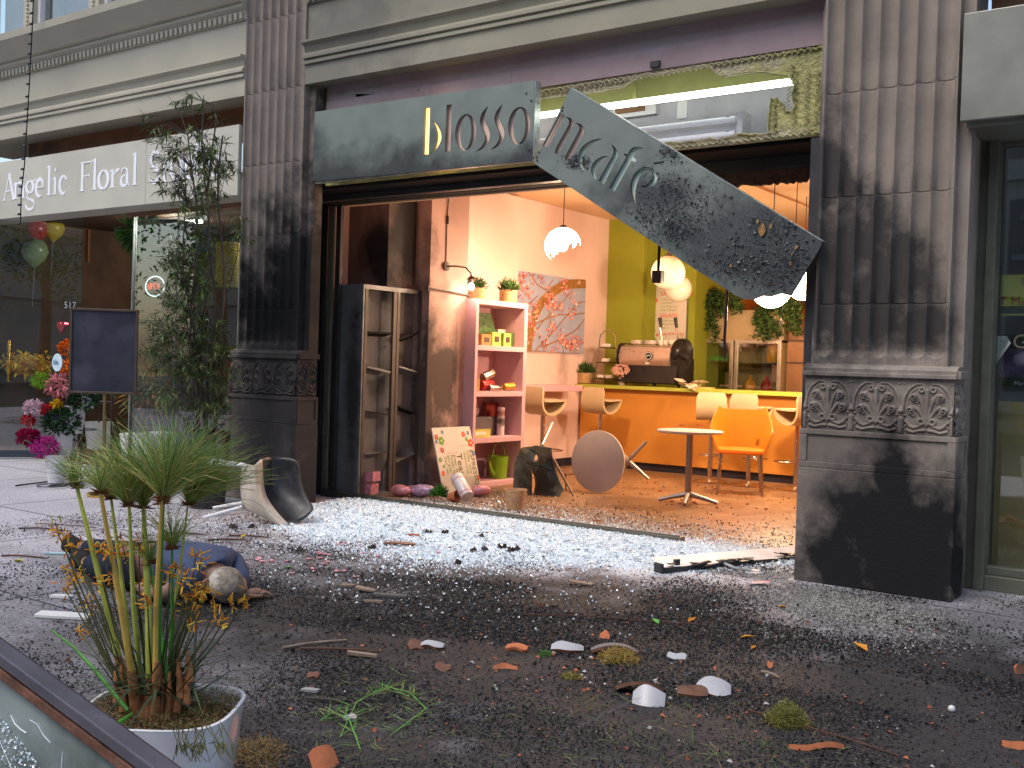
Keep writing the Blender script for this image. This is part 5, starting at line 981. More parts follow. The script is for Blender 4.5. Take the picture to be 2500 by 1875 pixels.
def bag(c, r, L, d, mat, label, cat='packet', name='packet'):
    t = thing(name, label, cat, c, 'packets spilled inside the sill'); d = Vector(d).normalized(); P = [Vector(c)+Vector((0,0,r))+d*L*(k/6-.5) for k in range(7)]; obj('wrapper', MB().tube(P,[r*.35,r*.85,r,r*1.05,r*.95,r*.8,r*.3],9), mat, t, smooth=True)
m_pk, m_pp = MAT('pink_foil',(.55,.22,.26),.3,.2,var=.35,vs=25,bump=.6,bs=30), MAT('lilac_foil',(.5,.33,.5),.25,.3,var=.4,vs=25,bump=.6,bs=30)
for px, py, r, L, d, mt, lb_ in ((978,1212,.055,.22,(1,.1,0),m_pk,'dull pink packet at the foot of the burnt cabinet'),(1030,1214,.06,.30,(1,.15,.1),m_pp,'shiny lilac packet left of the green grass tuft'),(1172,1212,.055,.2,(.8,.5,.1),m_pk,'torn pink and lilac packet right of the white can'),(1005,1205,.04,.16,(.6,.8,0),m_pk,'small pink packet behind the lilac one')): q = at(px,py,2,0); bag(q,r,L,d,mt,lb_)
q = at(905,1195,1,7.35); pb = thing('pink_box','small crushed pink carton inside the burnt cabinet bottom','carton',(q.x,7.35,0)); obj('lower_box', MB().box(q.x-.03,q.x+.07,7.28,7.38,.032,.13), m_pk, pb); obj('upper_box', MB().obox((q.x+.03,7.33,.19),(.06,0,.01),(0,.05,0),(0,0,.045)), m_pk, pb)
q = at(1072,1222,2,0); tf = thing('grass_tuft','tuft of bright green grass spilled from a terracotta pot','plant',q); obj('foliage', bush(q+Vector((0,0,.03)),.11,420,.06,.008), leafmat('grass_green',[(.05,.2,.02),(.08,.3,.03),(.03,.12,.01)]), tf); m_tc = MAT('terracotta',(.42,.14,.07),.75,var=.15,vs=10); obj('pot', MB().lathe([(.04,0),(.055,.09),(.05,.09),(.03,.01),(.0001,.01)],q+Vector((.13,.0,.04)),18,M=Matrix.Rotation(1.3,3,'Y')), m_tc, tf, smooth=True)
q = at(1140,1228,2,0); can('white_can','large white can with red bands lying tilted by the menu board',q+Vector((.02,-.02,.06)),(-.75,.3,.62),.062,.26,MAT('white_can_paint',(.60,.56,.58),.35,.1),'cans and cups near the sill',bands=((.03,.20),m_fr),capm=m_tin,cat='can')
q = at(1258,1244,2,0); cp_ = thing('cork_cup','tapered cork cup standing upright on the cafe floor','cup',q,'cans and cups near the sill'); obj('cup_wall', MB().lathe([(.0001,0),(.07,0),(.10,.18),(.092,.18),(.065,.01),(.0001,.01)],q,24), MAT('cork_pale',(.48,.30,.17),.8,var=.3,vs=40), cp_, smooth=True)
q = at(1690,1322,2,0.0); gs = thing('globe_shard','curved shard of white lamp globe lying by the sill end','shard',q); mb = MB(); V = []; nn_ = 14
for i in range(7):
    for k in range(nn_+1):
        th = .95+.5*i/6*(1-.35*abs(math.sin(k*.7))); ph = PI*.9*k/nn_-.2; V.append(q+Vector((.19*math.sin(th)*math.cos(ph)*1.0,.13*math.sin(th)*math.sin(ph)-.02,.16-.16*math.cos(PI/2-th)*1.0*math.sin(PI/2-.2)-.03)))
mb.add([(v.x,v.y,max(v.z,.004)) for v in V],[(i*(nn_+1)+k,i*(nn_+1)+k+1,(i+1)*(nn_+1)+k+1,(i+1)*(nn_+1)+k) for i in range(6) for k in range(nn_)]); o = obj('curved_shell', mb, MAT('pink_white_opal',(.72,.60,.66),.15,var=0,coat=.5,bump=0), gs, smooth=True); sm = o.modifiers.new('s','SOLIDIFY'); sm.thickness = .006
# ================================================================ PAVEMENT, STREET, DEBRIS
def pave_mat():
    m = MAT('concrete_pavement', (.40,.39,.43), .75, var=.16, vs=1.3, bump=.35, bs=70, stains=[
        ((.115,.112,.12), [(-4.2,4.3,0,3.2,2.0,.6),(-6.5,6.3,0,1.8,.9,.5),(-4.6,2.6,0,2.2,1.5,.5)], 1.6, .68),
        ((.011,.0105,.012), [(-2.6,4.0,0,2.6,2.3,.6),(-.9,4.4,0,2.3,1.8,.6),(-2.0,2.2,0,2.3,1.6,.6),(-.8,3,0,1.6,1.6,.5),(-1.4,3.2,0,2.6,2.3,.6)], 1.0, .95),
        ((.05,.05,.05), [(-4.9,3.7,0,1.2,.5,.3)], 2.5, .7),
        ((.055,.048,.045), [(-2.2,3.6,0,3.2,2.6,.6)], 7, .5),
        ((.10,.10,.105), [(-1.0,6.3,0,1.0,.8,.5),(-1.5,5.9,0,.9,.7,.5)], 2, .85),
        ((.62,.68,.73), [(-4.9,6.2,0,1.9,.95,.4),(-3.7,6.6,0,1.2,.7,.4),(-5.4,5.8,0,1.2,.7,.4),(-3.6,6.2,0,.9,.6,.4)], 2.4, .8)])
    n = m.node_tree.nodes; L = m.node_tree.links; P = n['Principled BSDF']; src = P.inputs['Base Color'].links[0].from_socket
    br = n.new('ShaderNodeTexBrick'); br.offset = 0; br.inputs['Scale'].default_value = .62; br.inputs['Brick Width'].default_value = 1; br.inputs['Row Height'].default_value = 1; br.inputs['Mortar Size'].default_value = .006
    g = [x for x in n if x.type == 'NEW_GEOMETRY'][0]; rot = n.new('ShaderNodeMapping'); rot.inputs['Location'].default_value = (.35,.22,0); L.new(g.outputs['Position'], rot.inputs[0]); L.new(rot.outputs[0], br.inputs['Vector'])
    mx = n.new('ShaderNodeMix'); mx.data_type = 'RGBA'; no = n.new('ShaderNodeTexNoise'); no.inputs['Scale'].default_value = 55; no.inputs['Detail'].default_value = 8; no.inputs['Roughness'].default_value = .75; L.new(g.outputs['Position'], no.inputs['Vector'])
    mr = n.new('ShaderNodeMapRange'); mr.inputs[1].default_value = .35; mr.inputs[2].default_value = .65; mr.inputs[3].default_value = .35; mr.inputs[4].default_value = 1.5; L.new(no.outputs['Fac'], mr.inputs[0])
    sc2 = n.new('ShaderNodeVectorMath'); sc2.operation = 'SCALE'; L.new(src, sc2.inputs[0]); L.new(mr.outputs[0], sc2.inputs['Scale']); src = sc2.outputs[0]
    L.new(br.outputs['Fac'], mx.inputs[0]); L.new(src, mx.inputs[6]); mx.inputs[7].default_value = (.05,.05,.055,1); L.new(mx.outputs[2], P.inputs['Base Color']); return m
m_pave = pave_mat()
tag(obj('pavement', MB().box(-40,30,-1.2,7.13,-.25,-.0005), m_pave, loc=(0,3,0)), kind='structure')
tag(obj('kerb', MB().box(-40,30,-1.38,-1.2,-.3,-.003), m_pave, loc=(0,-1.3,0)), kind='structure')
m_asph = MAT('asphalt', (.05,.05,.052), .85, var=.2, vs=3, bump=.4, bs=60)
tag(obj('road', MB().box(-60,60,-60,-1.38,-.35,-.15), m_asph, loc=(0,-8,-.15)), kind='structure')
tag(obj('ground', MB().box(-80,80,7.0,90,-.4,-.26), m_asph, loc=(0,30,-.3)), kind='structure')
def ground_pts(n, dens, x0, x1, y0, y1):
    P = []
    while len(P) < n:
        X = RNG.uniform(x0,x1,n*2); Y = RNG.uniform(y0,y1,n*2); k = RNG.random(n*2) < dens(X,Y); P += list(zip(X[k],Y[k]))
    P = np.array(P[:n]); return np.c_[P, np.zeros(n)]
_nz = [(RNG.uniform(1.5,7), RNG.uniform(0,2*PI), RNG.uniform(0,6)) for _ in range(12)]
def fn(X, Y): return sum(np.sin(f*(X*math.cos(a)+Y*math.sin(a))+p) for f, a, p in _nz)/12*2.2
def g2(X, Y, cx, cy, sx, sy): return np.exp(-((X-cx)/sx)**2-((Y-cy)/sy)**2)
inside = lambda X, Y: ~(((X > -2.42) & (X < -1.43) & (Y > 6.34)) | ((X < -6.8) & (Y > 6.34)) | ((X > -1.5) & (Y > 6.88)) )
# broken glass heap along the sill
def dglass(X, Y):
    yb = np.interp(X, [-7.3,-6.9,-6.4,-5.6,-4.4,-3.5,-3.0,-2.5], [6.75,6.35,5.7,5.05,5.0,5.6,6.45,6.9]); d = 7.04-Y; e = np.clip((Y-yb+.30+.28*fn(X*1.5,Y*1.5))/.75, 0, 1)
    return (e*e*(.16+.84*np.exp(-(d/.85)**2))*np.clip((X+7.0)/.8,.12,1)+.008*g2(X,Y,-4.6,5.0,1.6,.8))*inside(X,Y)
P = ground_pts(150000, dglass, -7.3, -2.3, 4.0, 7.03); P[:,2] = RNG.random(len(P))**2*.03*np.exp(-((7.02-P[:,1])/.5)**2)
m_cub = MAT('shattered_glass', (.8,.9,.95), .10, var=0, bump=0, spec=1.0, island=[(0,(.80,.92,1.0)),(.45,(.66,.78,.88)),(.62,(.90,.97,1.0)),(.95,(.30,.37,.43))])
tag(obj('broken_glass', chips(P, .0026+.0048*RNG.random(len(P))**1.4, .7), m_cub, loc=(-4.6,6,0)), 'heap of glittering white shattered glass cubes spread before the cafe sill', 'broken glass', kind='stuff')
nf = 900; P = ground_pts(nf, dglass, -7.0, -2.4, 4.8, 7.03); V = []; F = []
for p in P:
    r = random.uniform(.008,.022); a0 = random.uniform(0,6.28); k = random.choice((3,4,5)); tl = (random.gauss(0,.35),random.gauss(0,.35)); b0 = len(V)
    for h in (0,.003):
        for i in range(k): a = a0+i*6.283/k+random.uniform(-.3,.3)*0; x, y = r*math.cos(a), r*math.sin(a)*.8; V.append((p[0]+x,p[1]+y,.012+abs(x*tl[0])+x*tl[0]+abs(y*tl[1])+y*tl[1]+h))
    F += [tuple(b0+i for i in range(k))[::-1], tuple(b0+k+i for i in range(k))]+[(b0+i,b0+(i+1)%k,b0+k+(i+1)%k,b0+k+i) for i in range(k)]
mf = MB(); mf.v = V; mf.f = F
tag(obj('glass_flakes', mf, MAT('thick_glass_flake',(.55,.66,.70),.06,var=0,bump=0,spec=1.0,island=[(0,(.55,.66,.70)),(.5,(.75,.85,.9)),(.8,(.3,.38,.42))]), loc=(-4.6,6,0)), 'larger angular flakes of broken window glass on the glittering heap', 'broken glass', kind='stuff')
P = ground_pts(420, lambda X,Y: g2(X,Y,-2.3,3.7,.9,.5)+.3*g2(X,Y,-1.2,3.4,1.2,.7)+.1*g2(X,Y,-2.4,5.2,1.5,1), -4.5, 0, 2.2, 6.2)
tag(obj('terracotta_crumbs', chips(P, RNG.uniform(.003,.011,len(P))*RNG.random(len(P))+.002, .5), MAT('terracotta_crumb',(.4,.14,.07),.85,var=0,bump=0,island=[(0,(.42,.14,.07)),(.5,(.20,.09,.05)),(.75,(.45,.43,.42))]), loc=(-2,3.6,0)), 'small terracotta crumbs sprinkled round the broken pot shards', 'debris', kind='stuff')
P1 = ground_pts(9000, lambda X,Y: (np.exp(-((Y-7.15)/.22)**2)+.12*np.exp(-((Y-7.4)/.7)**2))*np.clip((X+6.6)*3,0,1)*np.clip((-2.6-X)*3,0,1), -6.8,-2.5,7.135,9.3)
tag(obj('glass_crumbs', chips(P1, RNG.uniform(.003,.007,len(P1)), .7), m_cub, loc=(-4.6,7.3,0)), 'white glass crumbs scattered on the brown floor just inside the sill', 'broken glass', kind='stuff')
# soot grit
def dgrit(X, Y): return np.clip(.9*g2(X,Y,-2.2,3.9,1.9,1.6)+.8*g2(X,Y,-1.0,4.6,1.4,1.5)+.8*g2(X,Y,-1.8,2.6,1.5,1.3)+.6*g2(X,Y,-6.6,6.5,.6,.5)+.35*g2(X,Y,-4.6,4.6,2,1.0)+.05,0,1)*np.clip(.55+1.5*fn(X*1.7,Y*1.7),.12,1.3)*inside(X,Y)
GC = [(0,(.012,.012,.014)),(.5,(.028,.027,.028)),(.74,(.05,.047,.045)),(.87,(.10,.09,.08)),(.97,(.18,.17,.17)),(.982,(.12,.06,.035)),(.997,(.4,.42,.44))]
m_grit = MAT('soot_grit', (.03,.03,.03), .7, var=0, bump=0, island=GC)
P = ground_pts(230000, dgrit, -7.6, .2, 1.2, 7.0); dist = np.hypot(P[:,0],P[:,1]); sz = np.where(RNG.random(len(P)) < .008, RNG.uniform(.005,.010,len(P)), .0011+.0042*RNG.random(len(P))**2.2)*np.clip(dist/4.2,.55,1.2)
tag(obj('soot_grit', chips(P, sz, .55), m_grit, loc=(-2,4,0)), 'black sooty grit and burnt crumbs covering the pavement', 'debris', kind='stuff')
m_ash = MAT('pale_ash', (.33,.31,.28), .8, var=0, bump=0, island=[(0,(.27,.26,.24)),(.5,(.16,.15,.145)),(.85,(.40,.39,.37))])
P = ground_pts(15000, lambda X,Y: (g2(X,Y,-2.2,6.0,.7,.35)+.8*g2(X,Y,-1.6,5.7,.6,.3)+.5*g2(X,Y,-3.3,6.2,.7,.3)+.25*g2(X,Y,-1.2,5.0,.7,.4)+.0*X)*np.clip(.25+1.8*fn(X,Y),0,2)*inside(X,Y), -5, .2, 2.5, 6.8)
tag(obj('ash', chips(P, RNG.uniform(.003,.006,len(P)), .5), m_ash, loc=(-2,5,0)), 'pale ash and plaster dust at the foot of the blackened column', 'ash', kind='stuff')
P = ground_pts(1500, lambda X,Y: .6*np.exp(-((Y-7.6)/.8)**2)+.15+0*X, -6.4,-2.5,7.2,10.8)
tag(obj('floor_crumbs', chips(P, RNG.uniform(.003,.010,len(P)), .5), MAT('floor_crumb',(.05,.04,.03),.7,var=0,bump=0,island=[(0,(.03,.02,.02)),(.6,(.12,.07,.04)),(.85,(.6,.55,.5))]), loc=(-4.6,8,0)), 'dark crumbs scattered over the brown cafe floor', 'debris', kind='stuff')
# green and dry grass clippings bottom right
b = MB()
for _ in range(520):
    X, Y = random.gauss(-1.55,.42), random.gauss(3.25,.26)
    if random.random() < .45: q = at(random.gauss(900,110),random.gauss(1740,70),2,0); X, Y = q.x, q.y
    a = random.uniform(0,2*PI); l = random.uniform(.03,.11); b.leaf((X,Y,.004), (math.cos(a),math.sin(a),random.uniform(0,.35)), l, .003)
tag(obj('grass_clippings', b, leafmat('clipping',[(.06,.13,.02),(.12,.20,.04),(.20,.18,.06),(.03,.07,.02)]), loc=(-1.6,3.2,0)), 'thin green and dry grass blades strewn over the black grit', 'grass', kind='stuff')
# shards
m_glaze = MAT('white_glaze', (.38,.38,.40), .3, var=.08, vs=12, bump=.02); m_terra2 = MAT('terracotta_bright', (.42,.14,.065), .8, var=.2, vs=20); m_tdark = MAT('terracotta_sooty', (.16,.08,.055), .85, var=.35, vs=18)
def shard(px, py, L, R, label, inner=m_terra2, outer=m_glaze, rz=0, tilt=0, up=True, wd=.06, th=.012):
    q = at(px,py,2,0); t = thing('pot_shard', label, 'shard', q, 'terracotta shards on the pavement'); n = 12; sp = L/R/2
    M = Matrix.Translation(q+Vector((0,0,.004)))@Matrix.Rotation(rz,4,'Z')@Matrix.Rotation(tilt,4,'X')
    def surf(r, lo, hi):
        V = []; 
        for i in range(n+1):
            a = -sp+2*sp*i/n; w0 = wd*(1-.12*math.sin(i*.5+px))*(1-.35*(abs(i/n-.5)*2)**3)
            for j in (0,1): V.append(M@Vector((r*math.sin(a), (-1,1)[j]*w0/2+ .005*math.sin(i*.6+py), (r*math.cos(a)-R*math.cos(sp)+th)*(1 if up else -1)+(0 if up else R*(1-math.cos(sp))))))
        return V
    A, B = surf(R,0,1), surf(R-th,0,1); F = []
    for i in range(n): k = 2*i; F.append((k,k+1,k+3,k+2))
    N = len(A); mb = MB().add(A+B, [tuple(x+N for x in f[::-1]) for f in F]+[(2*i,2*i+2,N+2*i+2,N+2*i) for i in range(n)]+[(2*i+1,N+2*i+1,N+2*i+3,2*i+3) for i in range(n)]+[(0,N,N+1,1),(N-2,N-1,2*N-1,2*N-2)])
    obj('clay', mb, inner, t); obj('glaze', MB().add([v+(M.to_3x3()@Vector((0,0,.0012)))for v in A], F), outer, t); return t
shard(1385,1590,.15,.16,'large curved terracotta shard with a white inner curve, in the middle of the row',rz=.5,tilt=.5,wd=.05)
shard(1235,1632,.11,.14,'bright orange arc shaped shard lying nearest the middle of the black grit',rz=.6,tilt=1.1,wd=.03,outer=m_terra2,up=False)
shard(1083,1634,.07,.14,'small orange edged shard left of the bright orange arc',rz=.3,tilt=.9,wd=.035,outer=m_tdark)
shard(1262,1588,.10,.2,'flat dull orange shard just behind the bright orange arc',rz=.4,tilt=.2,outer=m_terra2,wd=.05)
shard(1012,1582,.07,.1,'sooty red shard leaning on a grey one at the left of the row',inner=m_terra2,outer=m_tdark,rz=1.2,tilt=.5)
shard(1055,1583,.11,.14,'grey white curved shard beside the sooty red one',outer=m_glaze,inner=m_tdark,rz=.4,tilt=.3,wd=.045)
shard(1478,1556,.05,.1,'little red orange chip standing upright behind the shard row',outer=m_terra2,rz=.2,tilt=1.0,wd=.04)
shard(1500,1598,.22,.2,'broad grey sooty shard behind the yellow moss',inner=m_tdark,outer=m_ash,rz=.55,tilt=-.1,wd=.09)
shard(1652,1610,.085,.2,'small pale grey white shard right of the yellow moss',inner=m_glaze,rz=.2,tilt=.5,wd=.04)
shard(1585,1715,.13,.12,'big red and white shard beside the yellow grass',rz=.35,tilt=.95,wd=.09,inner=m_terra2,outer=m_glaze,th=.02)
shard(1560,1690,.20,.2,'dark sooty slab of pot behind the big red and white shard',inner=m_tdark,outer=m_tdark,rz=.6,tilt=-.3,wd=.10)
shard(1742,1690,.14,.13,'white rounded pot fragment with brown top, right of the big shard',rz=.45,tilt=.5,wd=.09)
shard(1690,1698,.12,.2,'dull brown fragment between the two white fragments',inner=m_tdark,outer=m_tdark,rz=.5,tilt=.3,wd=.07)
shard(855,1760,.05,.3,'narrow upright white chip among the green blades',rz=1.6,tilt=.2,inner=m_glaze,wd=.03)
shard(788,1868,.10,.10,'big bright orange shard at the bottom edge of the photo',rz=1.4,tilt=.9,wd=.10,outer=m_terra2)
shard(1990,1825,.20,.3,'long thin orange rim shard in front of the moss ball',rz=.75,tilt=1.2,wd=.02,outer=m_terra2)
shard(2485,1825,.10,.3,'orange rim shard at the right edge of the photo',rz=.1,tilt=1.2,wd=.03,outer=m_terra2)
shard(2492,1640,.10,.2,'dull red shard standing at the far right edge',rz=1.2,tilt=1.2,wd=.05,outer=m_tdark)
shard(765,1655,.05,.2,'tiny dull red shard near the planter',rz=.3,tilt=.5,wd=.03,outer=m_tdark)
shard(1880,1628,.025,.1,'tiny orange chip in the right half of the black grit',rz=.3,tilt=1.0,wd=.03,outer=m_terra2)
shard(1010,1310,.09,.6,'orange brown chip lying on the left part of the glass heap',rz=.3,inner=m_terra2,outer=m_terra2,wd=.03)
shard(975,1332,.22,.9,'brown wedge of board half buried in the glass heap',rz=.5,inner=m_tdark,outer=MAT('brown_board',(.26,.15,.11),.8),wd=.07)
# slabs, tiles, boards
def slab(px, py, w_, d_, h_, rz, mat, label, cat='tile', name='broken_tile', tilt=0, z=0):
    q = at(px,py,2,0); t = MB(); n = 6; P = [(w_*x+random.uniform(-.1,.1)*w_,d_*y+random.uniform(-.1,.1)*d_,0) for x, y in ((-.5,-.4),(0,-.5),(.5,-.4),(.5,.4),(-.1,.5),(-.5,.45))]
    M = Matrix.Translation(q+Vector((0,0,z+.003)))@Matrix.Rotation(rz,4,'Z')@Matrix.Rotation(tilt,4,'Y'); P = [M@Vector(p)+Vector((0,0,abs(tilt)*w_*.5)) for p in P]; t.prism(P,(0,0,h_))
    return tag(obj(name, t, mat, loc=q), label, cat)
m_wt = MAT('white_tile',(.60,.60,.60),.4,var=.05); m_pw = MAT('pale_wood',(.24,.18,.14),.7,var=.2,vs=14); m_dw = MAT('charred_wood',(.05,.042,.038),.85,var=.4,vs=14,bump=.6)
slab(158,1507,.26,.10,.012,.55,m_wt,'large white tile fragment between the papyrus and the car'); slab(150,1460,.10,.05,.012,.5,m_wt,'small white tile fragment behind the large one')
slab(137,1353,.16,.05,.006,.6,MAT('pale_blue_film',(.35,.55,.62),.3),'pale blue plastic scrap near the feet of the lying person','scrap','plastic_scrap')
slab(893,1445,.11,.05,.01,.5,m_pw,'pale wood chip leaning on a dark slab','wood chip','wood_chip',tilt=.15); slab(850,1432,.08,.04,.01,.4,m_pw,'small tan wood chip left of the pale one','wood chip','wood_chip')
slab(950,1458,.20,.06,.014,.45,MAT('slate_slab',(.09,.09,.085),.6),'dark grey slab beside the pale wood chip','slab','stone_slab'); slab(915,1472,.10,.015,.012,.6,m_pw,'thin curved splinter in front of the dark slab','splinter','wood_splinter')
slab(1420,1428,.13,.05,.008,.4,m_pw,'reddish brown splinter at the front edge of the glass heap','splinter','wood_splinter',tilt=.1)
slab(760,1690,.07,.03,.01,.4,MAT('grey_chip',(.28,.28,.28),.7),'grey white plaster chip right of the planter','plaster chip','plaster_chip'); slab(880,1605,.12,.03,.012,.6,m_pw,'splintered pale wood left of the shard row','splinter','wood_splinter',tilt=.1)
slab(800,1715,.16,.018,.012,.5,m_dw,'charred stick lying right of the planter','stick','charred_stick')
m_stick = MAT('brown_stick',(.10,.05,.035),.8,var=.3,vs=20)
for px, py, L, a, lb_ in ((560,1320,.28,.75,'dark brown stick right of the fallen chair'),(610,1312,.30,.55,'thin brown stick by a yellow leaf'),(455,1305,.3,.5,'brown stick behind the lying person'),(110,1295,.4,.5,'reddish twig on the clean pavement at left'),(160,1285,.5,.4,'long dark twig behind the reddish one'),(830,1590,.35,.6,'thin stick among soot left of the shards'),(770,1575,.3,1.2,'pale thin stick on grey pavement'),(1210,1305,.3,.55,'thin pinkish stick on the glass heap'),(60,1362,.3,.5,'faint brown twig at the left edge'),(1880,1650,.10,-.4,'pale curved twig on black grit'),(1500,1515,.9,.5,'long thin rusty wire across the black grit'),(2000,1790,.6,-.2,'long dry stem crossing the moss ball')):
    q = at(px,py,2,0); d = Vector((math.cos(a),math.sin(a),0))*L/2; P = [q-d+Vector((0,0,.006)), q-d*.3+Vector((random.uniform(-.02,.02),random.uniform(-.02,.02),.012)), q+d*.4+Vector((0,.01,.008)), q+d+Vector((0,0,.006))]; tag(obj('stick', MB().tube(P,[.006 if L < .5 else .003]*3+[.003],6), m_stick if 'pale' not in lb_ else m_pw, loc=q), lb_, 'stick', 'sticks on the pavement')
# pebbles of charcoal
for i, (px, py) in enumerate(((1173,1313),(1153,1348),(1182,1346),(1045,1303),(1082,1305),(612,1288),(570,1289),(1120,1378),(1225,1340),(840,1463),(730,1345),(1245,1348),(1265,1345),(560,1392),(910,1340),(1265,1155))):
    q = at(px,py,2,0); r = .018; me = chips(np.array([[q.x+random.gauss(0,.01),q.y+random.gauss(0,.01),0] for _ in range(5)]), np.full(5,r), .8); tag(obj('charcoal_lump', me, m_dw, loc=q), ('lump of black charcoal on the grey pavement below the fallen chair' if px < 620 else 'lump of black charcoal on the cafe floor left of the overturned table' if py < 1200 else 'lump of black charcoal on the right half of the white glass heap' if px > 1200 else 'lump of black charcoal on the upper left part of the white glass heap' if py < 1310 else 'lump of black charcoal on the left half of the white glass heap'), 'charcoal', 'charcoal lumps')
# petals and leaves
m_petal = MAT('pink_petals',(.75,.40,.45),.6,var=.2,vs=30,bump=0); m_petal2 = MAT('red_petals',(.62,.16,.14),.6,var=.2,vs=30,bump=0)
def petal(px, py, mat=m_petal, lb_='small pale pink petal cluster on the pavement before the glass heap', gp_='pink petals on the pavement', z=0, s=1):
    q = at(px,py,2,z); b = MB()
    for k in range(5): a = k*1.26+random.random(); b.leaf((q.x,q.y,z+.004),(math.cos(a),math.sin(a),random.uniform(.1,.6)),.026*s,.02*s)
    tag(obj('petal', b, mat, loc=q), lb_, 'petal', gp_)
for px, py in ((570,1352),(628,1370),(632,1366),(663,1372),(700,1373),(776,1351),(780,1355),(792,1357),(803,1358),(780,1365),(755,1368),(791,1380),(800,1376),(765,1391),(820,1398),(838,1398),(712,1403),(828,1332),(842,1330),(878,1326),(880,1337),(884,1353),(922,1361),(1070,1352),(870,1412),(595,1377),(640,1374)): petal(px,py)
for px, py in ((1600,1180),(1612,1200),(1640,1225),(1665,1222),(1695,1228),(1700,1232),(1750,1241),(1825,1232),(1450,1272),(1462,1273),(1665,1286),(1580,1180),(1490,1190),(1870,1245),(1230,1255),(1660,1230),(1740,1190),(1745,1195),(1770,1207)): petal(px,py,m_petal2,'small coral petal cluster on the brown cafe floor','coral petals on the cafe floor')
for px, py in ((1662,1040),(1704,1039),(1712,1041)): petal(px,py,m_petal2,'coral petal cluster lying on the standing round table','petals on the table',.702)
m_lfy = MAT('yellow_leaf',(.45,.36,.05),.6,var=.2,bump=0); m_lfg = MAT('green_leaf',(.10,.30,.05),.5,var=.2,bump=0); m_lfo = MAT('orange_leaf',(.45,.2,.03),.6,var=.2,bump=0)
for px, py, mt, L, lb_ in ((595,1313,m_lfy,.09,'yellow leaf beside the brown stick'),(45,1373,m_lfy,.09,'yellow green leaf at the left edge of the pavement'),(550,1537,m_lfy,.06,'yellow leaf right of the papyrus stems'),(1600,1522,m_lfg,.09,'curled green leaf on black grit behind the shards'),(705,1389,m_lfg,.06,'small green leaf among pink petals'),(1690,1518,m_lfo,.09,'orange brown leaf right of the green leaf'),(1825,1560,m_lfo,.08,'ochre leaf in the right part of the black grit'),(1840,1585,m_lfo,.06,'bright orange leaf in the right part of the black grit'),(1910,1485,m_lfo,.06,'reddish leaf before the column foot'),(2100,1585,m_lfo,.12,'long rusty leaf in the far right grit'),(525,1120,m_lfy,.05,'thin dry leaf by the black pot')):
    q = at(px,py,2,0); a = random.uniform(0,3); tag(obj('leaf', MB().leaf((q.x-L/2*math.cos(a),q.y-L/2*math.sin(a),.006),(math.cos(a),math.sin(a),.12),L,L*.4), mt, loc=q), lb_, 'leaf', 'fallen leaves')
def moss(px, py, r, n, label, cols, flat=.8, nm='moss_clump'):
    q = at(px,py,2,0); b = MB()
    for _ in range(n):
        d = Vector((random.gauss(0,1),random.gauss(0,1),abs(random.gauss(0,1)))).normalized(); p = q+Vector((d.x*r*random.random()**.5,d.y*r*random.random()**.5,d.z*r*flat*random.random()**.5)); e = Vector((random.gauss(0,1),random.gauss(0,1),random.gauss(0,.7))).normalized(); b.leaf(p, e, random.uniform(.012,.03), .0022)
    tag(obj(nm, b, leafmat(nm+str(px),cols), loc=q), label, 'moss')
moss(1510,1612,.10,2200,'golden yellow moss lying against the broad grey shard',[(.30,.20,.03),(.42,.28,.05),(.22,.16,.03),(.5,.36,.10)],.55)
moss(1395,1655,.05,500,'small flat patch of yellow moss',[(.30,.20,.03),(.2,.2,.03)],.2)
moss(1922,1768,.085,2600,'rounded olive green moss ball on black grit',[(.14,.15,.02),(.22,.22,.03),(.09,.10,.02),(.28,.26,.05)],.95)
moss(1330,1600,.03,300,'green leafy bit under the large curved shard',[(.1,.25,.03),(.05,.15,.02)],.5)
moss(600,1850,.16,1900,'brown moss spilled at the foot of the planter',[(.20,.10,.03),(.12,.09,.02),(.25,.16,.05)],.3)
q = at(2323,1738,2,0); tag(obj('pebble', MB().ball((q.x,q.y,.012),.014,8), m_wt, loc=q, smooth=True), 'single small white pebble on the black grit at right', 'pebble')
# fallen green stems with blades
for k, (A_, lb_) in enumerate((([(830,1800),(870,1715),(935,1680),(1000,1700)],'arching green stem with drooping blades left of the white chip'),([(940,1675),(1000,1690),(1040,1730),(960,1790)],'second green stem with tufts right of the white chip'),([(780,1760),(810,1740),(850,1750),(880,1830)],'green stem with dry tips nearest the orange shard'))):
    t = thing('green_stem', lb_, 'plant stem', at(*A_[0],2,0), 'broken green stems'); P = [at(x,y,2,.02 if 0 < i < 3 else .005) for i, (x,y) in enumerate(A_)]; obj('stem', MB().tube(P,.0022,5), m_lfg, t); b = MB()
    for i in range(34):
        f = random.random()*(len(P)-1.01); j = int(f); p = P[j].lerp(P[j+1],f-j); a = random.uniform(0,2*PI); b.leaf(p,(math.cos(a),math.sin(a),.25),random.uniform(.05,.10),.0035)
    obj('blades', b, leafmat('blade%d'%k,[(.10,.30,.04),(.16,.36,.06),(.22,.26,.05)]), t)
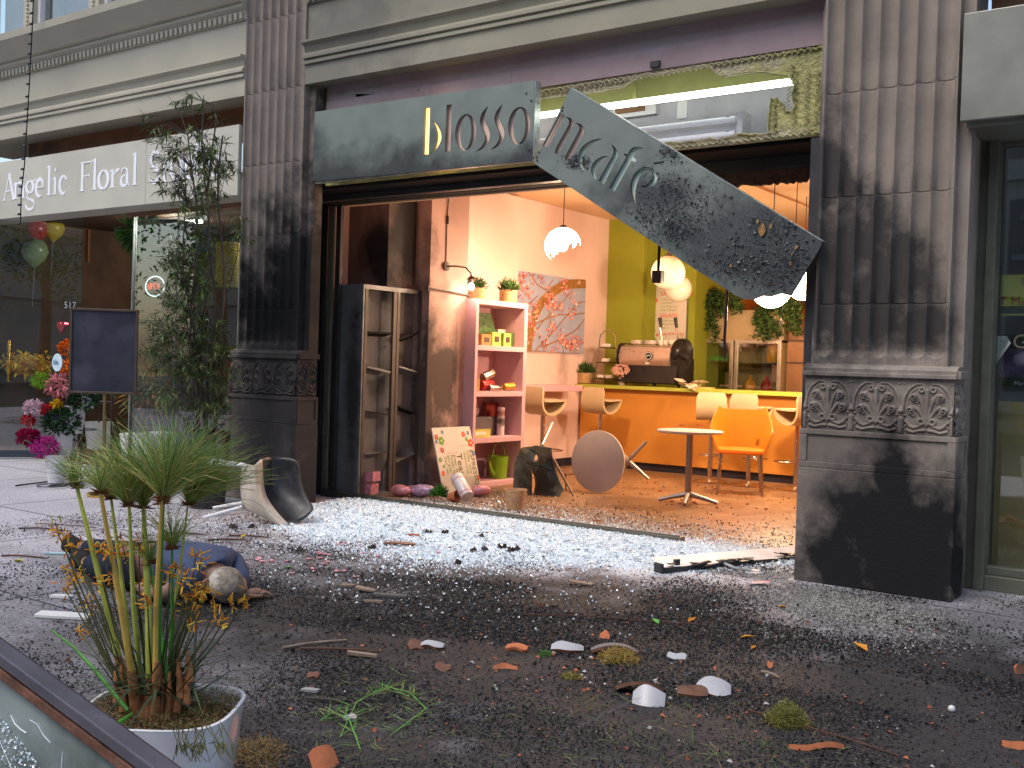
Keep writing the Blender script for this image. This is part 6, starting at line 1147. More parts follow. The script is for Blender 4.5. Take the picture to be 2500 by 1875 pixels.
# aluminium debris bar by the column
db = thing('twisted_window_bar','bent aluminium window bar lying from the sill end to the column foot','window bar',at(1780,1385,2,0)); a, b2 = at(1608,1398,2,0), at(1955,1368,2,0); d = (b2-a).normalized(); s_ = Vector((-d.y,d.x,0)); m_al = MAT('bare_aluminium',(.85,.87,.88),.45,.3,var=.15,vs=6)
obj('bright_strip', MB().obox((a+b2)/2+Vector((0,0,.055))+s_*.03,(b2-a)/2,s_*.05+Vector((0,0,.024)),(0,0,.003)), m_al, db); obj('dark_channel', MB().obox((a+b2)/2+Vector((0,0,.02))-s_*.02,(b2-a)/2,s_*.012,(0,0,.014)).obox((a+b2)/2+Vector((0,0,.006)),(b2-a)/2,s_*.03,(0,0,.004)), m_dark, db)
obj('end_cap', MB().obox(a+Vector((0,0,.03)),d*.008,s_*.04,(0,0,.03)).obox(a+d*.14+Vector((0,0,.05)),d*.02,s_*.01,(0,0,.025)), m_dark, db)
b = MB()
for _ in range(26):
    f = random.random(); p = a.lerp(b2,f)+Vector((0,0,random.uniform(.02,.06)))-s_*random.uniform(0,.05); b.obox(p, d*random.uniform(.02,.09)+Vector((0,0,random.uniform(-.01,.01))), s_*.012, (0,0,.003))
obj('torn_strips', b, m_dark, db)
for i,(px,py) in enumerate(((1840,1400),(1860,1428),(1873,1390),(1835,1395),(1785,1390),(1705,1395))): slab(px,py,.11,.07,.004,random.random(),MAT('translucent_shard%d'%i,(.35,.42,.46),.1,var=.05,bump=0),['large dull glass flake under the bar end','glass flake nearest the column foot','upright glass flake beside the column','glass flake left of the column foot','pale flake leaning on the window bar','small grey flake at the middle of the bar'][i],'glass flake','glass_flake',tilt=random.uniform(-.4,.4))
# ================================================================ PERSON
sk, shm, jm = MAT('dusty_skin',(.20,.12,.09),.7,var=.2,vs=30), MAT('blue_shirt',(.05,.07,.13),.85,var=.15,vs=10,bump=.5,bs=18,bdist=.02), MAT('dark_jeans',(.012,.015,.03),.85,var=.3,vs=14,bump=.3)
hd = at(547,1424,2,.115)
def skin_mesh(V, E_, R_, sub=2):
    me = bpy.data.meshes.new('s'); me.from_pydata([tuple(v) for v in V], E_, []); o = bpy.data.objects.new('s', me); COL.objects.link(o); md = o.modifiers.new('k','SKIN'); ly = me.skin_vertices[0] if me.skin_vertices else None
    for i, r in enumerate(R_): me.skin_vertices[0].data[i].radius = r if isinstance(r, tuple) else (r, r); me.skin_vertices[0].data[i].use_root = (i == 0)
    s2 = o.modifiers.new('d','SUBSURF'); s2.levels = sub; s2.render_levels = sub; bpy.context.view_layer.update(); dg = bpy.context.evaluated_depsgraph_get(); out = bpy.data.meshes.new_from_object(o.evaluated_get(dg)); bpy.data.objects.remove(o); return out
hip, chest, neck = at(385,1375,2,.14), at(480,1378,2,.17), at(520,1405,2,.14)
shR, shL = at(575,1385,2,.12), at(462,1418,2,.12)
knR, knL, ftR, ftL = at(285,1352,2,.10), at(275,1392,2,.10), at(190,1335,2,.08), at(205,1372,2,.07)
elR, haR, elL, haL = at(586,1440,2,.06), at(596,1470,2,.03)+Vector((-.12,.12,.0)), at(400,1452,2,.07), at(355,1440,2,.04)
pr = thing('person','person lying face down on the pavement in blue shirt and dark jeans','person',((hip.x),(hip.y),0))
ORI[pr] = Vector((hip.x,hip.y,0))
V = [hip,chest,neck,hd,shR,elR,haR,shL,elL,haL,knR,ftR,knL,ftL]; E_ = [(0,1),(1,2),(2,3),(1,4),(4,5),(5,6),(1,7),(7,8),(8,9),(0,10),(10,11),(0,12),(12,13)]
body = skin_mesh(V,E_,[.12,.15,.05,.075,.065,.042,.028,.065,.042,.028,.06,.04,.06,.04]); obj('body', body, sk, pr, smooth=True)
obj('shirt', skin_mesh([hip+Vector((.02,0,.0)),hip.lerp(chest,.5)+Vector((0,0,.02)),chest+Vector((0,0,.015)),chest.lerp(neck,.7),shR,shR.lerp(elR,.85),shL,shL.lerp(elL,.9)],[(0,1),(1,2),(2,3),(2,4),(4,5),(2,6),(6,7)],[(.15,.135),(.175,.14),(.185,.155),(.10,.08),.09,.062,.088,.06]), shm, pr, smooth=True)
obj('trousers', skin_mesh([hip+Vector((0,0,-.005)),hip.lerp(knR,.3)+Vector((0,.04,0)),knR,knR.lerp(ftR,.8),hip.lerp(knL,.3)+Vector((0,-.06,0)),knL,knL.lerp(ftL,.8)],[(0,1),(1,2),(2,3),(0,4),(4,5),(5,6)],[(.15,.13),.10,.085,.065,.10,.085,.065]), jm, pr, smooth=True)
for k_, (f_, kn_) in enumerate(((ftR,knR),(ftL,knL))): d = (f_-kn_).normalized(); obj('shoe', MB().tube([f_-d*.05,f_+d*.03,f_+d*.10+Vector((0,0,.02)),f_+d*.15+Vector((0,0,-.02))],[.045,.055,.05,.03],10), m_black, pr, smooth=True)
hm = MB(); n, m = 20, 32; dirh = (hd-neck).normalized(); Mh = dirh.to_track_quat('Z','Y').to_matrix(); V = []
for i in range(n+1):
    for k in range(m):
        th, ph = PI*i/n, 2*PI*k/m; r = .092*(1+.10*math.cos(th))*(1+random.uniform(-.015,.015)); V.append(hd+Mh@Vector((r*.92*math.sin(th)*math.cos(ph), r*1.0*math.sin(th)*math.sin(ph), r*1.12*math.cos(th)+.01)))
hm.add(V,[(i*m+k,i*m+(k+1)%m,(i+1)*m+(k+1)%m,(i+1)*m+k) for i in range(n) for k in range(m)])
obj('hair', hm, MAT('dusty_grey_hair',(.20,.17,.14),.75,var=.5,vs=22,bump=.7,bs=60,stains=[((.5,.47,.42),[(hd.x,hd.y-.08,hd.z+.02,.06,.08,.07)],40,.8)]), pr, smooth=True)
for s_ in (-1,1):
    e_ = hd+Mh@Vector((s_*.088,.0,-.03)); obj('ear', MB().lathe([(.0001,.006),(.018,.01),(.026,.0),(.018,-.006)],e_,12,M=Matrix.Rotation(PI/2,3,'Y')), sk, pr, smooth=True)
for sd_, ha, el in ((1,haR,elR),(-1,haL,elL)):
    d = (ha-el); d.z = 0; d.normalize(); s2 = Vector((-d.y,d.x,0)); hb_ = MB().tube([ha-d*.03,ha+d*.03,ha+d*.07],[.024,.032,.03],10)
    for k in range(4): p = ha+d*.06+s2*(k-1.5)*.018; L = (.06,.072,.066,.05)[k]; hb_.tube([p,p+d*L*.5+Vector((0,0,.008)),p+d*L+Vector((0,0,-.008))],[.009,.0085,.006],7)
    p = ha+s2*.03*-1; hb_.tube([p,p-s2*.03+d*.03,p-s2*.03+d*.06],[.011,.010,.007],7); obj('hand', hb_, sk, pr, smooth=True)
# ================================================================ FALLEN CHAIR
m_wch = MAT('scorched_white_plastic',(.50,.44,.38),.22,var=.12,vs=8,bump=.1,coat=.3,co='obj',stains=[((.012,.012,.014),[(.05,.2,.68,.33,.30,.27),(-.1,.1,.47,.25,.22,.10)],4,.97)])
g0 = at(683,1283,2,0); DC = (g0-CAM).dot(FW); fc = thing('fallen_chair','smoke blackened white plastic armchair lying on its side by the left column','chair',(g0.x,g0.y,0))
CH = [ # columns across the shell: (px, py, extra distance) from the upper edge down to the side on the ground
 [(590,1138,.20),(587,1160,.20),(586,1190,.19),(588,1220,.17),(594,1243,.15),(625,1256,.08),(684,1284,-.01)],
 [(604,1131,.10),(606,1160,.08),(607,1190,.06),(611,1222,.05),(624,1247,.04),(650,1266,.02),(686,1284,-.02)],
 [(622,1142,-.03),(624,1165,-.04),(626,1190,-.05),(632,1216,-.05),(645,1240,-.04),(662,1262,-.03),(690,1284,-.02)],
 [(640,1117,.10),(642,1150,.12),(644,1185,.12),(650,1212,.10),(665,1235,.06),(682,1258,.02),(706,1282,.0)],
 [(660,1115,.26),(661,1150,.28),(662,1185,.27),(667,1212,.22),(684,1230,.16),(704,1252,.10),(724,1276,.04)],
 [(694,1117,.28),(696,1150,.29),(699,1182,.27),(706,1208,.23),(722,1226,.18),(736,1244,.13),(742,1266,.07)],
 [(728,1121,.22),(730,1150,.22),(733,1178,.20),(741,1202,.18),(752,1220,.15),(762,1233,.12),(767,1243,.10)]]
mb = MB(); nc_, nr_ = len(CH), 7; mb.add([atd(x,y,DC+d) for col in CH for (x,y,d) in col], [(c*nr_+r,(c+1)*nr_+r,(c+1)*nr_+r+1,c*nr_+r+1) for c in range(nc_-1) for r in range(nr_-1)])
q1, q2 = at(700,1200,1,g0.y+.25), at(705,1265,1,g0.y+.1)
m_wch = MAT('scorched_white_plastic',(.50,.44,.36),.4,var=.15,vs=12,bump=.08,stains=[((.03,.028,.026),[(q1.x,q1.y,q1.z,.12,.2,.2)],5,.7)]); m_dkch = MAT('burnt_plastic_inside',(.03,.03,.034),.42,var=.5,vs=9,bump=.15,spec=.35,stains=[((.22,.19,.17),[(q2.x+.06,q2.y,q2.z-.05,.13,.2,.05)],7,.7)])
o = obj('shell', mb, m_wch, fc, smooth=True); o.data.materials.append(m_dkch)
for p_ in o.data.polygons: p_.material_index = 1 if p_.index//(nr_-1) >= 3 else 0
if True: s1_ = o.modifiers.new('s','SUBSURF'); s1_.levels = s1_.render_levels = 2; s2_ = o.modifiers.new('t','SOLIDIFY'); s2_.thickness = .012
for (xa_,ya_,xb_,yb_,da,db_) in ((602,1139,494,1129,.0,.0),(592,1238,496,1264,.02,-.02),(600,1136,510,1122,.30,.3),(594,1228,520,1240,.36,.36)): obj('leg', MB().tube([atd(xa_,ya_,DC+.12+da),atd(xb_,yb_,DC+.12+db_)],[.017,.013],10), m_steelw, fc, smooth=True)
# ================================================================ PLANTS AND POTS
# bamboo
bc = at(504,1238,2,0); pot_r = .185; hp_ = .64
bp = thing('bamboo_plant','tall dark potted bamboo in a glossy black pot beside the left column','bamboo',(bc.x,bc.y,0)); bc = Vector((bc.x,bc.y,0))
obj('pot', MB().lathe([(.0001,0),(.145,0),(.15,.01),(pot_r,hp_),(pot_r-.012,hp_),(pot_r-.02,hp_-.05),(.0001,hp_-.05)],bc,36), MAT('black_ceramic',(.02,.02,.024),.18,var=.1,coat=.5,bump=.03,stains=[((.35,.35,.37),[(bc.x-.16,bc.y-.10,.5,.07,.1,.4)],5,.6)]), bp, smooth=True)  # pale streak on the left is a highlight put into the pot's colour
D0 = (bc-CAM).dot(FW)
m_culm = MAT('dark_culm',(.045,.04,.03),.5,var=.3,vs=15); culms = []
for bx, tx, ty, r in ((478,470,330,.012),(498,505,250,.013),(512,520,290,.014),(530,545,330,.015),(488,440,420,.009),(520,575,560,.006)):
    a = atd(bx,1050,D0+random.uniform(-.08,.08)); a.z = hp_-.06; b = atd(tx,ty,D0+random.uniform(-.2,.15)); P = [a.lerp(b,k/9)+Vector((.03*math.sin(k*1.1+bx),.03*math.cos(k+bx),0)) for k in range(10)]; culms.append(P); obj('culm', MB().tube(P,[r*(1-.06*k) for k in range(10)],8), m_culm, bp, smooth=True)
Lf, Tw = MB(), MB(); CLU = [(500,330,48,55,11),(445,370,45,35,6),(385,315,28,28,4),(405,380,28,28,3),(470,255,45,22,4),(525,395,50,45,12),(470,430,50,35,8),(430,455,28,22,5),(500,480,50,35,12),(590,560,26,28,4),(470,560,40,40,8),(430,620,30,40,6),(440,700,45,50,14),(490,720,35,60,12),(405,740,30,40,8),(420,800,45,50,16),(490,830,50,60,20),(380,840,35,50,10),(540,870,35,60,10),(450,900,60,50,20),(400,960,50,50,12),(510,950,40,50,12),(560,900,25,60,6),(480,1000,50,40,10),(460,640,50,60,10)]
for (cx, cy, rx, ry, nt_) in CLU:
    for _ in range(int(nt_*2.2)):
        e = atd(random.gauss(cx,rx*.6),random.gauss(cy,ry*.6),D0+random.gauss(0,.16)); e.y = min(e.y,6.33); cl = min(culms, key=lambda P_: min((p-e).length for p in P_)); s_ = min(cl, key=lambda p: abs(p.z-(e.z-.12))+.001*(p-e).length); mid = s_.lerp(e,.6)+Vector((0,0,.06))
        if (s_-e).length < .75: Tw.tube([s_,mid,e],[.0028,.002,.001],4,cap=False)
        for k in range(random.randint(9,15)):
            p = mid.lerp(e,random.uniform(.3,1.15)); d = Vector((random.gauss(0,.8),random.gauss(0,.8),random.gauss(-.35,.5)))+(e-mid).normalized()*.6; Lf.leaf(p,d,random.uniform(.06,.12),random.uniform(.010,.016),fold=.15)
obj('twigs', Tw, m_culm, bp); obj('foliage', Lf, leafmat('bamboo_leaf',[(.045,.085,.02),(.07,.13,.03),(.025,.05,.015),(.12,.19,.035),(.12,.10,.04),(.03,.06,.02)]), bp)
# papyrus planter
PC = atd(398,1722,2.42); PZ = PC.z; pr_ = .168; pl2 = thing('papyrus_planter','foreground papyrus in a glossy white planter with orange flowers','planter',(PC.x,PC.y,0))
def sq(a, r): n = 3.4; c, s_ = math.cos(a), math.sin(a); k = (abs(c)**n+abs(s_)**n)**(-1/n); return r*k*c, r*k*s_
def sqlathe(prof, N=56, rot=.6):
    mb = MB(); V = []
    for r, z in prof:
        for k in range(N): x, y = sq(2*PI*k/N, r); V.append((PC.x+x*math.cos(rot)-y*math.sin(rot), PC.y+x*math.sin(rot)+y*math.cos(rot), z))
    return mb.add(V,[(i*N+k,i*N+(k+1)%N,(i+1)*N+(k+1)%N,(i+1)*N+k) for i in range(len(prof)-1) for k in range(N)])
obj('pot', sqlathe([(.001,0),(.11,0),(.115,.01),(pr_,PZ-.004),(pr_+.002,PZ),(pr_-.006,PZ+.001),(pr_-.012,PZ-.03),(pr_-.015,PZ-.06)]), MAT('white_ceramic',(.80,.80,.84),.12,var=.03,bump=0,coat=.6), pl2, smooth=True)
obj('soil', sqlathe([(.001,PZ-.02),(.08,PZ-.022),(pr_-.014,PZ-.04)]), MAT('soil',(.06,.035,.02),.9,var=.4,vs=40,bump=.8), pl2)
b = MB()
for _ in range(5200):
    a, r = random.uniform(0,2*PI), pr_*random.random()**.5*.95; x, y = sq(a,r); b.leaf((PC.x+x*.82-y*.56,PC.y+x*.56+y*.82,PZ-.02+random.uniform(0,.022)),(random.gauss(0,1),random.gauss(0,1),random.gauss(0,.7)),random.uniform(.008,.02),.002)
tag(obj('moss', b, leafmat('pot_moss',[(.22,.12,.04),(.13,.10,.02),(.30,.18,.06),(.08,.06,.02),(.14,.15,.03)]), pl2), kind='stuff')
m_stem = MAT('papyrus_stem',(.36,.40,.07),.35,var=.3,vs=14,bump=0); m_stemg = MAT('papyrus_stem_green',(.06,.22,.03),.35,var=.2,vs=10,bump=0); m_steml = MAT('papyrus_stem_golden',(.52,.34,.06),.4,var=.3,vs=14,bump=0); m_sheath = MAT('brown_sheath',(.30,.13,.055),.6,var=.35,vs=40,bump=.4)
STM = [(188,1189,318,1705,.0072,m_stem),(245,1202,336,1712,.0065,m_steml),(271,1215,330,1715,.005,m_stem),(315,1233,350,1715,.0055,m_stem),(350,1237,368,1722,.0075,m_stem),(398,1226,382,1725,.006,m_stemg),(395,1215,378,1718,.005,m_steml),(459,1229,420,1500,.003,m_stem),(420,1338,415,1710,.0045,m_stemg),(367,1373,422,1712,.0045,m_stemg)]
umb = []
for i, (tx, ty, bx, by, r, mt) in enumerate(STM):
    dd_ = 2.42+random.uniform(-.05,.05); a, b = atd(bx,by+22,dd_), atd(tx,ty,dd_+random.uniform(-.12,.10)); mid = a.lerp(b,.5)+(RT*random.uniform(-.006,.006)); P = [a, a.lerp(mid,.5), mid, mid.lerp(b,.5), b]
    r *= 1.25; obj('stem', MB().tube(P,[r,r*.95,r*.85,r*.7,r*.5],10), mt, pl2, smooth=True); sh_ = a.lerp(b,.20+random.uniform(-.04,.06))
    obj('sheath', MB().tube([a+Vector((0,0,-.02)),a.lerp(sh_,.5),sh_],[r*1.9,r*1.5,r*1.02],9), m_sheath, pl2, smooth=True); umb.append((b,(b-a).normalized(),i))
for px, py in ((345,1745),(365,1752),(390,1750),(410,1742),(300,1722),(285,1700),(430,1725),(440,1690),(455,1705),(465,1650)):
    a = atd(px,py+15,2.38); b = atd(px+random.uniform(-12,25),py-random.uniform(50,110),2.40); obj('sheath', MB().tube([a,a.lerp(b,.5),b],[.009,.007,.003],8), m_sheath, pl2, smooth=True)
obj('cut_stem', MB().tube([atd(322,1743,2.30),atd(272,1778,2.22)],[.0035,.0065],10), m_stemg, pl2, smooth=True); obj('cut_stem', MB().tube([atd(312,1735,2.34),atd(240,1645,2.38),atd(180,1580,2.42),atd(125,1538,2.44)],[.005,.0045,.0035,.002],8), m_stemg, pl2, smooth=True)
rays_c = leafmat('papyrus_ray',[(.15,.26,.04),(.30,.36,.07),(.10,.20,.03),(.42,.34,.11),(.24,.30,.07)]); m_bract = MAT('brown_bract',(.22,.10,.04),.7,var=.4,vs=50,bump=0)
for (b, ax, i) in umb:
    mb = MB(); cnt = (110,90,140,230,430,480,60,420,130,90)[i]; Ln = (.10,.09,.11,.15,.18,.20,.08,.17,.10,.09)[i]; lx, ly = ((-.35,0),(-.15,.1),(.1,0),(-.25,.1),(-.1,-.2),(.2,.2),(.1,0),(.75,0),(.1,0),(-.3,0))[i]
    for _ in range(cnt):
        out = Vector((random.gauss(0,1),random.gauss(0,1),random.gauss(0,.2))).normalized(); sprd = random.random()**.8*.85; d = (Vector((0,0,1))*random.uniform(.7,1.1)+out*sprd+RT*lx*random.uniform(.3,1.3)+FW*ly).normalized(); L = Ln*1.08*random.uniform(.45,1.2)
        dr = random.uniform(.02,.30); P = [b, b+d*L*.35, b+d*L*.7+out*L*.05-Vector((0,0,L*dr*.3)), b+d*L+out*L*.14+Vector((random.gauss(0,.006),random.gauss(0,.006),-L*dr))]; mb.tube(P,[.0008,.0007,.0006,.0003],3,cap=False)
    o = obj('umbel_rays', mb, rays_c, pl2)
    br2 = MB()
    for _ in range(46): out = Vector((random.gauss(0,1),random.gauss(0,1),random.uniform(-.1,1.0))).normalized(); br2.leaf(b-Vector((0,0,.003)),out,random.uniform(.015,.032),.005)
    obj('bracts', br2, m_bract, pl2)
# orange paw flowers and dark blades
FL = [(140,1298,1690),(160,1310,1690),(178,1335,1690),(165,1385,1690),(180,1420,1690),(195,1405,1690),(160,1440,1700),(250,1335,1650),(262,1350,1650),(235,1345,1650),(300,1335,1640),(310,1350,1640),(430,1385,1650),(415,1400,1650),(478,1358,1650),(490,1372,1650),(445,1410,1650),(455,1400,1650),(440,1435,1640),(465,1450,1640),(485,1458,1640),(500,1462,1640),(450,1470,1640),(505,1448,1640),(480,1440,1640),(475,1488,1640),(196,1545,1660),(222,1480,1650),(350,1420,1640),(360,1470,1640),(385,1420,1640),(280,1420,1650),(525,1490,1640),(568,1475,1640),(598,1472,1640),(470,1530,1640),(532,1515,1640),(250,1420,1650),(340,1330,1640)]
m_paw = MAT('orange_flower',(.55,.24,.03),.8,var=0,bump=0,island=[(0,(.55,.20,.02)),(.4,(.62,.34,.03)),(.7,(.30,.10,.03)),(.9,(.60,.45,.08))]); m_pst = MAT('dark_flower_stem',(.07,.075,.03),.6,var=.3)
for (px, py, by) in FL:
    dd_ = 2.42+random.uniform(-.12,.16); c = atd(px,py,dd_); a = atd(370+(px-350)*.25,by+40,2.42); midp = a.lerp(c,.55)+RT*random.uniform(-.015,.015); st_ = obj('flower_stem', MB().tube([a,midp,c],[.0026,.002,.0014],5), m_pst, pl2, smooth=True); fb = MB()
    for _ in range(13): d = Vector((random.gauss(0,1),random.gauss(0,1),random.gauss(.5,.8))).normalized(); s0 = c+Vector((random.gauss(0,.007),random.gauss(0,.007),random.gauss(0,.010))); fb.tube([s0,s0+d*.008,s0+d*random.uniform(.012,.022)],[.0011,.0018,.0010],5)
    obj('paw_flower', fb, m_paw, st_)
b = MB()
for _ in range(90):
    a = atd(random.uniform(300,470),1700,2.42+random.uniform(-.08,.12)); d = Vector((random.gauss(0,.7),random.gauss(0,.7),random.uniform(.3,1.2))).normalized(); L = random.uniform(.12,.26); P = [a,a+d*L*.5,a+d*L+Vector((d.x*.05,d.y*.05,-L*.25))]; s_ = d.cross(Vector((0,0,1))).normalized()*.0045
    for i in range(2): w0, w1 = (1,.8,0.05)[i], (1,.8,.05)[i+1]; b.add([P[i]-s_*w0,P[i]+s_*w0,P[i+1]+s_*w1,P[i+1]-s_*w1],[(0,1,2,3)])
obj('blades', b, leafmat('dark_blade',[(.015,.03,.012),(.03,.055,.02),(.05,.08,.03)]), pl2)
b = MB()
for _ in range(22): px = random.uniform(400,545); P = [atd(px,1770+random.uniform(-10,10),2.27), atd(px+random.uniform(-20,30),1810,2.19), atd(px+random.uniform(-30,50),1860,2.17)]; b.tube(P,[.001,.001,.0006],4); b.leaf(P[1],P[2]-P[1]+Vector((random.gauss(0,.05),0,0)),.035,.006)
obj('trailing_roots', b, m_pst, pl2)
# easel board
eb = at(262,1214,2,0); es = thing('sign_board_stand','blank dark chalkboard on a brass floor stand before the floral shop','sign stand',(eb.x,eb.y,0)); eY = eb.y; D1 = (eb-CAM).dot(FW)
A = [atd(x,y,D1) for x, y in ((178,757),(333,757),(335,958),(182,955))]; A = [Vector((p.x,p.y,p.z)) for p in A]; A[2].x, A[2].y = A[1].x, A[1].y; A[3].x, A[3].y = A[0].x, A[0].y; A[1].z = A[0].z; A[3].z = A[2].z = (A[3].z+A[2].z)/2
ex = (A[1]-A[0]).normalized(); en = Vector((ex.y,-ex.x,0)); Wb, Hb = (A[1]-A[0]).length, A[0].z-A[3].z; O = A[3]
m_chalk = MAT('dark_chalkboard',(.035,.036,.055),.35,var=.2,vs=3,bump=0,stains=[((.07,.07,.10),[(O.x+.12,O.y+.05,O.z+.55,.12,.2,.2),(O.x+.45,O.y+.2,O.z+.5,.15,.3,.15),(O.x+.1,O.y+.05,O.z+.15,.12,.2,.1)],4,.6)])
obj('board', MB().prism([O,O+ex*Wb,O+ex*Wb+Vector((0,0,Hb)),O+Vector((0,0,Hb))],-en*.012), m_chalk, es); f = MB(); tk = .022
for (u0,u1,v0,v1) in ((-.0,Wb,-.02,0),(-.0,Wb,Hb,Hb+.02),(-.02,0,-.02,Hb+.02),(Wb,Wb+.02,-.02,Hb+.02)): p = O+ex*(u0+u1)/2+Vector((0,0,(v0+v1)/2)); f.obox(p, ex*(u1-u0)/2, en*.012, (0,0,(v1-v0)/2))
obj('frame', f, MAT('dark_wood_frame',(.07,.045,.03),.5), es, bevel=.003); pc = O+ex*Wb*.52-en*.03
obj('pole', MB().tube([(pc.x,pc.y,.02),(pc.x,pc.y,O.z+.1)],.016,12), MAT('aged_brass',(.30,.22,.10),.35,.9,var=.15), es, smooth=True); q = at(243,1213,2,0); obj('base', MB().lathe([(.0001,0),(.13,0),(.135,.012),(.13,.03),(.03,.05),(.018,.07)],(pc.x,pc.y,0),32), m_gold, es, smooth=True)
# flower buckets
m_bkt = MAT('white_bucket',(.70,.70,.72),.4,var=.05,bump=.03)
YB_ = [5.72]
def bucket(px, py, r, h, z, label, flowers):
    q = at(px,py,1,YB_[0]); z = q.z if z else 0; YB_[0] += .12; t = thing('flower_bucket', label, 'flower bucket', (q.x,q.y,z), 'white buckets of cut flowers'); obj('bucket', MB().lathe([(.0001,0),(r*.68,0),(r,h),(r*1.06,h),(r*1.06,h-.012),(r*.97,h-.01),(r*.66,.01)],(q.x,q.y,z),28), m_bkt, t, smooth=True)
    for (nm, dx, dz, rad, cnt, mt, L, W) in flowers:
        b = MB(); c = Vector((q.x,q.y,z+h+dz))+RT*dx-FW*.03
        for _ in range(cnt):
            d = Vector((random.gauss(0,1),random.gauss(0,1),random.gauss(.2,.8))).normalized(); p = c+Vector((d.x*rad,d.y*rad,d.z*rad*.8))*random.uniform(.6,1); b.leaf(p, d+Vector((random.gauss(0,.6),random.gauss(0,.6),random.gauss(0,.6))), L, W)
        obj(nm, b, mt, t)
    return t
fm = lambda n_, c: MAT(n_, c, .6, var=0, bump=0, island=[(0,c),(.5,tuple(x*.65 for x in c)),(.8,tuple(min(1,x*1.3) for x in c))])
m_hot, m_dkred, m_whp, m_redf, m_yelf, m_orf, m_lily, m_grf, m_dkl, m_purf = fm('magenta_petal',(.62,.06,.35)), fm('crimson_petal',(.28,.0,.05)), fm('pale_petal',(.75,.55,.62)), fm('red_flower',(.5,.02,.03)), fm('yellow_flower',(.75,.5,.02)), fm('orange_lily',(.75,.2,.02)), fm('pink_lily',(.72,.28,.30)), fm('lime_spider',(.25,.45,.03)), fm('bucket_leaf',(.03,.08,.03)), fm('violet_petal',(.12,.05,.35))
bucket(137,1183,.105,.29,0,'frontmost white bucket of magenta and crimson carnations',[('magenta_flowers',-.10,.07,.12,420,m_hot,.035,.028),('crimson_flowers',-.26,.16,.10,320,m_dkred,.035,.028)])
bucket(152,1120,.10,.27,.28,'second tier bucket with red, white and yellow flowers',[('pale_flowers',-.27,.22,.09,220,m_whp,.035,.03),('red_flowers',-.14,.20,.06,160,m_redf,.03,.025),('yellow_flowers',-.05,.25,.05,120,m_yelf,.03,.025),('leaves',.0,.08,.16,420,m_dkl,.06,.03),('violet_flowers',-.10,.14,.05,60,m_purf,.02,.02),('crimson_flowers',-.32,.10,.06,120,m_redf,.03,.025)])
bucket(183,1058,.10,.27,.52,'third tier bucket of pink lilies',[('pink_lilies',-.14,.19,.12,130,m_lily,.075,.028),('leaves',.08,.05,.12,240,m_dkl,.07,.03),('lime_flowers',-.33,.24,.08,380,m_grf,.05,.008)])
bucket(214,1000,.075,.20,.78,'topmost bucket of orange lilies',[('orange_lilies',-.17,.22,.09,130,m_orf,.06,.028),('orange_roses',-.20,.40,.08,120,m_orf,.045,.03)])
q0, q1 = at(118,1192,2,0), at(225,1170,2,0); fs2 = thing('flower_stand','low curved metal tiered stand carrying the flower buckets','stand',q0); b = MB()
for k, z in enumerate((.02,.27,.51,.77)): c = q0.lerp(q1,k/3+.08); b.tube([(c.x+.13*math.cos(a),c.y+.13*math.sin(a),z) for a in np.linspace(0,2*PI,20)],.006,6)
for s_ in (-.1,.1): b.tube([q0+Vector((s_-.1,s_-.1,.02)),q1+Vector((s_+.05,s_,.02)),q1+Vector((s_+.05,s_,.9))],.008,6)
obj('wire_frame', b, m_dark, fs2)
cdp = at(140,885,1,5.75); cd = thing('round_card','round pale blue card tucked among the orange lilies','card',cdp); obj('card', MB().lathe([(.0001,0),(.085,0),(.085,.003),(.0001,.003)],cdp,24,M=Matrix.Rotation(PI/2,3,'X')), MAT('pale_blue_card',(.55,.72,.8),.5), cd)
me = text_mesh('blo', .07, .0006); frame_map(me, cdp+Vector((-.06,-.006,-.02)), (1,0,0), (0,0,1)); obj('lettering', me, MAT('blue_ink',(.03,.08,.3),.5,bump=0,var=0), cd)
# things inside the floral shop
def balloon(px, py, Y, r, mat, label):
    c = at(px,py,1,Y); t = thing('balloon', label, 'balloon', c, 'balloons inside the floral shop'); obj('skin', MB().lathe([(.004,-r*1.25),(.3*r,-r*1.0),(.75*r,-r*.6),(r,0),(.85*r,.6*r),(.5*r,.92*r),(.0001,r*1.05)],c,28), mat, t, smooth=True); obj('string', MB().tube([c-Vector((0,0,r*1.25)),c-Vector((.03,0,r*1.25+.5))],.002,4), m_steelw, t)
balloon(88,560,7.9,.16,MAT('red_balloon',(.6,.04,.04),.25,var=0,bump=0),'red balloon between the lilac and yellow ones'); balloon(130,558,8.1,.15,MAT('yellow_balloon',(.75,.5,.02),.25,var=0,bump=0),'yellow balloon right of the red one'); balloon(55,575,7.9,.15,MAT('lilac_balloon',(.3,.18,.35),.3,var=0,bump=0),'lilac balloon at the left edge'); balloon(85,615,7.7,.17,MAT('green_white_balloon',(.35,.42,.25),.25,var=0,bump=0),'pale green balloon hanging lowest behind the door')
sl_ = thing('shop_ceiling_light','pale lit strip lights under the floral shop ceiling','ceiling light',(-9,8.4,2.9))
m_strip = MAT('strip_glow',(1,1,.95),.3,var=0,bump=0,emit=((.95,1,.85),5))
for k_, (xx, yy) in enumerate(((-8.9,7.9),(-9.6,9.2),(-11.2,8.4))):
    obj('tube', MB().tube([(xx-.45,yy,2.90),(xx+.45,yy,2.90)],.02,8), m_strip, sl_, smooth=True); obj('housing', MB().box(xx-.5,xx+.5,yy-.05,yy+.05,2.925,2.975), m_steelw, sl_); lamp('lamp_light',(xx,yy,2.80),26,(1,.97,.85),.15,sl_)
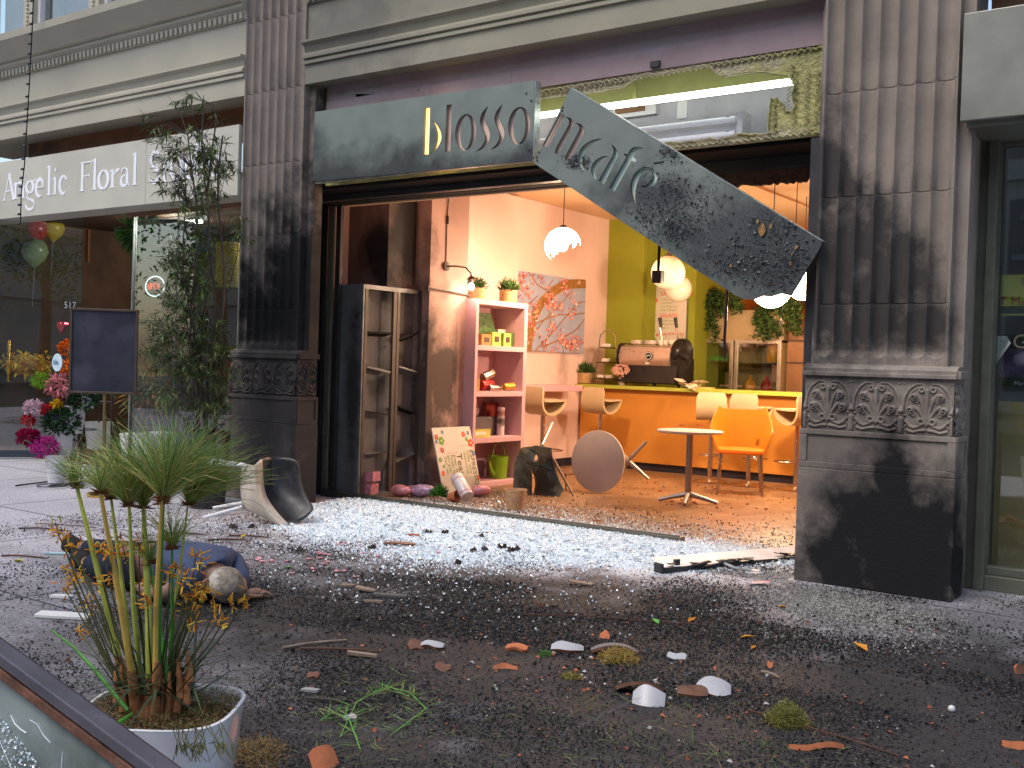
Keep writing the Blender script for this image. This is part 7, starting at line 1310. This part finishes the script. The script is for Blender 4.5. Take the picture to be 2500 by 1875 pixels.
hcp = at(148,797,1,7.5); hb2 = thing('heart_balloon','small shiny red heart balloon behind the door','balloon',hcp); P = [hcp+Vector((.0055*16*math.sin(a)**3*1.0,0,.0055*(13*math.cos(a)-5*math.cos(2*a)-2*math.cos(3*a)-math.cos(4*a)))) for a in np.linspace(0,2*PI,30)[:-1]]; obj('skin', MB().prism(P,(0,.05,0)), MAT('shiny_red',(.6,.02,.05),.1,.6,var=0,bump=0), hb2, bevel=.015)
gq = at(70,890,1,7.5); gd = thing('leaf_garland','yellow and orange leaf garland on the display behind the door','garland',gq); b = MB()
for _ in range(620): p = gq+Vector((random.gauss(0,.22),random.gauss(0,.06),random.gauss(0,.05))); b.leaf(p,(random.gauss(0,1),random.gauss(-.4,.5),random.gauss(0,.6)),.10,.04)
obj('leaves', b, leafmat('autumn_leaf',[(.85,.55,.04),(.8,.35,.03),(.6,.5,.06)]), gd)
def indoor_plant(px, py, Y, r, n, cols, label, L=.12, W=.03):
    c = at(px,py,1,Y); t = thing('shop_plant', label, 'plant', (c.x,Y,0), 'plants inside the floral shop'); obj('pot', MB().lathe([(.0001,0),(.14,0),(.18,.35),(.16,.35),(.0001,.32)],(c.x,Y,0.013),20), m_bkt, t, smooth=True); obj('stem', MB().tube([(c.x,Y,.3),(c.x,Y,c.z)],.012,6), m_culm, t); b = MB()
    for _ in range(n): d = Vector((random.gauss(0,1),random.gauss(0,1),random.gauss(0,1))).normalized(); p = c+d*r*random.uniform(.3,1); b.leaf(p,d+Vector((0,0,-.3)),L*random.uniform(.7,1.2),W)
    obj('foliage', b, leafmat('f'+str(px),cols), t)
GR = [(.03,.12,.02),(.06,.2,.03),(.02,.06,.015)]
indoor_plant(345,570,7.35,.24,420,GR,'bright green fine leaved plant high behind the first shop pane'); indoor_plant(400,640,7.7,.35,500,GR+[(.3,.22,.03)],'green plant hanging behind the second shop pane'); indoor_plant(365,960,7.4,.30,420,[(.2,.16,.03),(.08,.14,.02),(.4,.14,.03)],'low plant with orange flowers behind the shop glass'); indoor_plant(245,900,8.2,.35,400,GR+[(.1,.05,.02)],'dark plant in the shop entrance',.16,.04)
wq = at(557,648,1,7.5); wl = thing('wicker_lamp','yellow woven wicker lantern behind the shop glass','lantern',wq); r_ = .13; obj('woven_shade', MB().lathe([(r_*(1+.02*(k%2)),-.24+.48*k/30) for k in range(31)],wq,28), MAT('yellow_wicker',(.42,.30,.06),.7,var=.6,vs=60,bump=.6), wl); obj('base', MB().lathe([(r_*.5,-.26),(r_,-.24)],wq,20), m_brown, wl)
dq = at(400,560,1,7.6); dk = thing('dark_canopy','dark angular umbrella shape hanging behind the shop glass','umbrella',dq); PX = [(365,535),(430,535),(452,575),(505,610),(520,625),(500,620),(448,588),(440,600),(425,590),(410,570),(370,555)]; obj('canopy', MB().prism([at(x,y,1,7.6) for x, y in PX],(0,.25,0)), m_black, dk); obj('pole', MB().tube([dq,dq-Vector((0,-.2,1.4))],.012,6), m_dark, dk)
# ================================================================ VEHICLE CORNER
A = atd(-70,1541,1.55); B = atd(470,1938,1.30); u_ = (B-A).normalized(); dn_ = (-RT*.72-UP*.62+FW*.30); nrm = u_.cross(dn_).normalized(); dn_ = (dn_-u_*dn_.dot(u_)).normalized()
if nrm.dot(CAM-A) < 0: nrm = -nrm
car = thing('wrecked_vehicle','corner of a wrecked vehicle with rusty frame and cracked glass at lower left','vehicle',(A.x-.3,A.y-.1,-.15)); m_slate = MAT('slate_frame',(.10,.095,.12),.4,.3,var=.2,vs=10); m_rustb = MAT('rusty_strip',(.13,.065,.045),.7,.1,var=.5,vs=30,bump=.5)
def band(o0, o1, h0, h1, mat, nm): obj(nm, MB().obox((A+B)/2+dn_*(o0+o1)/2+nrm*(h0+h1)/2, (B-A)/2*1.15, dn_*(o1-o0)/2, nrm*(h1-h0)/2), mat, car, bevel=.002)
band(0,.015,-.03,.004,m_slate,'outer_frame'); band(.015,.019,-.03,-.003,m_black,'rubber_seal'); band(.019,.032,-.03,.002,m_rustb,'rusty_strip')
gm = MAT('cracked_windscreen',(.12,.17,.17),.15,var=.6,vs=7,bump=.35,bs=12,coat=.4,spec=.8,stains=[((.30,.36,.36),[((A.x+B.x)/2-.15,(A.y+B.y)/2,.8,.3,.3,.2)],5,.6),((.05,.06,.05),[((A.x+B.x)/2,(A.y+B.y)/2-.1,.65,.25,.3,.12)],6,.7)])  # light and dark patches put streaky reflections into the glass colour
obj('windscreen', MB().obox((A+B)/2+dn_*.36-nrm*.015, (B-A)/2*1.1, dn_*.33, nrm*.003), gm, car)
pts = [];
for _ in range(1500):
    s_, t_ = random.random(), random.random(); off = .06+.10*s_+abs(random.gauss(0,.035))+(.10 if random.random() < .3 else 0); pts.append((s_,off,0))
lp = np.array([[(p[0]-.5)*(B-A).length*1.05, p[1], .0] for p in pts]); me = chips(lp, RNG.uniform(.0006,.0022,len(lp)), .6); frame_map(me, (A+B)/2-nrm*.011, u_, dn_, nrm); tag(obj('glass_crumbs', me, m_cub, car), kind='stuff')
ck = MB()
for (a0, o0, a1, o1) in ((-.35,.08,-.2,.30),(-.3,.12,.15,.20),(-.28,.16,-.26,.42),(0,.08,.1,.3),(.1,.06,.3,.2),(-.4,.2,.2,.36),(-.15,.10,.05,.18)):
    P = [(A+B)/2+u_*(a0+(a1-a0)*k/6+random.gauss(0,.006))+dn_*(o0+(o1-o0)*k/6+random.gauss(0,.006))-nrm*.010 for k in range(7)]; ck.tube(P,.0004,4)
for _ in range(70):  # pale thin lines imitate streak reflections along the glass, besides the cracks
    a0, o0, l_ = random.uniform(-.5,.45), random.uniform(.05,.55), random.uniform(.03,.16); P = [(A+B)/2+u_*(a0+l_*k/3)+dn_*(o0+l_*.25*k/3+random.gauss(0,.002))-nrm*.0105 for k in range(4)]; ck.tube(P,random.choice((.0003,.0005,.0008)),4)
obj('cracks_and_streaks', ck, m_cub, car)
bd = MB(); lo = (A+B)/2+dn_*.69-nrm*.05; cc = Vector((lo.x-.25,lo.y-.45,.35)); 
E_ = [A+dn_*.0-nrm*.032, B-nrm*.032, B+dn_*.70-nrm*.032, A+dn_*.70-nrm*.032]; low = [Vector((p.x,p.y,.12)) for p in E_]
bd.add(E_+low,[(0,1,2,3),(4,7,6,5),(0,4,5,1),(1,5,6,2),(2,6,7,3),(3,7,4,0)]); obj('body_shell', bd, m_slate, car); 
for p in (low[0],low[1],low[2],low[3]): c = low[0].lerp(low[2],.5).lerp(p,.8); obj('wheel', MB().lathe([(.02,-.05),(.16,-.05),(.17,-.03),(.17,.03),(.16,.05),(.02,.05)],(c.x,c.y,.165),24,M=Matrix.Rotation(PI/2,3,'X')), m_black, car, smooth=True)
# ================================================================ ACROSS THE STREET (seen only as reflections in the shop glass)
ob = thing('opposite_building','pale office block across the street','building',(0,-17,-.15)); m_ob = MAT('opposite_stone',(.32,.31,.28),.8,var=.1,vs=1); w2 = MB(); w2.box(-40,30,-30,-17,-.15,13)
obj('wall', w2, m_ob, ob)
for k in range(4):
    for x in range(-38,28,4): obj('window', MB().box(x,x+2.4,-16.99,-16.95,1+3.1*k,3+3.1*k), m_dark, ob) if (k*17+x)%1 == 0 and x < 10 and x > -30 else None
    obj('string_course', MB().box(-40,30,-16.98,-16.8,.4+3.1*k,.6+3.1*k), m_ob, ob)
m_tl = leafmat('street_tree_leaf',[(.07,.18,.03),(.12,.28,.05),(.04,.10,.02),(.20,.32,.07)])
def street_tree(x, y, h, label):
    t = thing('street_tree', label, 'tree', (0,0,-.15), 'street trees across the road'); obj('trunk', MB().tube([(0,0,-.0),(.05,0,h*.3),(0,.1,h*.5),(.1,0,h*.8)],[.18,.14,.10,.04],10), m_brown, t, smooth=True)
    b = MB()
    for _ in range(34):
        c = Vector((random.gauss(0,1.1),random.gauss(0,1.1),h*.62+random.gauss(0,h*.17)))
        for _ in range(75): b.leaf(c+Vector((random.gauss(0,.38),random.gauss(0,.38),random.gauss(0,.32))),(random.gauss(0,1),random.gauss(0,1),random.gauss(0,1)),.17,.08)
    obj('crown', b, m_tl, t); t.location = (x,y,-.15); return t
tr = street_tree(-15.5,-2.6,7.5,'leafy street tree nearest the floral shop')
copy_tree(tr,(2.6,-4.6,-.15),.7,'leafy street tree behind the wrecked vehicle'); copy_tree(tr,(-21,-3.2,-.15),1.3,'leafy street tree second from the floral shop'); copy_tree(tr,(-28,-3.0,-.15),2.9,'leafy street tree farthest from the cafe')
